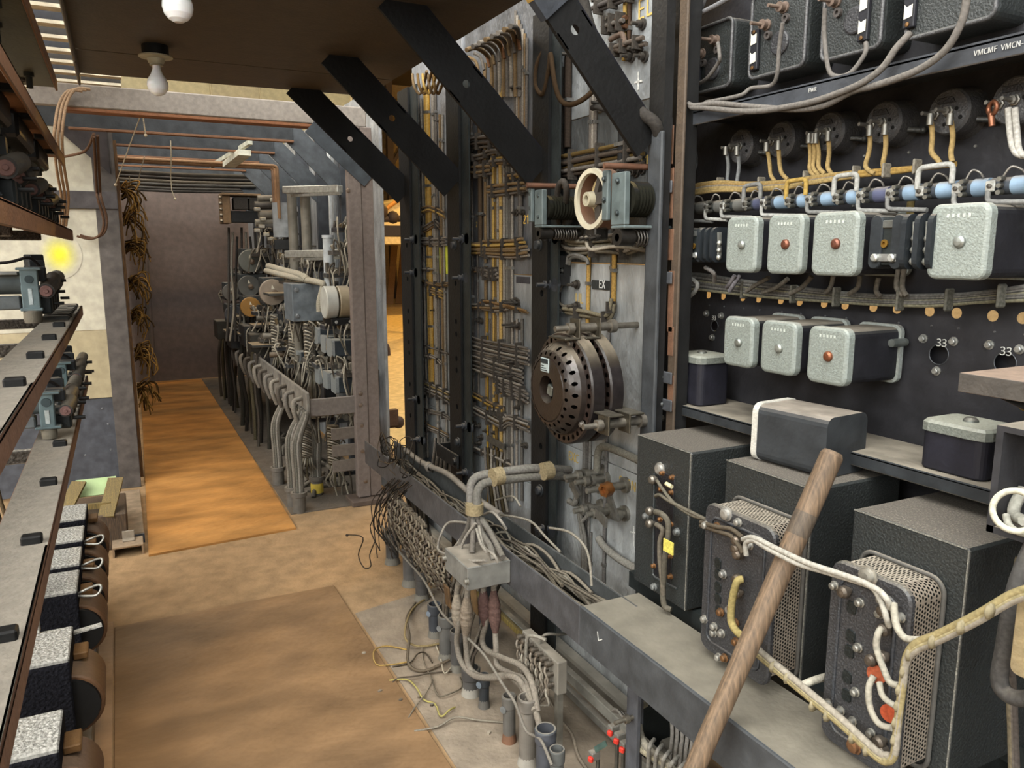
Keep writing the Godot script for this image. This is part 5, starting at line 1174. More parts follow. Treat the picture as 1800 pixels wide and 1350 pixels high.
func transformers() -> void:
	# ledge and its supports
	var t := thing("ledge_channel", "wide dusty steel ledge in the foreground under the transformer cases", "ledge")
	var q := MB.new("3f4348", 0.95); q.dcol = Color("726d61").srgb_to_linear()
	q.bx(Vector3(1.112, 0.592, -1.776), Vector3(1.309, 0.60, 0.5), 0.002); part(t, "top_plate", q, "grey", "dust covered top plate")
	q = MB.new("46484a"); q.bx(Vector3(1.104, 0.478, -1.776), Vector3(1.112, 0.602, 0.5), 0.003); part(t, "front_flange", q, "paint")
	q = MB.new("c9c9c4"); q.bar(onx(1050, 1110, 1.103), onx(1052, 1126, 1.103), 0.003, 0.001, Vector3(1, 0, 0)); q.bar(onx(1052, 1126, 1.103), onx(1058, 1124, 1.103), 0.003, 0.001, Vector3(1, 0, 0)); part(t, "chalk_mark", q, "cloth")
	for z in [-1.60, -0.6]:
		q = MB.new("54565a", 0.3); q.bx(Vector3(1.15, 0.0, z), Vector3(1.16, 0.592, z + 0.05)); q.bx(Vector3(1.15, 0, z), Vector3(1.20, 0.592, z + 0.008)); part(t, "leg", q, "paint")
		q = MB.new("8d877a", 0.3); q.stud(Vector3(1.15, 0.36, z + 0.03), Vector3.LEFT, 0.012, 0.06); part(t, "leg_bolt", q, "metal")
	t = thing("support_rail", "dark angle rails behind the ledge on which the three transformer cases stand", "rail")
	for x in [1.36, 1.56]:
		q = MB.new("26282a"); q.bx(Vector3(x, 0.56, -1.9), Vector3(x + 0.04, 0.61, 0.4)); part(t, "rail", q, "paint")
	for z in [-1.86, -0.9, 0.3]:
		q = MB.new("26282a"); q.bx(Vector3(1.36, 0.0, z), Vector3(1.60, 0.56, z + 0.04)); part(t, "leg", q, "paint")
	# first case: plain front with two cables
	t = thing("transformer_case", "leftmost black transformer case, no mesh cover, yellow tag on its cables", "transformer")
	tbox(t, 0.614, 1.067, -1.836, -1.591)
	var X := 1.33
	q = MB.new("1b1c1e"); q.bx(onx(1150, 1008, X) + Vector3(-0.003, 0, 0), onx(1187, 838, X), 0.002); part(t, "recess_plate", q, "crackle")
	q = MB.new("3d4043", 0.2); q.tube(MB.bend(px("1150 832 1148 1010 1152 1015 1190 1035", X - 0.002), 0.01, 3), 0.004, 5); part(t, "bead", q, "crackle")
	fixings(t, "1161 824", X, "c4c2bc", 0.016); fixings(t, "1137 907 1191 935 1151 1031", X, "9ea2a2", 0.010)
	fixings(t, "1166 831 1183 839 1182 865 1164 859 1163 912 1181 921 1180 977 1180 1013 1151 994", X, "9a6f48", 0.007)
	knobs(t, "1155 842 1150 897 1150 919", X, "7d776e", 0.013)
	q = MB.new("5f5a50", 0.2); q.hose(pxx("1153 900 1.29 1165 905 1.28 1174 918 1.28 1174 945 1.28 1168 985 1.28 1167 1010 1.285 1165 1040 1.29 1168 1065 1.29 1180 1072 1.30"), 0.0085, 7); part(t, "cable", q, "cloth")
	q = MB.new("6a6358", 0.2); q.hose(pxx("1154 922 1.29 1163 928 1.285 1165 935 1.285 1160 952 1.285 1160 985 1.285 1164 1020 1.285 1166 1045 1.29"), 0.0075, 7); part(t, "cable", q, "cloth")
	q = MB.new("d9cc62"); q.bx(onx(1167, 967, 1.262), onx(1183, 955, 1.259)); part(t, "cable_tag", q, "cloth", "yellow cable tag")
	q = MB.new("c8c19a"); q.cyl(onx(1171, 850, 1.30), onx(1181, 856, 1.30), 0.006, -1.0, 8); part(t, "capsule", q, "paint", "cream capsule with bent wires")
	q = MB.new("6d675b"); q.hose(pxx("1155 845 1.31 1165 860 1.30 1185 885 1.29 1215 905 1.28 1240 912 1.27"), 0.005, 6); q.hose(pxx("1152 872 1.31 1160 870 1.30 1175 880 1.29 1200 893 1.285 1240 913 1.27"), 0.005, 6); part(t, "lead_pair", q, "cloth").set_meta("kind", "stuff")
	# second case with its screened cover
	t = thing("transformer_case", "middle black transformer case with a perforated cover, a loose relay can lying on it", "transformer")
	tbox(t, 0.606, 1.082, -1.459, -1.18); screen_cover(t, 0.622, 1.0, -1.418, -1.188)
	X = 1.234
	fixings(t, "1278 903", X, "c4c2bc", 0.015); fixings(t, "1242 923 1299 918 1319 958 1240 1088 1257 1101 1256 1112 1270 1113 1284 1071 1265 1155", X, "b0aea6", 0.009); fixings(t, "1262 925 1295 1128 1275 1156 1287 1070 1294 1094 1268 1076", X, "8f6a48", 0.009)
	fixings(t, "1273 1009", X, "a8a8a4", 0.009); knobs(t, "1304 948 1303 962 1306 973 1305 1016 1304 1041", X, "75695c", 0.012); slots(t, "1262 990 1262 1010 1262 1032 1262 1052 1263 1074", X)
	q = MB.new("5a5246"); q.hose(pxx("1232 918 1.24 1260 926 1.22 1285 930 1.22 1305 945 1.21"), 0.0055, 6); part(t, "lead", q, "cloth")
	q = MB.new("5a5246"); q.hose(pxx("1232 924 1.24 1265 935 1.22 1285 942 1.215 1298 958 1.21 1306 972 1.21"), 0.0055, 6); part(t, "lead", q, "cloth")
	q = MB.new("9a8c5c"); q.hose(pxx("1305 1018 1.21 1296 1022 1.20 1290 1040 1.20 1286 1062 1.20 1285 1090 1.2 1293 1108 1.195 1310 1122 1.19"), 0.009, 7); part(t, "yellowish_lead", q, "cloth")
	# third case
	t = thing("transformer_case", "largest black transformer case in the right foreground with a perforated cover", "transformer")
	tbox(t, 0.60, 1.07, -1.073, -0.821); screen_cover(t, 0.605, 0.995, -1.037, -0.858)
	fixings(t, "1527 1012", X, "b9b4a8", 0.017); fixings(t, "1468 1029 1513 1059 1510 1138 1505 1216 1458 1236 1479 1249 1500 1267 1533 1288 1551 1053 1548 1078 1585 1085", X, "a5a39b", 0.008); fixings(t, "1503 1310", X, "9a7050", 0.014)
	knobs(t, "1493 1038 1563 1070 1563 1104 1560 1152 1542 1157 1555 1300 1557 1315", X, "6f655b", 0.012); slots(t, "1497 1068 1495 1118 1493 1145 1489 1190 1488 1222", X)
	q = MB.new("a5573c"); q.lathe(onx(1541, 1185, 1.222), Vector3(-1, 0, 0.3), [[0.0, 0], [0.018, 0], [0.018, 0.002], [0, 0.002]], 18); part(t, "fibre_tag", q, "cloth", "brown round tag")
	q = MB.new("a84e34"); q.lathe(onx(1565, 1254, 1.222), Vector3(-1, 0, 0.3), [[0.0, 0], [0.018, 0], [0.018, 0.002], [0, 0.002]], 18); part(t, "fibre_tag", q, "cloth", "red brown round tag")
	for l in [["1550 1104 1.21 1543 1115 1.20 1541 1140 1.20 1555 1180 1.2 1565 1200 1.2 1580 1205 1.2", 0.0062], ["1536 1188 1.21 1527 1210 1.2 1530 1245 1.2 1545 1272 1.2 1568 1280 1.2", 0.0062], ["1546 1200 1.21 1550 1220 1.2 1560 1232 1.2 1575 1242 1.2", 0.0058], ["1571 1060 1.21 1573 1085 1.2 1578 1105 1.195 1592 1122 1.19 1620 1125 1.19", 0.0065]]:
		q = MB.new("a5a092"); q.hose(pxx(l[0]), l[1], 7); part(t, "white_lead", q, "cloth")
	q = MB.new("aaa69c"); q.hose(pxx("1312 976 1.20 1311 955 1.195 1325 950 1.19 1345 962 1.185 1400 990 1.18 1450 1005 1.19 1500 1020 1.20 1540 1035 1.2 1560 1055 1.2 1563 1068 1.21"), 0.006, 7); q.hose(pxx("1306 948 1.20 1325 945 1.19 1360 962 1.185 1420 990 1.18 1480 1010 1.19 1530 1030 1.2 1548 1055 1.205 1558 1085 1.2 1563 1100 1.21"), 0.006, 7)
	solo("white_cable_pair", "pair of white cables running from the middle perforated cover to the right one", "cable", q, "cloth")
	t = thing("yellow_cable_loom", "laced yellowish cable loom crossing both perforated covers in the right foreground", "cable harness")
	for i in 3:
		q = MB.new(["958863", "a09674", "958e80"][i])
		var d := i * 5.0
		q.hose(pxx("1830 %f 1.20 1780 %f 1.20 1720 %f 1.19 1650 %f 1.185 1610 %f 1.18 1593 %f 1.18 1587 %f 1.18 1578 %f 1.18 1572 %f 1.18 1560 %f 1.18 1540 %f 1.18 1480 %f 1.18 1405 %f 1.18 1340 %f 1.185 1310 %f 1.19" % [1030 + d, 1045 + d, 1080 + d, 1115 + d, 1132 + d, 1158 + d * 0.5, 1200, 1270, 1325, 1338 - d, 1330 - d, 1275 - d, 1212 - d, 1158 - d, 1130 - d]), 0.0075, 7, 5); part(t, "cable", q, "cloth")
	q = MB.new("a8a294"); q.hose(pxx("1405 1208 1.18 1425 1198 1.2 1450 1190 1.26 1475 1182 1.32"), 0.008, 7); part(t, "branch_cable", q, "cloth")
	var lac := [[1430, 1240], [1455, 1258], [1385, 1192], [1500, 1296], [1525, 1318], [1574, 1300], [1576, 1270], [1580, 1240], [1583, 1212], [1590, 1180], [1600, 1150], [1640, 1128], [1690, 1103], [1740, 1075], [1360, 1172]]
	for u in lac:
		q = MB.new("8a8068"); q.ball(onx(u[0], u[1], 1.18), 0.014, 8, Vector3(1, 1, 0.35)); part(t, "lacing", q, "cloth")
	# loose can lying on the middle case
	t = thing("loose_relay_can", "loose black relay can lying on its side on top of the middle transformer case", "relay")
	var a := Vector3(1.47, 1.155, -1.325)
	var bs := Basis(Vector3.UP, 0.10)
	q = MB.new("35393d", 0.9); q.dcol = Color("8d857a").srgb_to_linear()
	q.loft(a, bs * Vector3(1, 0, 0), Vector3.UP, bs * Vector3(0, 0, 1), 0.15, 0.142, 0.022, [[0.0, -0.098], [0.0, 0.10]], 4); part(t, "case", q, "paint")
	q = MB.new("c5c3ba", 0.3); q.loft(a, bs * Vector3(1, 0, 0), Vector3.UP, bs * Vector3(0, 0, -1), 0.154, 0.146, 0.024, [[0.0, 0.096], [0.0, 0.112], [0.006, 0.116]], 4); part(t, "lid", q, "cast", "pale lid at the left end")
	q = MB.new("b5b3aa"); q.cyl(a + bs * Vector3(0, 0, -0.112), a + bs * Vector3(0, 0, -0.128), 0.014); part(t, "knob", q, "metal")
	# broom handle leaning across the foreground
	q = MB.new("806a52")
	var s0 := Vector3(0.80, 0.022, -1.22)
	s0 = ony(1068, 1690, 0.02); s0.x = 0.86
	var s1 := onx(1466, 792, 1.32)
	var s2 := onx(1222, 1348, 1.0)
	var dir := (s1 - s2).normalized()
	s0 = s1 - dir * (s1.y - 0.02) / dir.y
	var L := s0.distance_to(s1)
	q.lathe(s0, s1 - s0, [[0.0, 0.0], [0.019, 0.0], [0.021, L * 0.3], [0.022, L * 0.62], [0.023, L * 0.64], [0.0225, L * 0.66], [0.024, L * 0.9], [0.024, L - 0.012], [0.019, L - 0.003], [0.0, L]], 24)
	t = thing("wooden_pole", "worn wooden pole leaning diagonally across the right foreground", "pole")
	part(t, "shaft", q, "wood")
	q = MB.new("665747"); q.lathe(s0.lerp(s1, 0.845), s1 - s0, [[0.0231, 0.0], [0.0240, 0.01], [0.0244, 0.05], [0.0238, 0.06]], 24); part(t, "dark_stain_band", q, "wood")
	# things at the right edge
	q = MB.new("4d4a47", 0.3); q.hose(pxx("1815 960 1.30 1790 1020 1.27 1775 1080 1.26 1765 1140 1.26 1757 1190 1.26 1765 1215 1.26 1790 1228 1.26 1830 1225 1.26"), 0.014, 8)
	solo("armoured_cable", "thick grey cable curving up beside the right edge", "cable", q, "cloth")
	t = thing("edge_cables", "bundle of thin brown cables hanging beside the third transformer case", "cable")
	for i in 3:
		q = MB.new(["4c4640", "5d564e", "68604f"][i]); q.hose(pxx("%d 980 1.34 %d 1060 1.33 %d 1140 1.33 %d 1240 1.33 %d 1400 1.33" % [1800 - i * 4, 1785 - i * 5, 1778 - i * 6, 1782 - i * 3, 1788 - i * 4]), 0.007, 6); part(t, "cable", q, "cloth")
	q = MB.new("8a7a5a", 0.3); q.loft(onx(1812, 1130, 1.22), Vector3(0, 0, -1), Vector3.UP, Vector3.RIGHT, 0.06, 0.13, 0.015, [[0.004, 0.0], [0, 0.006], [0, 0.03]], 4); solo("brown_cover", "brown rounded cover at the right edge of the picture", "cover", q, "rust")

func hang(p: Vector3, q: Vector3, sag: float) -> Array:
	var o := []
	for i in 7:
		var f := i / 6.0
		o.append(p.lerp(q, f) + Vector3(0, -sag * 4.0 * f * (1.0 - f), 0))
	return o

func tray_and_floor_cables() -> void:
	var t := thing("cable_tray", "long grey steel cable tray crossing the middle, full of loose dusty wires", "cable tray")
	var q := MB.new("4a4b4c", 0.4); q.bx(Vector3(1.104, 0.478, -3.965), Vector3(1.112, 0.602, -1.778), 0.003); part(t, "front_side", q, "paint")
	q = MB.new("464749", 0.4); q.bx(Vector3(1.245, 0.478, -3.90), Vector3(1.253, 0.602, -1.70), 0.003); part(t, "rear_side", q, "paint")
	q = MB.new("45413a", 0.8); q.bx(Vector3(1.112, 0.478, -3.95), Vector3(1.245, 0.486, -1.778)); part(t, "floor_plate", q, "rust")
	for z in [-3.9, -2.7]:
		q = MB.new("33363a"); q.bx(Vector3(1.20, 0.0, z), Vector3(1.245, 0.478, z + 0.04)); part(t, "leg", q, "paint")
	# loose cables lying in it
	t = thing("tray_cables", "tangle of dusty grey brown cables lying along the inside of the cable tray", "cable")
	for i in 46:
		var z0 := rng.randf_range(-3.85, -2.1)
		var z1 := minf(z0 + rng.randf_range(0.5, 1.6), -1.80)
		var x0 := rng.randf_range(1.125, 1.232)
		var pts := []
		var n := int((z1 - z0) / 0.13) + 2
		for k in n:
			x0 = clampf(x0 + rng.randf_range(-0.03, 0.03), 1.122, 1.234)
			pts.append(Vector3(x0, 0.493 + rng.randf_range(0.0, 0.055) + (0.03 if z0 > -2.8 else 0.01), lerpf(z0, z1, float(k) / (n - 1))))
		q = MB.new(["6a6357", "585146", "776f62", "4a443b", "61594c", "7d776c"][i % 6], 0.3); q.tube(MB.smooth(pts, 3), [0.004, 0.005, 0.006, 0.0045][i % 4], 5); part(t, "cable", q, "cloth")
	for s in ["966 928 1.16 1000 935 1.16 1026 958 1.16 1036 985 1.16 1040 1030 1.15", "880 905 1.17 930 915 1.17 960 945 1.17 985 970 1.18", "870 880 1.18 900 872 1.18 915 890 1.18"]:
		q = MB.new("807b70"); q.hose(pxx(s), 0.0042, 6); part(t, "loose_cable", q, "cloth")
	q = MB.new("77726a", 0.5); q.hose(pxx("712 790 1.22 740 812 1.225 762 822 1.23 790 835 1.235 830 870 1.235 880 905 1.235"), 0.013, 8); q.lathe(onx(752, 818, 1.225), Vector3(0.0, -0.15, 1), [[0.0, 0], [0.02, 0], [0.022, 0.03], [0.014, 0.035]], 10)
	solo("rubber_conduit", "grey conduit with a collar lying along the back of the cable tray", "conduit", q, "paint")
	# thin black wire tangles at the far end
	t = thing("wire_tangle", "loose tangle of thin black wires over the far end of the cable tray", "wire")
	for i in 22:
		var c := onx(690 + rng.randf_range(-25, 30), 800 + rng.randf_range(-15, 40), 1.13 + rng.randf_range(-0.06, 0.08))
		var pts := []
		var r := rng.randf_range(0.03, 0.10)
		var ph := rng.randf() * TAU
		for k in 9: pts.append(c + Vector3(rng.randf_range(-0.02, 0.02), r * 0.8 * sin(ph + k * 0.75), r * cos(ph + k * 0.75)) + Vector3(0, 0, k * 0.008))
		q = MB.new(["2c2825", "3d362f", "554a3d"][i % 3]); q.tube(MB.smooth(pts, 4), 0.0024, 4); part(t, "wire", q, "cloth")
	for i in 22:
		var x := 1.03 + rng.randf() * 0.1
		var u := 655.0 + i * 2.2
		q = MB.new(["2c2825", "3d362f", "4a4238"][i % 3])
		q.hose(pxx("%f %f %f %f %f %f %f %f %f %f %f %f" % [u + 30 + rng.randf_range(-4, 8), 840 + i * 0.6, x + 0.04, u + rng.randf_range(-8, 16), 880, x, u + rng.randf_range(-14, 12), 925, x, u + rng.randf_range(0, 25), 962 + rng.randf_range(-10, 20), x]), 0.0028, 4); part(t, "wire", q, "cloth")
	q = MB.new("3a332c"); q.hose(pxx("660 950 1.02 650 975 1.0 652 995 0.99 640 998 0.98 630 975 0.97 638 945 0.97 610 940 0.95"), 0.003, 5); q.ball(onx(610, 941, 0.95), 0.008, 8, Vector3(1, 0.7, 1.6)); part(t, "stray_wire", q, "cloth")
	# two hanging combs of crimped wires
	for c in 2:
		t = thing("wire_comb", ["larger curtain of crimped brown wires hanging below the far part of the tray", "smaller curtain of crimped wires hanging left of the grey junction box"][c], "wire comb")
		var n: int = [27, 20][c]
		for i in n:
			var f := float(i) / (n - 1)
			var p0 := onx(lerpf([690.0, 742.0][c], [745.0, 792.0][c], f), lerpf([868.0, 935.0][c], [925.0, 992.0][c], f), [1.08, 1.06][c])
			var ln := lerpf([0.24, 0.22][c], [0.22, 0.16][c], f) + rng.randf_range(-0.03, 0.03)
			var pts := []
			for k in 15: pts.append(p0 + Vector3(-0.02 * sin(k * 0.3) + (0.010 if i % 2 else -0.006) + rng.randf_range(-0.003, 0.003), -ln * k / 14.0 + (0.010 if i % 2 else 0.0), (0.012 if (k + i / 9) % 2 else -0.012) + rng.randf_range(-0.002, 0.002)))
			q = MB.new(["5a5146", "6d6254", "7c7161", "4c443b"][i % 4], 0.5); q.tube(MB.smooth(pts, 2), 0.0052, 5); part(t, "wire", q, "cloth")
		q = MB.new("6a5f4e", 0.4)
		q.bar(onx([690.0, 742.0][c], [866.0, 933.0][c], [1.085, 1.065][c]), onx([747.0, 794.0][c], [926.0, 993.0][c], [1.085, 1.065][c]), 0.02, 0.012); part(t, "strip", q, "wood")
	# junction box on the tray
	t = thing("cable_junction_box", "grey steel junction box on the tray, cables entering its dusty top", "box")
	q = MB.new("74736e", 0.9); q.bx(Vector3(0.945, 0.497, -2.415), Vector3(1.103, 0.578, -2.215), 0.003); part(t, "body", q, "paint")
	for p in [[783, 981], [822, 1022]]:
		q = MB.new("9a968c"); q.bolt(onx(p[0], p[1], 0.944), Vector3.LEFT, 0.009, 0.012); part(t, "bolt", q, "metal")
	# conduits
	t = thing("twin_conduit", "pair of bent grey cables rising from the junction box and running to the slate panel", "conduit")
	for i in 2:
		q = MB.new(["75726c", "6a6761"][i], 0.2)
		q.tube(MB.bend(pxx(["828 905 1.03 826 838 1.04 935 822 1.26 1002 826 1.44", "839 905 1.04 838 850 1.05 930 838 1.25 985 836 1.38 1000 841 1.44"][i]), 0.05, 6), 0.0155, 10); part(t, "cable", q, "cloth")
	for p in [[829, 894, 1.035], [870, 838, 1.12], [957, 828, 1.31]]:
		q = MB.new("8f8266"); q.lathe(onx(p[0] + 5, p[1], p[2]) - (Vector3(0, 0.018, 0) if p[0] == 829 else Vector3(0.02, 0, 0)), Vector3.UP if p[0] == 829 else Vector3(1, 0.05, -0.1), [[0.0, 0], [0.032, 0], [0.032, 0.036], [0, 0.036]], 14); part(t, "tape_wrap", q, "cloth", "buff tape wrap")
	for s in ["828 905 1.03 822 930 1.03 812 950 1.03 808 966 1.02", "832 906 1.03 832 935 1.02 830 970 1.01", "838 906 1.04 846 935 1.05 862 960 1.06 868 985 1.05", "842 908 1.05 858 930 1.07 872 955 1.08 884 980 1.07"]:
		q = MB.new("716d66", 0.2); q.hose(pxx(s), 0.0105, 8); part(t, "cable_tail", q, "cloth")
	for s in ["836 920 1.02 818 945 1.0 810 970 0.99 825 985 0.98 855 985 1.0", "842 925 1.03 850 960 1.01 868 975 1.01 875 988 1.02", "838 930 1.02 845 955 1.0 855 970 0.99", "828 920 1.08 790 918 1.08 775 940 1.05 770 965 1.04 785 975 1.03", "826 925 1.09 808 950 1.06 800 960 1.05", "850 905 1.1 865 900 1.1 880 915 1.1 890 930 1.12"]:
		q = MB.new("8f8a80", 0.2); q.hose(pxx(s), 0.0052, 6); part(t, "thin_cable", q, "cloth")
	# four taped joints under the box
	var J := [["806 1025 0.97 802 1055 0.97 806 1095 0.97 803 1130 0.98 812 1165 0.99 835 1188 1.0 870 1192 1.02 905 1190 1.03 925 1215 1.05 940 1250 1.04", 1062, "b0"], ["823 1030 0.98 820 1060 0.98 818 1105 0.98 820 1140 0.99 826 1175 1.0 850 1190 1.02 890 1188 1.03 918 1210 1.05 932 1250 1.04", 1078, ""], ["850 1020 1.05 850 1050 1.05 855 1090 1.06 848 1120 1.06 853 1140 1.06 880 1155 1.07 915 1170 1.08 935 1200 1.06 945 1250 1.05", 1048, ""], ["868 1018 1.08 868 1050 1.08 870 1100 1.08 872 1140 1.07 875 1170 1.07 900 1185 1.07 925 1200 1.06 950 1280 1.04", 1075, ""]]
	for k in 4:
		t = thing("spliced_cable", "%s of the four cables with swollen taped joints below the junction box" % ["leftmost", "second from the left", "third from the left", "rightmost"][k], "cable", "taped cables below the junction box")
		q = MB.new("837b70", 0.3)
		var pts := pxx(J[k][0])
		q.hose(pts, 0.0105, 8); part(t, "cable", q, "cloth")
		q = MB.new(["8a7f72", "837668", "5f4a46", "644e48"][k], 0.3)
		var top: Vector3 = pts[0].lerp(pts[1], 0.6)
		var bot: Vector3 = pts[2].lerp(pts[3], 0.3)
		var ln := top.distance_to(bot)
		q.lathe(top, bot - top, [[0.010, 0], [0.017, ln * 0.2], [0.022, ln * 0.35], [0.0205, ln * 0.42], [0.023, ln * 0.5], [0.021, ln * 0.58], [0.022, ln * 0.68], [0.016, ln * 0.85], [0.0105, ln]], 12); part(t, "taped_joint", q, "cloth")
	# pipe stubs rising out of the floor
	var pipes := [[690, 990, 0.17, 0.033], [722, 1028, 0.19, 0.036], [742, 1055, 0.15, 0.030], [765, 1120, 0.15, 0.026], [785, 1160, 0.19, 0.028], [804, 1180, 0.17, 0.024], [828, 1222, 0.11, 0.030], [851, 1245, 0.13, 0.018], [895, 1305, 0.17, 0.021], [927, 1345, 0.235, 0.027], [958, 1398, 0.22, 0.028], [978, 1420, 0.19, 0.02]]
	var pn := ["wide dark pipe stub at the far end, wires spilling from it", "stout dark pipe stub second from the far end", "third dark pipe stub from the far end, half hidden", "dark pipe stub with a pale tag ring under the smaller wire comb", "pipe stub with a flared mouth under the wood tags", "pipe stub beside the taped cables, left of them", "wide pipe stub with white paint round its foot", "thin dark pipe stub with a round blue tag", "thin two part pipe stub with a rusty foot", "tall dusty pipe stub receiving the taped cables", "open wide pipe stub in the foreground, its dark mouth visible", "narrow pipe stub at the bottom edge with a colourful label"]
	for k in pipes.size():
		var P: Array = pipes[k]
		var b := ony(P[0], P[1], 0.0)
		t = thing("pipe_stub", pn[k], "pipe")
		q = MB.new(["4b4b4a", "555452", "4a4846", "3f4146", "5c5b58", "504f4c", "4e4d4b", "35383c", "5f5d57", "77726a", "4c4f54", "5a5c5a"][k], 0.6)
		var r: float = P[3]
		var h: float = P[2]
		q.lathe(b, Vector3.UP, [[r, 0], [r, h - 0.045], [r * 1.15, h - 0.04], [r * 1.18, h - 0.004], [r * 1.1, h], [r * 0.92, h], [r * 0.9, h - 0.06], [0.0, h - 0.06]], 20); part(t, "pipe", q, "paint")
		q = MB.new(["6a655c", "6a655c", "6a655c", "6a655c", "6a655c", "6a655c", "8f8b80", "55524c", "6e4c36", "8f8b80", "6d6a62", "c2b98a"][k]); q.lathe(b + Vector3(0, 0.001, 0), Vector3.UP, [[r * 1.25, 0], [r * 1.02, 0.03], [r * 1.0, 0.036]], 16); part(t, "foot_collar", q, "rust")
		if k in [3, 4, 7, 8]:
			q = MB.new(["9aa0a2", "b3b5b2", "8fa3b5", "9fb0c2"][k % 4]); q.lathe(b + Vector3(-r - 0.004, h * 0.75, 0.006), Vector3(-1, 0.1, 0.5), [[0, 0], [0.012, 0], [0.012, 0.0015], [0, 0.0015]], 14); part(t, "round_tag", q, "metal", "small round tag")
		if k in [0, 1, 2, 4, 5, 6, 9, 10, 11]:
			for i in 4:
				q = MB.new(["6b6357", "564f46", "7c7468", "3d3832"][i], 0.2)
				var s := b + Vector3(rng.randf_range(-0.4, 0.4) * r, h - 0.06, rng.randf_range(-0.4, 0.4) * r)
				if k >= 9: q.hose([s, s + Vector3(0, 0.08, 0), s + Vector3(0.01 + i * 0.006, 0.10 + i * 0.01, -0.03), Vector3(1.075, 0.24 + i * 0.012, -2.05 + i * 0.02 + (k - 9) * 0.03), Vector3(1.115, 0.262 + (i % 3) * 0.034, -2.08 + i * 0.03 + (k - 9) * 0.025)], 0.0055, 6)
				else: q.hose([s, s + Vector3(0.0, 0.09, 0.0), s + Vector3(0.02 + i * 0.01, 0.19, rng.randf_range(-0.05, 0.03)), Vector3(1.15, 0.47, s.z - 0.05 + i * 0.03)], 0.0055, 6); part(t, "cable", q, "cloth")
	# bonding wire tying the pipes
	q = MB.new("77726a", 0.3); q.hose(pxx("672 925 1.12 690 955 1.1 715 985 1.08 745 1020 1.04 775 1075 1.0 810 1110 0.99 850 1150 0.99 885 1205 0.98 905 1235 0.98 925 1285 0.99 950 1300 0.99 970 1345 0.99"), 0.005, 6)
	solo("bonding_wire", "grey bonding wire strung from pipe stub to pipe stub along the floor", "wire", q, "cloth")
	for i in 2:
		q = MB.new(["6b4e2e", "9a7a50"][i]); q.box(onx([787, 834][i], [1048, 1055][i], [1.02, 1.06][i]), Vector3(0.008, [0.085, 0.10][i], 0.05), Basis(Vector3(0, 0, 1), 0.1), 0.002)
		solo("wooden_tag", ["dark brown wooden tag hanging below the smaller wire comb", "lighter wooden tag hanging behind the taped cables"][i], "tag", q, "wood")
	# terminal board
	t = thing("terminal_board", "grey terminal board with three rows of wired studs, low in the foreground", "terminal board")
	var A := Vector3(1.13, 0.235, -2.15)
	q = MB.new("736e64", 0.7); q.bx(Vector3(1.12, 0.235, -2.165), Vector3(1.155, 0.345, -1.925), 0.003); part(t, "board", q, "grey")
	for bz in [-1.96, -2.15]: q = MB.new("6b675e"); q.bx(Vector3(1.13, 0.0, bz), Vector3(1.15, 0.235, bz + 0.02)); part(t, "bracket", q, "paint")
	for r in 3:
		for i in 7:
			q = MB.new("6e655b", 0.4)
			var p := Vector3(1.12, 0.33 - r * 0.034, -2.15 + i * 0.032 + r * 0.004)
			q.lathe(p, Vector3.LEFT, [[0.008, 0], [0.008, 0.01], [0.011, 0.012], [0.011, 0.024], [0.005, 0.028], [0, 0.028]], 8); part(t, "stud", q, "metal")
			q = MB.new(["8a8174", "766d60", "978f82"][(i + r) % 3]); q.hose([p + Vector3(-0.02, 0, 0), p + Vector3(-0.03, -0.02, 0.004), p + Vector3(-0.022, -0.06, 0.01), Vector3(1.08, 0.17, lerpf(p.z, -2.0, 0.6)), Vector3(1.055, 0.12, -1.87)], 0.004, 5); part(t, "wire", q, "cloth")
	q = MB.new("8a857a"); q.hose(pxx("925 1180 1.1 925 1140 1.09 928 1120 1.09 940 1118 1.1 960 1125 1.12"), 0.006, 6); q.hose(pxx("948 1140 1.13 950 1125 1.13 960 1115 1.14 985 1115 1.2 1005 1113 1.28"), 0.005, 6); solo("board_lead", "grey cable looping over the top of the terminal board", "cable", q, "cloth")
	# cable rail behind, with red capped terminals
	t = thing("cable_rail", "grey double rail with cables tied along the foot of the wall, lower foreground", "rail")
	q = MB.new("8b8980", 0.7); q.bx(Vector3(1.32, 0.085, -3.0), Vector3(1.345, 0.125, -0.8), 0.003); part(t, "upper_rail", q, "paint")
	q = MB.new("77756e", 0.7); q.bx(Vector3(1.31, 0.04, -2.5), Vector3(1.33, 0.07, -0.8), 0.003); part(t, "lower_rail", q, "paint")
	q = MB.new("b39b58", 0.3); q.bx(Vector3(1.30, 0.10, -2.95), Vector3(1.318, 0.125, -2.45), 0.003); part(t, "yellowed_strip", q, "wood", "yellowed strip")
	for z in [-2.9, -1.7, -0.85]:
		q = MB.new("6e6c66"); q.bx(Vector3(1.325, 0.0, z), Vector3(1.345, 0.085, z + 0.03)); part(t, "foot", q, "paint")
	for i in 4:
		t = thing("red_terminal", "red capped terminal, %s of the four, at the bottom edge beside the rail" % ORD[i], "terminal")
		var p := onx([1075, 1086, 1096, 1041][i], [1284, 1298, 1313, 1330][i], 1.16 if i < 3 else 1.12)
		q = MB.new("6f6d66", 0.6); q.box(p + Vector3(0.01, 0.0, -0.004), Vector3(0.03, 0.028, 0.022), Basis.IDENTITY, 0.003); part(t, "body", q, "paint")
		q = MB.new("c9382c"); q.box(p + Vector3(-0.008, -0.004, 0.004), Vector3(0.012, 0.016, 0.016), Basis(Vector3.UP, 0.4), 0.003); part(t, "cap", q, "paint", "red cap")
		q = MB.new("6f6d66"); q.cyl(p + Vector3(0.02, -0.01, 0), Vector3(p.x + 0.02, 0.0, p.z), 0.006, -1.0, 6); part(t, "stem", q, "metal")
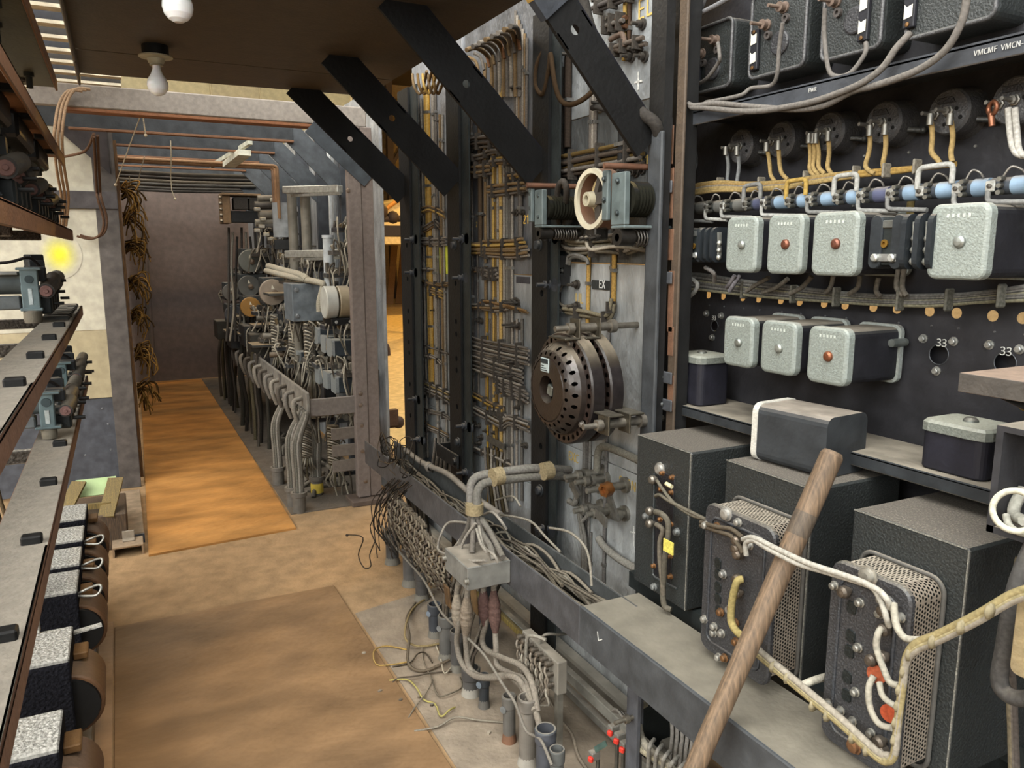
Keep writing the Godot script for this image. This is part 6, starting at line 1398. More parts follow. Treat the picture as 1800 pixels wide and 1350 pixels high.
	q = MB.new("6f8a80"); q.bar(onx(1046, 1318, 1.13), onx(1066, 1306, 1.16), 0.02, 0.006); solo("contact_strip", "short greenish contact strip beside the red terminals", "strip", q, "metal")
	t = thing("cable_loom", "thick pale cable loom curving out from under the ledge at the bottom edge", "cable harness")
	for i in 5:
		q = MB.new(["a39c86", "b0a98f", "96907e", "8c877c", "a8a294"][i], 0.3)
		var d := i * 4.0
		q.hose(pxx("%f 1238 1.30 %f 1248 1.24 %f 1265 1.2 %f 1295 1.18 %f 1320 1.17 1170 %f 1.16 1200 %f 1.16" % [1135 - d * 0.3, 1118 + d * 0.3, 1107 + d, 1112 + d, 1130 + d, 1345 - d * 0.6, 1380 - d * 0.6]), 0.009, 7); part(t, "cable", q, "cloth")
	for i in 5:
		q = MB.new("8f8c86"); q.hose(pxx("%d 1255 1.28 %d 1290 1.26 %d 1330 1.25 %d 1390 1.24" % [1180 + i * 9, 1182 + i * 9, 1178 + i * 9, 1174 + i * 9]), 0.006, 6); part(t, "drop_cable", q, "cloth")
	for i in 5:
		q = MB.new("85827a"); q.hose(pxx("%d %d 1.17 %d %d 1.14 %d %d 1.15 %d %d 1.16" % [1150 + i * 14, 1300 + i * 10, 1142 + i * 13, 1312 + i * 10, 1140 + i * 12, 1335 + i * 8, 1138 + i * 12, 1380 + i * 8]), 0.006, 6); part(t, "branch_cable", q, "cloth")
	for i in 4:
		q = MB.new("8f8b84"); q.hose(pxx("1076 1250 1.28 %d %d 1.24 %d %d 1.2 %d %d 1.18" % [1085 + i * 8, 1248 + i * 4, 1105 + i * 9, 1275 + i * 8, 1120 + i * 9, 1305 + i * 10]), 0.0045, 5); part(t, "thin_cable", q, "cloth")
	# loose wires on the floor
	var fl := [["730 1060 1.05 715 1090 0.0 720 1130 0.0 718 1170 0 745 1180 0 790 1165 0", "brown cable loop lying on the floor round the pipe feet", 0.006, "5c5142"], ["762 1045 0 725 1075 0 712 1130 0 735 1140 0 780 1130 0", "pale cable curving up beside the wire combs", 0.005, "8f7d58"], ["715 1142 0 680 1138 0 658 1150 0 662 1170 0 690 1168 0 720 1165 0", "yellow brown wire looping over the joint of the floor sheets", 0.0035, "a5884e"], ["684 1196 0 715 1197 0 732 1215 0 745 1232 0 765 1238 0 775 1262 0 790 1255 0 800 1245 0", "yellow ended wire snaking over the dusty floor", 0.0035, "a59a5a"], ["718 1262 0 730 1245 0 752 1220 0 758 1195 0 745 1165 0 742 1140 0", "thin grey wire crossing the dusty floor diagonally", 0.003, "7d7364"], ["728 1285 0 770 1280 0 800 1268 0 840 1268 0 885 1270 0", "long grey wire lying straight towards the pipe stubs", 0.004, "857d70"], ["690 1200 0 700 1195 0 730 1195 0 760 1185 0 800 1180 0", "dark wire on the floor near the joint", 0.003, "4a4036"], ["765 1130 0 775 1160 0 782 1190 0 800 1165 0 805 1155 0", "bent white wire standing by the pipe feet", 0.003, "b9b09c"], ["760 1195 0 770 1225 0 790 1226 0 812 1210 0 808 1190 0", "small loop of grey wire on the floor beside the painted pipe foot", 0.003, "6d6558"], ["960 1220 0 985 1270 0 1005 1305 0 1015 1330 0 1030 1350 0 1050 1380 0", "twisted pair of dusty wires lying at the bottom edge", 0.006, "85796a"], ["690 1172 0 720 1168 0 735 1155 0 748 1150 0 760 1165 0", "short dark twisted wire near the floor joint", 0.003, "3d342a"]]
	for l in fl:
		var pts := py(l[0].replace(" 1.05 ", " ").replace(" 0.0 ", " ").replace(" 0 ", " ").trim_suffix(" 0"), float(l[2]) + 0.006)
		for k in pts.size(): pts[k].y += [0.0, 0.012, 0.03, 0.01][k % 4] * (1.0 if l[2] > 0.0045 else 0.5)
		q = MB.new(l[3], 0.2); q.hose(pts, l[2], 5); solo("floor_wire", l[1], "wire", q, "cloth")
	for i in 6:
		q = MB.new(["6b5f50", "8f8676", "4e463c"][i % 3], 0.4)
		var c := ony([668, 860, 705, 738, 640, 760, 780, 1000, 720][i], [1217, 1290, 1232, 1226, 1150, 1240, 1230, 1260, 1205][i], 0.006)
		var pts := PackedVector2Array()
		for k in 6: pts.append(Vector2(cos(k) , sin(k)) * rng.randf_range(0.004, 0.010))
		q.prism(pts, c, Vector3(1, 0, 0), Vector3(0, 0, 1), Vector3(0, 0.008, 0)); solo("grit_lump", ["brown crumb of dirt on the foreground sheet just left of its joint", "pale crumb beside the foot of the thin two part pipe", "dark crumb among the loose floor wires", "brown crumb near the short twisted wire", "pale crumb alone in the middle of the foreground sheet", "dark crumb beside the painted pipe foot"][i], "debris", q, "floor")

func mech(called: String, label: String, p: Vector3, s: float, shade: String) -> void:     # a levered magnet unit: p is the foot of its end casting
	var t := thing(called, label, "mechanism", "")
	var q := MB.new("6a6458", 0.4); q.lathe(p + Vector3(0, 0.0, 0), Vector3.UP, [[0.026 * s, 0], [0.028 * s, 0.012], [0.028 * s, 0.036 * s], [0.024 * s, 0.042 * s]], 16); part(t, "foot_drum", q, "rust")
	q = MB.new(shade, 0.3)
	q.box(p + Vector3(0, 0.112 * s, 0), Vector3(0.052 * s, 0.135 * s, 0.03), Basis.IDENTITY, 0.003); q.bx(p + Vector3(-0.032, 0.04 * s, -0.02), p + Vector3(0.032, 0.05 * s, 0.022), 0.002); q.bx(p + Vector3(-0.035, 0.175 * s, -0.02), p + Vector3(0.035, 0.184 * s, 0.02), 0.002); part(t, "end_casting", q, "paint", "blue grey end casting")
	q = MB.new("39464a"); q.lathe(p + Vector3(0.0, 0.145 * s, 0.015), Vector3(0, 0, 1), [[0.013, 0], [0.012, 0.003], [0, 0.003]], 14); part(t, "boss", q, "paint")
	q = MB.new("b9c4c6"); q.bx(p + Vector3(-0.006, 0.06 * s, 0.014), p + Vector3(0.006, 0.115 * s, 0.0165), 0.001); part(t, "slot_window", q, "metal", "pale slot window")
	q = MB.new("4e5558", 0.7); q.cyl(p + Vector3(-0.02, 0.13 * s, -0.02), p + Vector3(-0.5, 0.13 * s, -0.02), 0.035 * s, -1.0, 14); part(t, "barrel", q, "paint")
	q = MB.new("8b8d8a", 0.7); q.bx(p + Vector3(-0.5, 0.16 * s, -0.05), p + Vector3(-0.03, 0.17 * s, 0.02), 0.002); part(t, "cover_rail", q, "paint")
	q = MB.new("5f6668", 0.4); q.bx(p + Vector3(-0.5, 0.045 * s, -0.04), p + Vector3(-0.03, 0.09 * s, 0.01), 0.004); part(t, "coil_trough", q, "paint")
	for i in 4:
		q = MB.new(["3a3a38", "4a4844", "2c2c2b", "55524c"][i], 0.4)
		var z := -0.05 - i * 0.11
		q.cyl(p + Vector3(0.045, (0.105 + 0.015 * (i % 2)) * s, z + 0.06), p + Vector3(0.055, (0.125 + 0.015 * (i % 2)) * s, z - 0.03), 0.026 * s, -1.0, 12); part(t, "magnet_roll", q, "paint")
		q = MB.new("6a4c48"); q.lathe(p + Vector3(0.045, (0.105 + 0.015 * (i % 2)) * s, z + 0.062), Vector3(0, 0, 1), [[0.02 * s, 0], [0.018 * s, 0.004], [0.008 * s, 0.004], [0.006 * s, 0.008], [0, 0.008]], 12); part(t, "roll_end", q, "rust")
		q = MB.new("33373a", 0.5); q.box(p + Vector3(0.02 - i * 0.012, (0.16 + 0.02 * ((i * 7) % 3)) * s, z), Vector3(0.05, 0.05 * s, 0.045), Basis(Vector3.UP, 0.3 * i), 0.004); part(t, "armature", q, "paint")
		q = MB.new("1d1d1d"); q.cyl(p + Vector3(0.06, (0.06 + 0.035 * (i % 3)) * s, z), p + Vector3(0.09, (0.06 + 0.035 * (i % 3)) * s, z), 0.006, -1.0, 6); part(t, "pin", q, "paint")
		q = MB.new("25282a", 0.3); q.box(p + Vector3(0.03, 0.055 * s, z), Vector3(0.05, 0.06 * s, 0.05), Basis.IDENTITY, 0.005); part(t, "base_block", q, "paint")
	q = MB.new("3c3a38"); q.hose([p + Vector3(-0.2, 0.19 * s, 0), p + Vector3(-0.06, 0.20 * s, -0.02), p + Vector3(0.0, 0.215 * s, -0.05), p + Vector3(0.03, 0.18 * s, -0.08)], 0.005, 5); part(t, "lead", q, "cloth")

func left_rack() -> void:
	var lv := [2.225, 1.95, 1.68, 1.365, 1.075]
	var ln := ["topmost rusty shelf rail of the left rack, just below the slats", "second rusty shelf rail from the top of the left rack", "third shelf rail of the left rack, level with the eye and rust streaked", "fourth shelf rail of the left rack, broad dusty top with black studs", "lowest shelf rail of the left rack, dusty top with ridged slats"]
	var q: MB
	var t: Node3D
	for k in 5:
		t = thing("shelf_rail", ln[k], "rail")
		var y: float = lv[k]
		var z0: float = [-3.47, -3.46, -3.6, -3.85, -3.75][k]
		q = MB.new("7c5230" if k < 3 else "6a4a36", 0.9); q.dcol = Color("827c72").srgb_to_linear()
		q.bx(Vector3(-0.158, y - 0.042, z0), Vector3(-0.15, y, 0.6), 0.002); q.bx(Vector3(-0.245, y - 0.008, z0), Vector3(-0.15, y, 0.6), 0.002); part(t, "angle", q, "rust")
		for i in 7:
			var z := -1.2 - i * 0.40
			if z < z0 + 0.1: continue
			q = MB.new("17181a"); q.box(Vector3(-0.178, y + (0.006 if k > 2 else -0.014), z), Vector3(0.034, 0.018, 0.026), Basis.IDENTITY, 0.003); part(t, "stud", q, "paint")
		if k > 2:
			for i in 9:
				var z := z0 + 0.08 + i * 0.085
				q = MB.new("2a2826", 0.8); q.box(Vector3(-0.205, y + 0.006, z), Vector3(0.085, 0.016, 0.04), Basis.IDENTITY, 0.005); part(t, "ridge_slat", q, "rust")
		for i in 4:
			var z: float = [-3.3, -2.42, -1.75, -0.9][i]
			q = MB.new("4a4038" if k < 3 else "55504a", 1.0); q.dcol = Color("bdb6aa").srgb_to_linear()
			q.bx(Vector3(-0.80, y - 0.045, z - 0.03), Vector3(-0.24, y - 0.010, z), 0.003); part(t, "cross_bar", q, "snow")
	for i in 3:
		t = thing("rack_upright", "dark upright at the back of the left rack, %s from the far end" % ORD[i], "upright")
		q = MB.new("2c2a29"); q.bx(Vector3(-0.84, 0, [-3.62, -1.95, -0.3][i]), Vector3(-0.79, 2.3, [-3.56, -1.89, -0.24][i])); part(t, "channel", q, "rust")
	q = MB.new("4b4530"); q.bx(Vector3(-0.85, 2.19, -3.44), Vector3(-0.16, 2.2, 0.6))
	solo("top_sheet", "dark olive steel sheet forming the top of the left rack", "sheet", q, "grey")
	for i in 6:
		q = MB.new("1f1d1a"); q.lathe(Vector3([-0.22, -0.30, -0.24, -0.36, -0.2, -0.27][i], 2.19, [-3.2, -2.9, -2.55, -2.4, -2.2, -2.05][i]), Vector3.DOWN, [[0.016, 0], [0.016, 0.012], [0.010, 0.014], [0.010, 0.05], [0, 0.052]], 8)
		solo("hanging_bolt", "dark bolt hanging from the olive sheet over the left rack, %s from the far end" % ORD[i], "bolt", q, "rust", "bolts under the top sheet")
	for i in 3:
		t = thing("black_case", ["farthest black case hanging under the second shelf rail", "middle black case under the second shelf rail", "nearest black case under the second shelf rail"][i], "case")
		var z := -3.25 + i * 0.55
		q = MB.new("121212", 0.3); q.bx(Vector3(-0.80, 1.872, z), Vector3(-0.19, 1.935, z + 0.40), 0.008); part(t, "body", q, "paint")
		q = MB.new("5a5a55", 0.3)
		for s in 3: q.bolt(Vector3(-0.22 - s * 0.05, 1.872, z + 0.05), Vector3.DOWN, 0.012, 0.02)
		q.ball(Vector3(-0.25, 1.865, z + 0.15), 0.018, 8); part(t, "fixing", q, "metal"); t.get_child(1).set_meta("kind", "stuff")
	# machinery on the shelves
	mech("lever_mechanism", "dark mechanism on the eye level shelf, farthest of its row", Vector3(-0.24, 1.68, -3.05), 0.72, "3e464a")
	mech("lever_mechanism", "dark mechanism with a pale ring on the eye level shelf, middle of its row", Vector3(-0.24, 1.68, -2.55), 0.80, "3a4246")
	mech("lever_mechanism", "dark mechanism on the eye level shelf, nearest of its row", Vector3(-0.25, 1.68, -2.1), 0.95, "30363a")
	q = MB.new("9a9a92"); q.tube(MB.bend(p3("-0.26 1.82 -2.02 -0.225 1.86 -2.04 -0.215 1.84 -2.03 -0.215 1.79 -2.02 -0.235 1.775 -2.02"), 0.02, 4), 0.006, 7); solo("pale_hook", "pale bent rod hooking over the nearest eye level mechanism", "rod", q, "metal")
	mech("lever_mechanism", "blue grey mechanism standing on the broad fourth shelf rail", Vector3(-0.262, 1.365, -3.0), 0.98, "6c7d82")
	mech("lever_mechanism", "blue grey mechanism with ribbed rolls on the lowest shelf rail", Vector3(-0.208, 1.078, -2.50), 0.72, "5f7074")
	mech("lever_mechanism", "blue grey mechanism behind the ribbed one on the lowest shelf rail", Vector3(-0.208, 1.078, -3.15), 0.72, "586a6e")
	# coil units along the bottom
	var cz := [[-3.76, -3.53], [-3.45, -3.26], [-3.2, -3.0], [-2.96, -2.75], [-2.5, -2.27], [-2.03, -1.84], [-1.6, -1.4]]
	for k in 7:
		var a: float = cz[k][0]
		var b: float = cz[k][1]
		t = thing("coil_unit", "black block with a dust covered top under the left rack, %s from the far end" % ORD[k], "coil unit")
		q = MB.new("1f2122", 1.0); q.dcol = Color("bdbab2").srgb_to_linear()
		q.loft(Vector3(-0.30, 0.38, (a + b) * 0.5), Vector3(0, 0, -1), Vector3.UP, Vector3.RIGHT, b - a, 0.27, 0.022, [[0.003, -0.10], [0, -0.096], [0, 0.098], [0.003, 0.102]], 5); part(t, "block", q, "snow")
		q = MB.new("5a3c1e", 0.2); q.lathe(Vector3(-0.212, 0.365, a + 0.02), Vector3(0, 0, 1), [[0.0, 0], [0.085, 0], [0.09, 0.008], [0.09, b - a - 0.05], [0.086, b - a - 0.045], [0.0, b - a - 0.045]], 28); part(t, "drum", q, "rust")
		q = MB.new("0f0f0f"); q.lathe(Vector3(-0.212, 0.365, b - 0.024), Vector3(0, 0, 1), [[0.08, 0], [0.078, 0.008], [0.0, 0.008]], 24); part(t, "drum_face", q, "paint")
		q = MB.new("6a4a24"); q.bx(Vector3(-0.197, 0.455, a + 0.05), Vector3(-0.16, 0.475, a + 0.12), 0.003); part(t, "lug", q, "rust")
		if k in [1, 2, 3]:
			q = MB.new("a09f98", 0.3); q.tube(MB.smooth(p3("-0.205 0.49 0 -0.17 0.505 0.004 -0.135 0.51 -0.002 -0.13 0.50 0.012 -0.145 0.485 0.02 -0.175 0.485 0.012 -0.205 0.488 0.004").map(func(w: Vector3) -> Vector3: return w + Vector3(0, 0, b - 0.03)), 4), 0.0045, 6); part(t, "lifting_loop", q, "metal")
		if k == 4:
			q = MB.new("c9c7be", 0.3); q.bar(Vector3(-0.2, 0.49, a + 0.01), Vector3(-0.125, 0.495, a + 0.0), 0.02, 0.006); part(t, "pale_tongue", q, "snow"); q = MB.new("c9c7be", 0.3); q.bx(Vector3(-0.31, 0.515, a), Vector3(-0.28, 0.545, a + 0.03), 0.002); part(t, "upright_tab", q, "snow")
	q = MB.new("5e5348", 0.9); q.dcol = Color("a8a095").srgb_to_linear(); q.bx(Vector3(-0.85, 0.19, -3.9), Vector3(-0.165, 0.235, -0.5), 0.004); solo("bottom_shelf", "dusty bottom shelf carrying the black coil blocks of the left rack", "shelf", q, "rust")
	for i in 2:
		q = MB.new("3a332c"); q.bx(Vector3(-0.5, 0.0, [-3.8, -2.2][i]), Vector3(-0.2, 0.19, [-3.72, -2.12][i])); solo("shelf_pedestal", "dark foot under the bottom shelf of the left rack, %s" % ["far one", "near one"][i], "foot", q, "rust")
	for i in 7:
		q = MB.new(["6a5c48", "54483a", "8b7a5c"][i % 3]); q.hose(p3("%f 1.05 -2.7 %f 0.9 -2.68 %f 0.7 -2.72 %f 0.55 -2.70" % [-0.36 - i * 0.018, -0.37 - i * 0.014, -0.35 - i * 0.02, -0.37 - i * 0.016]), 0.006, 6); solo("rack_cable", "thin brown cable hanging behind the lowest shelf rail, %s from the aisle" % ORD[i], "cable", q, "cloth", "cables behind the lowest rail")
	# steel channels and green tray on the floor by the far left post
	q = MB.new("8a7256", 0.4); q.bx(Vector3(-0.14, 0.0, -5.5), Vector3(0.02, 0.055, -4.62), 0.004); q.k("4b5058"); q.bx(Vector3(-0.14, 0.0, -4.62), Vector3(0.02, 0.05, -4.60)); solo("floor_channel", "wide steel channel lying flat at the foot of the grey post", "channel", q, "paint")
	t = thing("floor_bracket", "short open steel bracket with a small plate in front of the floor channel", "bracket")
	q = MB.new("8a7256", 0.3); q.bx(Vector3(-0.14, 0.045, -4.56), Vector3(0.01, 0.055, -4.42), 0.002); q.bx(Vector3(-0.14, 0.0, -4.56), Vector3(-0.13, 0.045, -4.42)); q.bx(Vector3(0.0, 0, -4.56), Vector3(0.01, 0.045, -4.42)); part(t, "channel", q, "rust")
	q = MB.new("8d8070", 0.3); q.bx(Vector3(-0.09, 0.055, -4.55), Vector3(-0.03, 0.10, -4.535), 0.002); q.bx(Vector3(-0.09, 0.055, -4.55), Vector3(-0.03, 0.062, -4.49), 0.002); part(t, "angle_plate", q, "rust")
	t = thing("green_tray", "tipped open wooden tray with a pale green lining behind the coil blocks", "tray")
	q = MB.new("9ab07c"); q.bar(Vector3(-0.30, 0.30, -4.78), Vector3(-0.10, 0.30, -4.78), 0.10, 0.01, Vector3(0, 0.7, 1)); part(t, "lining", q, "grey", "pale green back")
	q = MB.new("7f6a34"); q.bar(Vector3(-0.36, 0.22, -4.62), Vector3(-0.28, 0.345, -4.76), 0.08, 0.012); q.bar(Vector3(-0.16, 0.19, -4.55), Vector3(-0.10, 0.345, -4.75), 0.08, 0.012); q.bar(Vector3(-0.34, 0.235, -4.65), Vector3(-0.13, 0.235, -4.62), 0.02, 0.03); part(t, "rim_board", q, "wood"); t.get_child(1).set_meta("kind", "stuff")
	q = MB.new("5b4630"); q.bx(Vector3(-0.5, 0.0, -4.95), Vector3(-0.06, 0.20, -4.55), 0.006); solo("wooden_crate", "low brown crate under the green lined tray", "crate", q, "wood")

func far_bay() -> void:
	var q: MB
	var t: Node3D
	# end of the left bay, facing the camera
	t = thing("bay_end_panel", "white boarded end panel of the left bay with a bright yellow spot", "panel")
	q = MB.new("b3ad9b"); q.bx(Vector3(-0.95, 1.085, -5.775), Vector3(0.0, 2.36, -5.76), 0.002); part(t, "white_board", q, "grey")
	q = MB.new("9c8f72"); q.bx(Vector3(-0.95, 0.635, -5.775), Vector3(0.0, 1.083, -5.76), 0.002); part(t, "tan_board", q, "grey", "tan lower board")
	q = MB.new("4a4d52"); q.bx(Vector3(-0.95, 0.02, -5.785), Vector3(0.02, 0.634, -5.77), 0.002); part(t, "lower_sheet", q, "paint", "dark grey lower sheet")
	for p in pz("190 745 195 790 225 770 180 718 228 720 150 800", -5.769):
		q = MB.new("85878a"); q.lathe(p, Vector3(0, 0, 1), [[0.008, 0], [0.006, 0.004], [0, 0.005]], 8); part(t, "screw", q, "metal")
	q = MB.new("d5d0bd")
	var sc := onz(105, 448, -5.757)
	var y1 := Color("d6d01e").srgb_to_linear()
	var y0 := Color("b3ad9b").srgb_to_linear()
	for r in 14:
		for k in 24:
			var w := []
			for e in [[r, k], [r + 1, k], [r + 1, k + 1], [r, k + 1]]:
				var a: float = TAU * e[1] / 24.0
				w.append(sc + Vector3(cos(a), sin(a) * 1.2, 0) * 0.125 * e[0] / 14.0)
			q.col = y1.lerp(y0, smoothstep(0.05, 1.0, (r + 0.5) / 14.0)); q.quad(w[0], w[1], w[2], w[3])  # yellow fades outward into the board colour
	part(t, "yellow_spot", q, "grey", "bright yellow spot")
	q = MB.new("55504d"); q.bx(Vector3(-0.10, 0.0, -5.80), Vector3(0.03, 2.36, -5.75), 0.003)
	q.k("55504d"); part(t, "edge_post", q, "paint", "grey edge post")
	q = MB.new("4b4645"); q.bx(Vector3(-0.95, 1.86, -5.765), Vector3(0.03, 1.97, -5.74), 0.003); part(t, "cross_rail", q, "paint")
	q = MB.new("3b3735"); q.prism(PackedVector2Array([Vector2(-0.30, 2.36), Vector2(0.0, 2.08), Vector2(0.0, 2.36)]), Vector3(0, 0, -5.745), Vector3.RIGHT, Vector3.UP, Vector3(0, 0, 0.01)); part(t, "corner_gusset", q, "paint")
	# cables over the beam and round the end panel
	var cl := [["145 160 -4.7 120 160 -4.7 105 180 -4.68 98 210 -4.66 95 250 -4.7 100 300 -4.9 108 350 -5.2 104 400 -5.4", "cream cables looped over the beam at the upper left", 3, "a88d72"], ["165 240 -5.0 170 330 -5.6 172 350 -5.6 182 385 -5.65 178 410 -5.68 160 420 -5.7 135 415 -5.7", "pair of brown cables hanging in a big U in front of the white board", 2, "5e4838"], ["165 235 -5.0 150 265 -5.4 115 275 -5.6 100 278 -5.6", "brown cable slung across the corner gusset", 1, "6b5240"], ["112 340 -5.6 114 370 -5.7 112 400 -5.72 114 420 -5.72", "thin dark cable on the white board", 1, "4a4542"]]
	for c in cl:
		t = thing("bay_cable", c[1], "cable")
		for i in c[2]:
			q = MB.new(c[3]); var pts := []
			for p in MB.smooth(Array(pzz(c[0])), 5): pts.append(p + Vector3(i * 0.018, i * 0.006, 0))
			q.tube(pts, 0.008, 6); part(t, "cable", q, "cloth")
	# cross frames of the far bay with gussets on the right
	var fz := [-5.45, -6.15, -6.85, -7.6, -8.4, -9.3]
	for i in 6:
		var z: float = fz[i]
		t = thing("portal_beam", "dark overhead far bay beam with slanted corner plate, %s from the front" % ORD[i], "beam")
		q = MB.new("36393d", 0.3); q.bx(Vector3(-0.6, 2.315, z), Vector3(1.1, 2.44, z + 0.02), 0.003); part(t, "cross_web", q, "paint")
		q = MB.new("6e4a30"); q.bx(Vector3(-0.2, 2.30, z), Vector3(1.1, 2.315, z + 0.04), 0.003); part(t, "lower_lip", q, "rust", "rusty lower lip")
		q = MB.new("494c50"); q.prism(PackedVector2Array([Vector2(0.92, 2.44), Vector2(1.42, 1.94), Vector2(1.42, 2.13), Vector2(1.11, 2.44)]), Vector3(0, 0, z), Vector3.RIGHT, Vector3.UP, Vector3(0, 0, 0.015)); part(t, "corner_plate", q, "paint")
		q = MB.new("3f4246"); q.bx(Vector3(1.40, 0, z - 0.02), Vector3(1.50, 2.44, z + 0.03), 0.003); part(t, "column", q, "paint")
	q = MB.new("9a9d9e"); q.bx(Vector3(1.50, 0.02, -10.4), Vector3(1.52, 2.6, -4.84)); 
	t = thing("bay_side_panel", "pale grey side panel behind the equipment of the far bay", "panel")
	part(t, "sheet", q, "slate")
	for i in 9:
		q = MB.new(["8d9091", "c3c6c6", "5d6062"][i % 3]); q.bx(Vector3(1.47, 0.3, -5.3 - i * 0.11), Vector3(1.50, 2.4, -5.26 - i * 0.11), 0.003); part(t, "rib", q, "paint")
	# conduits under the ceiling of the far bay
	for i in 8:
		q = MB.new(["4d4a46", "3c3a37", "5a5348"][i % 3]); var y := 2.27 - (i % 4) * 0.012
		q.tube([Vector3(0.0, y, -7.7 - i * 0.22), Vector3(0.6, y - 0.01, -7.7 - i * 0.22), Vector3(1.3, y, -7.7 - i * 0.22)], 0.020, 7); solo("ceiling_conduit", "dark conduit crossing under the far bay ceiling, %s from the front" % ORD[i], "conduit", q, "paint", "conduits under the far bay ceiling")
	for i in 3:
		q = MB.new(["7a5a3c", "8a6644", "6d5038"][i]); q.tube(MB.bend(p3("0.0 2.26 %f 1.16 2.255 %f 1.18 2.24 %f 1.18 1.85 %f" % [-6.5 - i * 0.1, -6.5 - i * 0.1, -6.5 - i * 0.1, -6.5 - i * 0.1]), 0.06, 5), 0.013, 7); solo("copper_conduit", "brown conduit running along the ceiling and bending down at the right, %s" % ["nearest", "middle", "farthest"][i], "conduit", q, "rust")
	t = thing("tube_fitting", "pale slim lamp fitting hung diagonally under the far bay ceiling", "lamp")
	q = MB.new("b9b8a8"); q.bar(onz(440, 250, -5.9), onz(372, 292, -6.9), 0.03, 0.03); part(t, "channel", q, "paint")
	q = MB.new("d8d6c4"); q.bar(onz(430, 268, -6.0), onz(402, 290, -6.5), 0.09, 0.04); part(t, "end_box", q, "paint")
	for s in [["256 168 -4.9 250 195 -4.95 230 250 -5.2 203 325 -5.6", "long pull cord slanting down from the beam"], ["250 195 -4.95 256 238 -5.0", "short pull cord ending in a pale knob"], ["300 247 -6 301 280 -6 300 310 -6.2 302 335 -6.2 308 350 -6.2", "thin twisted string hanging in the middle of the far bay"], ["254 275 -6.4 246 305 -6.5 235 350 -6.6", "thin cord with a white bead near the far wall"], ["227 310 -6.4 232 350 -6.5 228 375 -6.5", "thin cord hanging by the wire strip"]]:
		q = MB.new("b9ad96"); q.tube(Array(pzz(s[0])), 0.0035, 4); var e: Vector3 = pzz(s[0])[-1]
		q.ball(e, 0.010, 6); solo("pull_cord", s[1], "cord", q, "cloth")
	# strip of brown wire tufts along the left side
	t = thing("wire_strip", "tall brown edge board with tufts of old wire along the left of the far gangway", "wiring")
	q = MB.new("7a5424"); q.bx(Vector3(0.03, 0.05, -10.4), Vector3(0.05, 2.3, -5.82)); part(t, "board", q, "wood")
	for i in 7:
		for k in 26:
			var c := Vector3(0.06, [2.0, 1.82, 1.62, 1.36, 1.12, 0.86, 0.6][i], [-6.3, -6.4, -6.5, -6.3, -6.3, -6.2, -6.2][i])
			q = MB.new(["5a4020", "7a5a2c", "3c2c18", "8f6c38"][k % 4])
			var d := Vector3(rng.randf_range(0.03, 0.14), rng.randf_range(-0.10, 0.08), rng.randf_range(-0.2, 0.2))
			q.hose([c + Vector3(0, rng.randf_range(-0.05, 0.05), rng.randf_range(-0.1, 0.1)), c + d * 0.6 + Vector3(0, 0.03, 0), c + d, c + d + Vector3(rng.randf_range(-0.04, 0.03), rng.randf_range(-0.12, -0.02), 0.02)], 0.005, 4, 3); part(t, "wire_tuft", q, "cloth")
	# equipment rail of the far bay
	t = thing("equipment_rail", "long grey angle rail at knee height along the equipment of the far bay", "rail")
	q = MB.new("7b766f", 0.4); q.bx(Vector3(0.965, 0.55, -9.0), Vector3(0.985, 0.745, -4.73), 0.004); part(t, "long_rail", q, "paint")
	q = MB.new("6e6660", 0.4); q.bx(Vector3(0.985, 0.59, -4.76), Vector3(1.27, 0.70, -4.74), 0.004); part(t, "end_rail", q, "rust")
	for y in [0.42, 0.31, 0.21]:
		q = MB.new("665c54", 0.4); q.bx(Vector3(1.12, y, -4.79), Vector3(1.27, y + 0.075, -4.775), 0.003); part(t, "short_rail", q, "rust")
	for z in [-5.6, -6.8]:
		q = MB.new("5f5a56"); q.bx(Vector3(0.955, 0.52, z), Vector3(0.965, 0.745, z + 0.05), 0.002); part(t, "cleat", q, "paint")
	# cables dropping from the rail into floor pipes
	var px_ := [[490, 852, -5.25, 470, 640], [516, 890, -4.95, 505, 655], [527, 900, -4.9, 520, 700], [558, 870, -5.0, 548, 720]]
	for k in 4:
		var b := ony(px_[k][0], px_[k][1], 0.0)
		t = thing("floor_pipe", "%s pipe stub with cables at the foot of the far bay" % ["farthest short", "tall grey", "thin grey", "yellow banded"][k], "pipe")
		q = MB.new("5a554e", 0.5); q.lathe(b, Vector3.UP, [[0.04, 0], [0.04, 0.10], [0.05, 0.105], [0.05, 0.13], [0.036, 0.13], [0.036, 0.09], [0, 0.09]], 14); part(t, "pipe", q, "rust")
		if k == 3: q = MB.new("bfa63c"); q.lathe(b, Vector3.UP, [[0.041, 0.02], [0.0415, 0.08], [0.04, 0.085]], 14); part(t, "yellow_band", q, "grey", "yellow band")
		for i in 4:
			q = MB.new(["7d776e", "6b6860", "8a857c", "57534d"][i], 0.2)
			var s := b + Vector3((i - 1.5) * 0.014, 0.09, 0.006 * i)
			q.hose([s, s + Vector3(0, 0.14, 0), s + Vector3(0, 0.35, 0), Vector3(0.955, 0.60, s.z - 0.05 + i * 0.03), Vector3(0.955, 0.63, s.z - 0.06 + i * 0.03)], 0.010, 6); part(t, "cable", q, "cloth")
	for i in 22:
		var z := -6.4 - i * 0.125
		q = MB.new(["3a3530", "4a443d", "2c2826", "57503f"][i % 4])
		var x := 0.90 + rng.randf_range(0, 0.1)
		q.hose([Vector3(x, 0.0, z), Vector3(x + rng.randf_range(-0.02, 0.02), 0.25, z), Vector3(x, 0.5, z + rng.randf_range(-0.05, 0.05)), Vector3(0.955, 0.66 + rng.randf_range(-0.05, 0.12), z)], [0.016, 0.011, 0.02][i % 3], 6)
		solo("riser_cable", "dark cable rising from the floor to the far rail, %s from the front" % ORD[i], "cable", q, "cloth", "dark riser cables of the far bay")
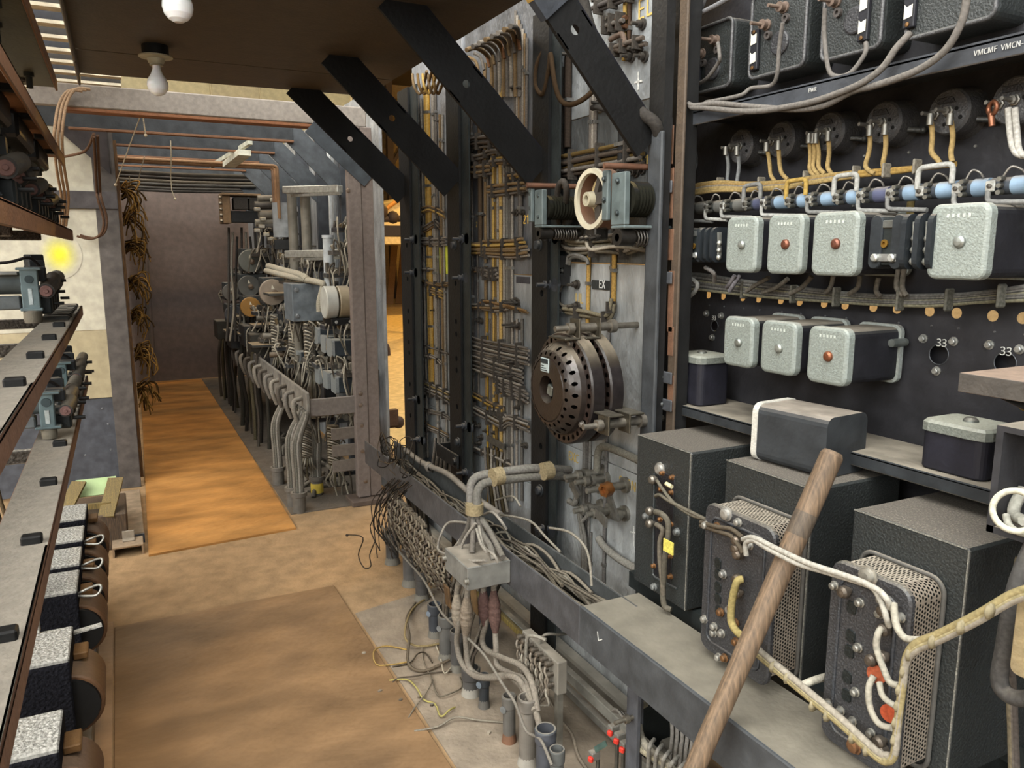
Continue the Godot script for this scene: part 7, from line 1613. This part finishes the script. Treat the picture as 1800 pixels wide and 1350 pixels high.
	for i in 14:
		q = MB.new(["5a554e", "4b463f", "6d665a"][i % 3], 0.3); var z := -4.95 - i * 0.13
		q.hose([Vector3(rng.randf_range(1.0, 1.1), 0.01, z), Vector3(rng.randf_range(1.05, 1.2), 0.06, z - 0.1), Vector3(rng.randf_range(1.1, 1.3), 0.02, z - 0.2), Vector3(1.3, 0.012, z + rng.randf_range(-0.2, 0.2))], 0.014, 6); solo("floor_cable", "dusty cable lying on the floor inside the far bay, %s from the front" % ORD[i], "cable", q, "cloth", "dusty floor cables of the far bay")
	# dial faces
	var dl := [[440, 459, -7.2, 17, "5b5c56"], [438, 503, -7.2, 16, "4a4a46"], [480, 514, -6.6, 20, "8a7c6c"], [407, 514, -7.9, 13, "66625c"], [441, 540, -7.1, 15, "8a6224"], [412, 553, -7.8, 14, "43454a"]]
	var dn := ["topmost grey dial with chalk marks in the far bay", "dark dial under the topmost one in the far bay", "large tan dial right of the group of six in the far bay", "small grey dial at the left of the group of six", "orange brown dial low in the group of six", "blue black dial lowest at the left of the group of six"]
	for k in 6:
		var D: Array = dl[k]
		var c := onz(D[0], D[1], D[2])
		var R: float = D[3] / 1370.0 * 1.05 * (absf(D[2]) + 0.4)
		t = thing("dial_unit", dn[k], "dial")
		q = MB.new("35383a", 0.5); q.bx(c + Vector3(-R * 0.7, -R * 0.9, -0.25), c + Vector3(R * 1.6, R * 1.1, -0.03), 0.006); part(t, "case", q, "paint")
		q = MB.new(D[4], 0.2); q.lathe(c + Vector3(0, 0, -0.03), Vector3(0, 0, 1), [[R, 0], [R, 0.02], [R * 0.96, 0.03], [0, 0.03]], 30); part(t, "disc", q, "grey")
		q = MB.new("6a5a4c"); q.lathe(c + Vector3(R * 0.15, -R * 0.05, 0), Vector3(0, 0, 1), [[R * 0.25, 0], [R * 0.22, 0.02], [R * 0.1, 0.025], [0, 0.03]], 14); part(t, "knob", q, "paint")
		q = MB.new("c9c3b0"); q.prism(PackedVector2Array([Vector2(-R * 0.12, R * 0.25), Vector2(R * 0.14, R * 0.25), Vector2(-R * 0.05, R * 0.6)]), c + Vector3(0, 0, 0.0), Vector3.RIGHT, Vector3.UP, Vector3(0, 0, 0.003)); part(t, "pointer", q, "grey", "pale pointer")
	# brown cabinet and drum units at the top
	t = thing("coil_cabinet", "brown topped open cabinet high up in the far bay, black coils inside", "cabinet")
	var c := onz(425, 365, -7.4)
	q = MB.new("6a5236", 0.5); q.bx(c + Vector3(-0.17, 0.10, -0.2), c + Vector3(0.16, 0.12, 0.06), 0.004); q.bx(c + Vector3(-0.17, -0.14, -0.2), c + Vector3(-0.10, 0.10, 0.04), 0.004); part(t, "frame", q, "rust")
	q = MB.new("3c3a37", 0.4); q.bx(c + Vector3(-0.07, -0.02, -0.1), c + Vector3(0.05, 0.085, 0.05), 0.006); q.bx(c + Vector3(0.06, -0.02, -0.1), c + Vector3(0.16, 0.085, 0.05), 0.006); part(t, "coil_block", q, "cloth"); t.get_child(1).set_meta("kind", "stuff")
	q = MB.new("191817"); q.bx(c + Vector3(-0.10, -0.13, -0.1), c + Vector3(0.16, -0.03, 0.03), 0.004); part(t, "lower_block", q, "paint")
	for i in 5:
		q = MB.new("8a8072"); q.ball(c + Vector3(-0.18, 0.08 - i * 0.05, 0.04), 0.016, 8); part(t, "stud", q, "metal")
	t = thing("drum_cluster", "cluster of small drums and pale terminals between cabinet and grey cylinder", "relay")
	for i in 5:
		q = MB.new(["4a4641", "6d675c", "8b8475"][i % 3], 0.4); var p := onz([465, 472, 466, 478, 470][i], [362, 378, 392, 400, 350][i], -7.0)
		q.cyl(p + Vector3(-0.08, 0, 0), p + Vector3(0.08, 0.01, 0), [0.035, 0.045, 0.03, 0.04, 0.028][i], -1.0, 12); part(t, "drum", q, "paint")
	q = MB.new("3a3733"); var kb := onz(470, 375, -7.05); q.bx(Vector3(kb.x - 0.05, kb.y - 0.02, -7.1), Vector3(1.5, kb.y + 0.02, -7.02)); part(t, "bracket", q, "paint")
	for i in 8:
		q = MB.new("b9b2a2"); var p := onz([452, 462, 452, 468, 480, 488, 460, 476][i], [368, 385, 405, 412, 352, 405, 398, 420][i], -6.95); q.box(p, Vector3(0.05, 0.03, 0.03), Basis.IDENTITY, 0.004); part(t, "terminal", q, "metal")
	t = thing("grey_cylinder", "plain grey upright cylinder beside the two tall brown pipes", "cylinder")
	q = MB.new("8d8f90", 0.3); var g0 := onz(500, 417, -6.6); var g1 := onz(500, 357, -6.6)
	g1.x = g0.x; q.cyl(g0, g1, 0.085, -1.0, 24); part(t, "shell", q, "paint")
	q = MB.new("2c2c2c"); q.bx(g0 + Vector3(-0.09, -0.10, -0.05), g0 + Vector3(0.10, -0.02, 0.07), 0.004); part(t, "base", q, "paint")
	for i in 2:
		var a := onz([517, 540][i], 440, [-6.0, -5.8][i]); var b2 := onz([517, 540][i], 340, [-6.0, -5.8][i]); b2.x = a.x; a.y = 0.0
		q = MB.new("6d675c", 0.3); q.cyl(a, b2, 0.035, -1.0, 14); solo("tall_pipe", "tall brown grey upright pipe in the far bay, %s" % ["left of the pair", "right of the pair"][i], "pipe", q, "paint")
	t = thing("pale_clamp", "pale horizontal clamp bars holding the tall pipes at top and bottom", "clamp")
	for v in [[334, 501, 598], [447, 505, 600]]:
		q = MB.new("b9b7ae", 0.3); var a := onz(v[1], v[0], -5.85); var b2 := onz(v[2], v[0] - 2, -5.3); q.bar(a, b2, 0.05, 0.05, Vector3.UP, 0.004); part(t, "bar", q, "metal")
		q = MB.new("a9a79e"); q.bar(onz(v[1] + 12, v[0] + 10, -5.8), onz(v[2], v[0] + 6, -5.2), 0.018, 0.018); part(t, "rod", q, "metal")
	q = MB.new("a9adae"); var gc := onz(577, 440, -5.3); q.cyl(gc + Vector3(0, -0.28, 0), gc + Vector3(0, 0.08, 0), 0.035, -1.0, 16); q.cyl(gc + Vector3(0, 0.08, 0), gc + Vector3(0, 0.10, 0), 0.04, -1.0, 16); solo("pale_tube", "pale capped tube standing left of the tall grey post", "tube", q, "paint")
	for i in 2:
		q = MB.new("9c9686", 0.1); q.hose(Array(pzz(["472 468 -6.4 500 476 -6.0 530 484 -5.6 540 492 -5.5", "468 476 -6.4 500 484 -5.9 540 492 -5.5 566 498 -5.3 568 505 -5.3 562 530 -5.3 562 548 -5.3"][i])), [0.026, 0.022][i], 8)
		solo("lagged_pipe", "pale cloth wrapped pipe crossing the far bay, %s" % ["upper one", "lower one"][i], "pipe", q, "cloth")
	# steel panel and twin drum
	t = thing("steel_box", "square grey steel box with bolts beside the pale twin drum", "box")
	c = onz(541, 532, -5.5)
	q = MB.new("5f656a", 0.4); q.bx(c + Vector3(-0.105, -0.13, -0.3), c + Vector3(0.105, 0.13, 0.0), 0.004); part(t, "box", q, "paint")
	for p in [Vector3(-0.075, 0.09, 0), Vector3(-0.075, -0.09, 0), Vector3(0.085, 0.0, 0)]:
		q = MB.new("85888a"); q.bolt(c + p, Vector3(0, 0, 1), 0.014, 0.012); part(t, "bolt", q, "metal")
	t = thing("twin_drum", "pale faced twin drum on a black cradle next to the tall grey post", "drum")
	c = onz(592, 531, -5.05)
	for k in 2:
		q = MB.new("a3a29a" if k == 0 else "85775f", 0.3); q.lathe(c + Vector3(-0.085 + k * 0.085, 0, 0), Vector3.RIGHT, [[0.0, 0], [0.10, 0], [0.105, 0.006], [0.105, 0.07], [0.10, 0.075], [0, 0.075]], 28); part(t, "drum", q, "grey")
	q = MB.new("151515"); q.bx(c + Vector3(-0.06, -0.145, -0.08), c + Vector3(0.10, -0.10, 0.09), 0.004); part(t, "cradle", q, "paint")
	for p in [Vector3(-0.03, -0.122, 0.09), Vector3(0.06, -0.122, 0.09)]:
		q = MB.new("b9b9b4"); q.bolt(c + p, Vector3(0, 0, 1), 0.008, 0.008); part(t, "bolt", q, "metal")
	# relay boxes with pale tops stacked in the right of the far bay
	var rb := [[560, 583, -5.6, 0.11], [572, 590, -5.4, 0.12], [590, 605, -5.2, 0.16], [600, 612, -5.0, 0.14], [575, 660, -5.3, 0.12], [592, 668, -5.1, 0.14], [606, 676, -4.95, 0.13], [540, 630, -5.9, 0.14]]
	for k in 8:
		c = onz(rb[k][0], rb[k][1], rb[k][2]) ; var w: float = rb[k][3]
		t = thing("dark_relay", "dark relay with a dusty top in the far bay, %s of the %s row" % [["first", "second", "third", "fourth", "first", "second", "third", "lone one"][k], "upper" if k < 4 else "lower"], "relay")
		q = MB.new("30353b", 0.8); q.dcol = Color("b9b6aa").srgb_to_linear(); q.loft(c + Vector3(w * 0.5, 0, -0.05), Vector3(0, 0, -1), Vector3.UP, Vector3.RIGHT, 0.13, 0.11, 0.012, [[0.004, -w * 0.9], [0, -w * 0.85], [0, w * 0.9]], 4); part(t, "case", q, "paint")
		q = MB.new("7a7d7c", 0.4); q.loft(c + Vector3(w * 0.5, 0, -0.05), Vector3(0, 0, -1), Vector3.UP, Vector3.RIGHT, 0.135, 0.115, 0.014, [[0, -w * 0.9 - 0.01], [0, -w * 0.9 + 0.01]], 4); part(t, "face", q, "cast")
		for i in 5:
			q = MB.new(["a59f92", "8a8478", "c2bcae"][i % 3]); q.ball(c + Vector3(w * (0.7 + 0.1 * i), 0.065 + rng.randf() * 0.02, rng.randf_range(-0.1, 0.05)), 0.014, 6); part(t, "terminal", q, "metal")
	# vertical terminal combs
	var tc := [[486, 590, -6.4, 0.34], [517, 590, -6.0, 0.34], [546, 612, -5.5, 0.36], [538, 775, -5.0, 0.24], [588, 785, -4.86, 0.26]]
	for k in 5:
		c = onz(tc[k][0], tc[k][1], tc[k][2]); var h: float = tc[k][3]
		t = thing("terminal_comb", "upright strip of many small wire ends in the far bay, %s from the left" % ["first", "second", "third", "fourth", "fifth"][k], "terminal strip")
		q = MB.new("6d675c" if k < 4 else "5a4a2c", 0.4); q.bx(c + Vector3(-0.03, -h * 0.5, -0.08), c + Vector3(0.04, h * 0.5, -0.02), 0.004); part(t, "strip", q, "wood")
		for i in 14:
			q = MB.new(["9a9282", "7d7668", "b5ad9c"][i % 3]); var p := c + Vector3(0.0, h * (0.46 - i * 0.068), -0.02)
			q.hose([p + Vector3(-0.035, 0, -0.01), p + Vector3(-0.03, 0.006, 0.02), p + Vector3(0.0, -0.006, 0.03), p + Vector3(0.035, -0.03, 0.01)], 0.006, 5, 3); part(t, "wire_end", q, "cloth")
		for i in 5:
			q = MB.new(["7d776a", "968f82", "66604f"][i % 3]); q.hose([c + Vector3(-0.02 + i * 0.012, -h * 0.48, 0), c + Vector3(-0.04 + i * 0.018, -h * 0.65, 0.02), c + Vector3(-0.06 + i * 0.03, -h * 0.85, -0.02), c + Vector3(-0.03 + i * 0.02, -h * 1.05, -0.04)], 0.007, 5, 3); part(t, "tail", q, "cloth")
	for i in 9:
		q = MB.new(["5d4c38", "6f6a60", "4b453c"][i % 3], 0.5); q.cyl(Vector3(1.0, 0.80 + (i % 3) * 0.12, -6.2 - i * 0.28), Vector3(1.45, 0.80 + (i % 3) * 0.12, -6.2 - i * 0.28), 0.022, -1.0, 8); solo("cross_rod", "horizontal rod across the equipment of the far bay, %s from the front" % ORD[i], "rod", q, "rust", "cross rods of the far bay")
	for i in 12:
		q = MB.new(["4b4640", "8a8478", "3a3632"][i % 3]); var u := 402.0 + i * 7.5
		q.hose([onz(u, 400 + (i % 3) * 8, -7.5), onz(u + rng.randf_range(-4, 4), 470, -7.5), onz(u + rng.randf_range(-4, 4), 540, -7.4), onz(u + rng.randf_range(-6, 6), 600, -7.3)], 0.011, 5); solo("hanging_wire", "wire hanging among the dials of the far bay, %s from the left" % ORD[i], "wire", q, "cloth", "wires among the far dials")
	for i in 5:
		c = onz([450, 462, 520, 425, 400][i], [585, 600, 560, 590, 575][i], [-7, -6.8, -6.2, -7.6, -8.2][i])
		q = MB.new(["2a2a2a", "3a3631", "26282b"][i % 3], 0.5); q.bx(c + Vector3(-0.1, -0.12, -0.3), c + Vector3(0.18, 0.06, 0), 0.006); solo("dark_block", "dark equipment block behind the knee high rail of the far bay, %s" % ["left of the combs", "beneath the first comb", "beneath the tan dial", "below the dial group", "farthest left"][i], "equipment", q, "paint")
	# small contact assemblies crowding the equipment
	var rows := [["upper", [[470, 408, -7.0], [486, 430, -6.6], [505, 455, -6.2], [545, 470, -5.6], [590, 480, -5.2], [606, 400, -5.1], [600, 440, -5.1], [455, 445, -7.1], [418, 480, -7.6]]], ["middle", [[398, 520, -8.2], [430, 572, -7.4], [458, 548, -6.8], [478, 548, -6.5], [505, 545, -6.1], [520, 562, -5.8], [552, 575, -5.5], [585, 572, -5.2], [612, 580, -5.0], [500, 575, -6.2]]], ["lower", [[500, 610, -6.1], [520, 640, -5.8], [552, 630, -5.5], [570, 640, -5.3], [600, 640, -5.0], [615, 655, -4.9], [470, 595, -6.6], [450, 585, -7.0], [560, 735, -5.0], [610, 735, -4.95], [600, 830, -4.95]]]]
	for R in rows:
		var spots: Array = R[1]
		spots.sort_custom(func(a: Array, b: Array) -> bool: return a[0] < b[0])
		for i in spots.size():
			c = onz(spots[i][0], spots[i][1], spots[i][2])
			t = thing("contact_assembly", "dusty contact assembly in the %s row of far bay equipment, %s from the left" % [R[0], ORD[i]], "contact assembly")
			q = MB.new(["3a3a39", "4c4843", "2d2e30"][i % 3], 0.8); q.dcol = Color("a39c8e").srgb_to_linear()
			q.bx(c + Vector3(-0.06, -0.03, -0.12), c + Vector3(0.10, 0.0, 0.0), 0.004); part(t, "base", q, "paint")
			q = MB.new("55514b", 0.5); q.bx(Vector3(c.x, c.y - 0.02, c.z - 0.10), Vector3(maxf(1.5, c.x + 0.05), c.y - 0.005, c.z - 0.07)); part(t, "arm", q, "paint")
			for k in 5:
				q = MB.new(["8d877b", "5f5a52", "a8a192", "46423d", "7a6a50"][(k + i) % 5], 0.4)
				var p := c + Vector3(-0.045 + k * 0.032, rng.randf_range(0.01, 0.04), rng.randf_range(-0.08, 0.0))
				if k % 2: q.cyl(p, p + Vector3(0, 0, 0.05), rng.randf_range(0.012, 0.024), -1.0, 9)
				else: q.box(p, Vector3(0.022, rng.randf_range(0.03, 0.07), 0.03), Basis(Vector3(0, 0, 1), rng.randf_range(-0.4, 0.4)), 0.003)
				part(t, "contact", q, "metal")
			for k in 5:
				q = MB.new(["9a9384", "6d675c", "b3ab9a", "544d44"][(k + i) % 4]); var p := c + Vector3(-0.05 + k * 0.03, 0.0, 0.005)
				q.hose([p, p + Vector3(rng.randf_range(-0.03, 0.03), rng.randf_range(0.02, 0.07), 0.03), p + Vector3(rng.randf_range(-0.04, 0.04), rng.randf_range(-0.06, 0.02), 0.04), p + Vector3(rng.randf_range(-0.05, 0.05), -0.16, 0.01)], 0.006, 5, 3); part(t, "wire", q, "cloth")
	for i in 12:
		var z := -4.85 - i * 0.26
		q = MB.new(["8a8378", "77716a", "5c564f"][i % 3], 0.3)
		q.hose([Vector3(0.985, 0.70, z - 0.03), Vector3(0.955, 0.69, z), Vector3(0.92, 0.685, z + 0.01), Vector3(0.905, 0.66, z + 0.015), Vector3(0.91, 0.60, z + 0.02), Vector3(0.94, 0.52, z)], 0.015, 7); solo("cable_spout", "bent cable end hooking out of the long far rail, %s from the front" % ORD[i], "cable", q, "cloth", "bent cable ends on the far rail")
	for i in 7:
		c = onz([420, 445, 470, 500, 530, 470, 440][i], [585, 590, 575, 520, 500, 610, 560][i], [-7.8, -7.2, -6.9, -6.3, -5.9, -6.5, -7.4][i])
		q = MB.new(["4a4640", "3a3835"][i % 2], 1.0); q.dcol = Color("9a8a70").srgb_to_linear(); q.bx(Vector3(c.x - 0.12, c.y, c.z - 0.25), Vector3(1.48, c.y + 0.02, c.z + 0.02), 0.003); solo("equipment_shelf", "dusty narrow shelf among the far bay equipment, %s in size order" % ORD[i], "shelf", q, "paint", "narrow shelves of the far bay")
	# fittings poking out behind the grey post
	t = thing("post_fitting", "rusty rollers and hooks sticking out behind the tall grey post", "fitting")
	for p in [[668, 535, 0.05], [664, 610, 0.035], [672, 680, 0.03], [690, 735, 0.04], [700, 742, 0.06]]:
		c = onz(p[0], p[1], -5.1); q = MB.new("4a3628"); q.cyl(c + Vector3(-0.25, 0, 0), c, p[2] * 0.6, -1.0, 10); q.ball(c, p[2] * 0.75, 10); part(t, "roller", q, "rust")
	q = MB.new("5a4230"); q.bx(onz(648, 750, -5.1), onz(700, 720, -5.05)); q.tube(MB.bend(Array(pzz("655 605 -5.1 680 605 -5.1 682 625 -5.1")), 0.03), 0.02, 7); part(t, "hook", q, "rust"); t.get_child(5).set_meta("kind", "stuff")
func pzz(s: String) -> Array:
	var f := s.split_floats(" ", false)
	var o := []
	for i in range(0, f.size() - 2, 3): o.append(onz(f[i], f[i + 1], f[i + 2]))
	return o
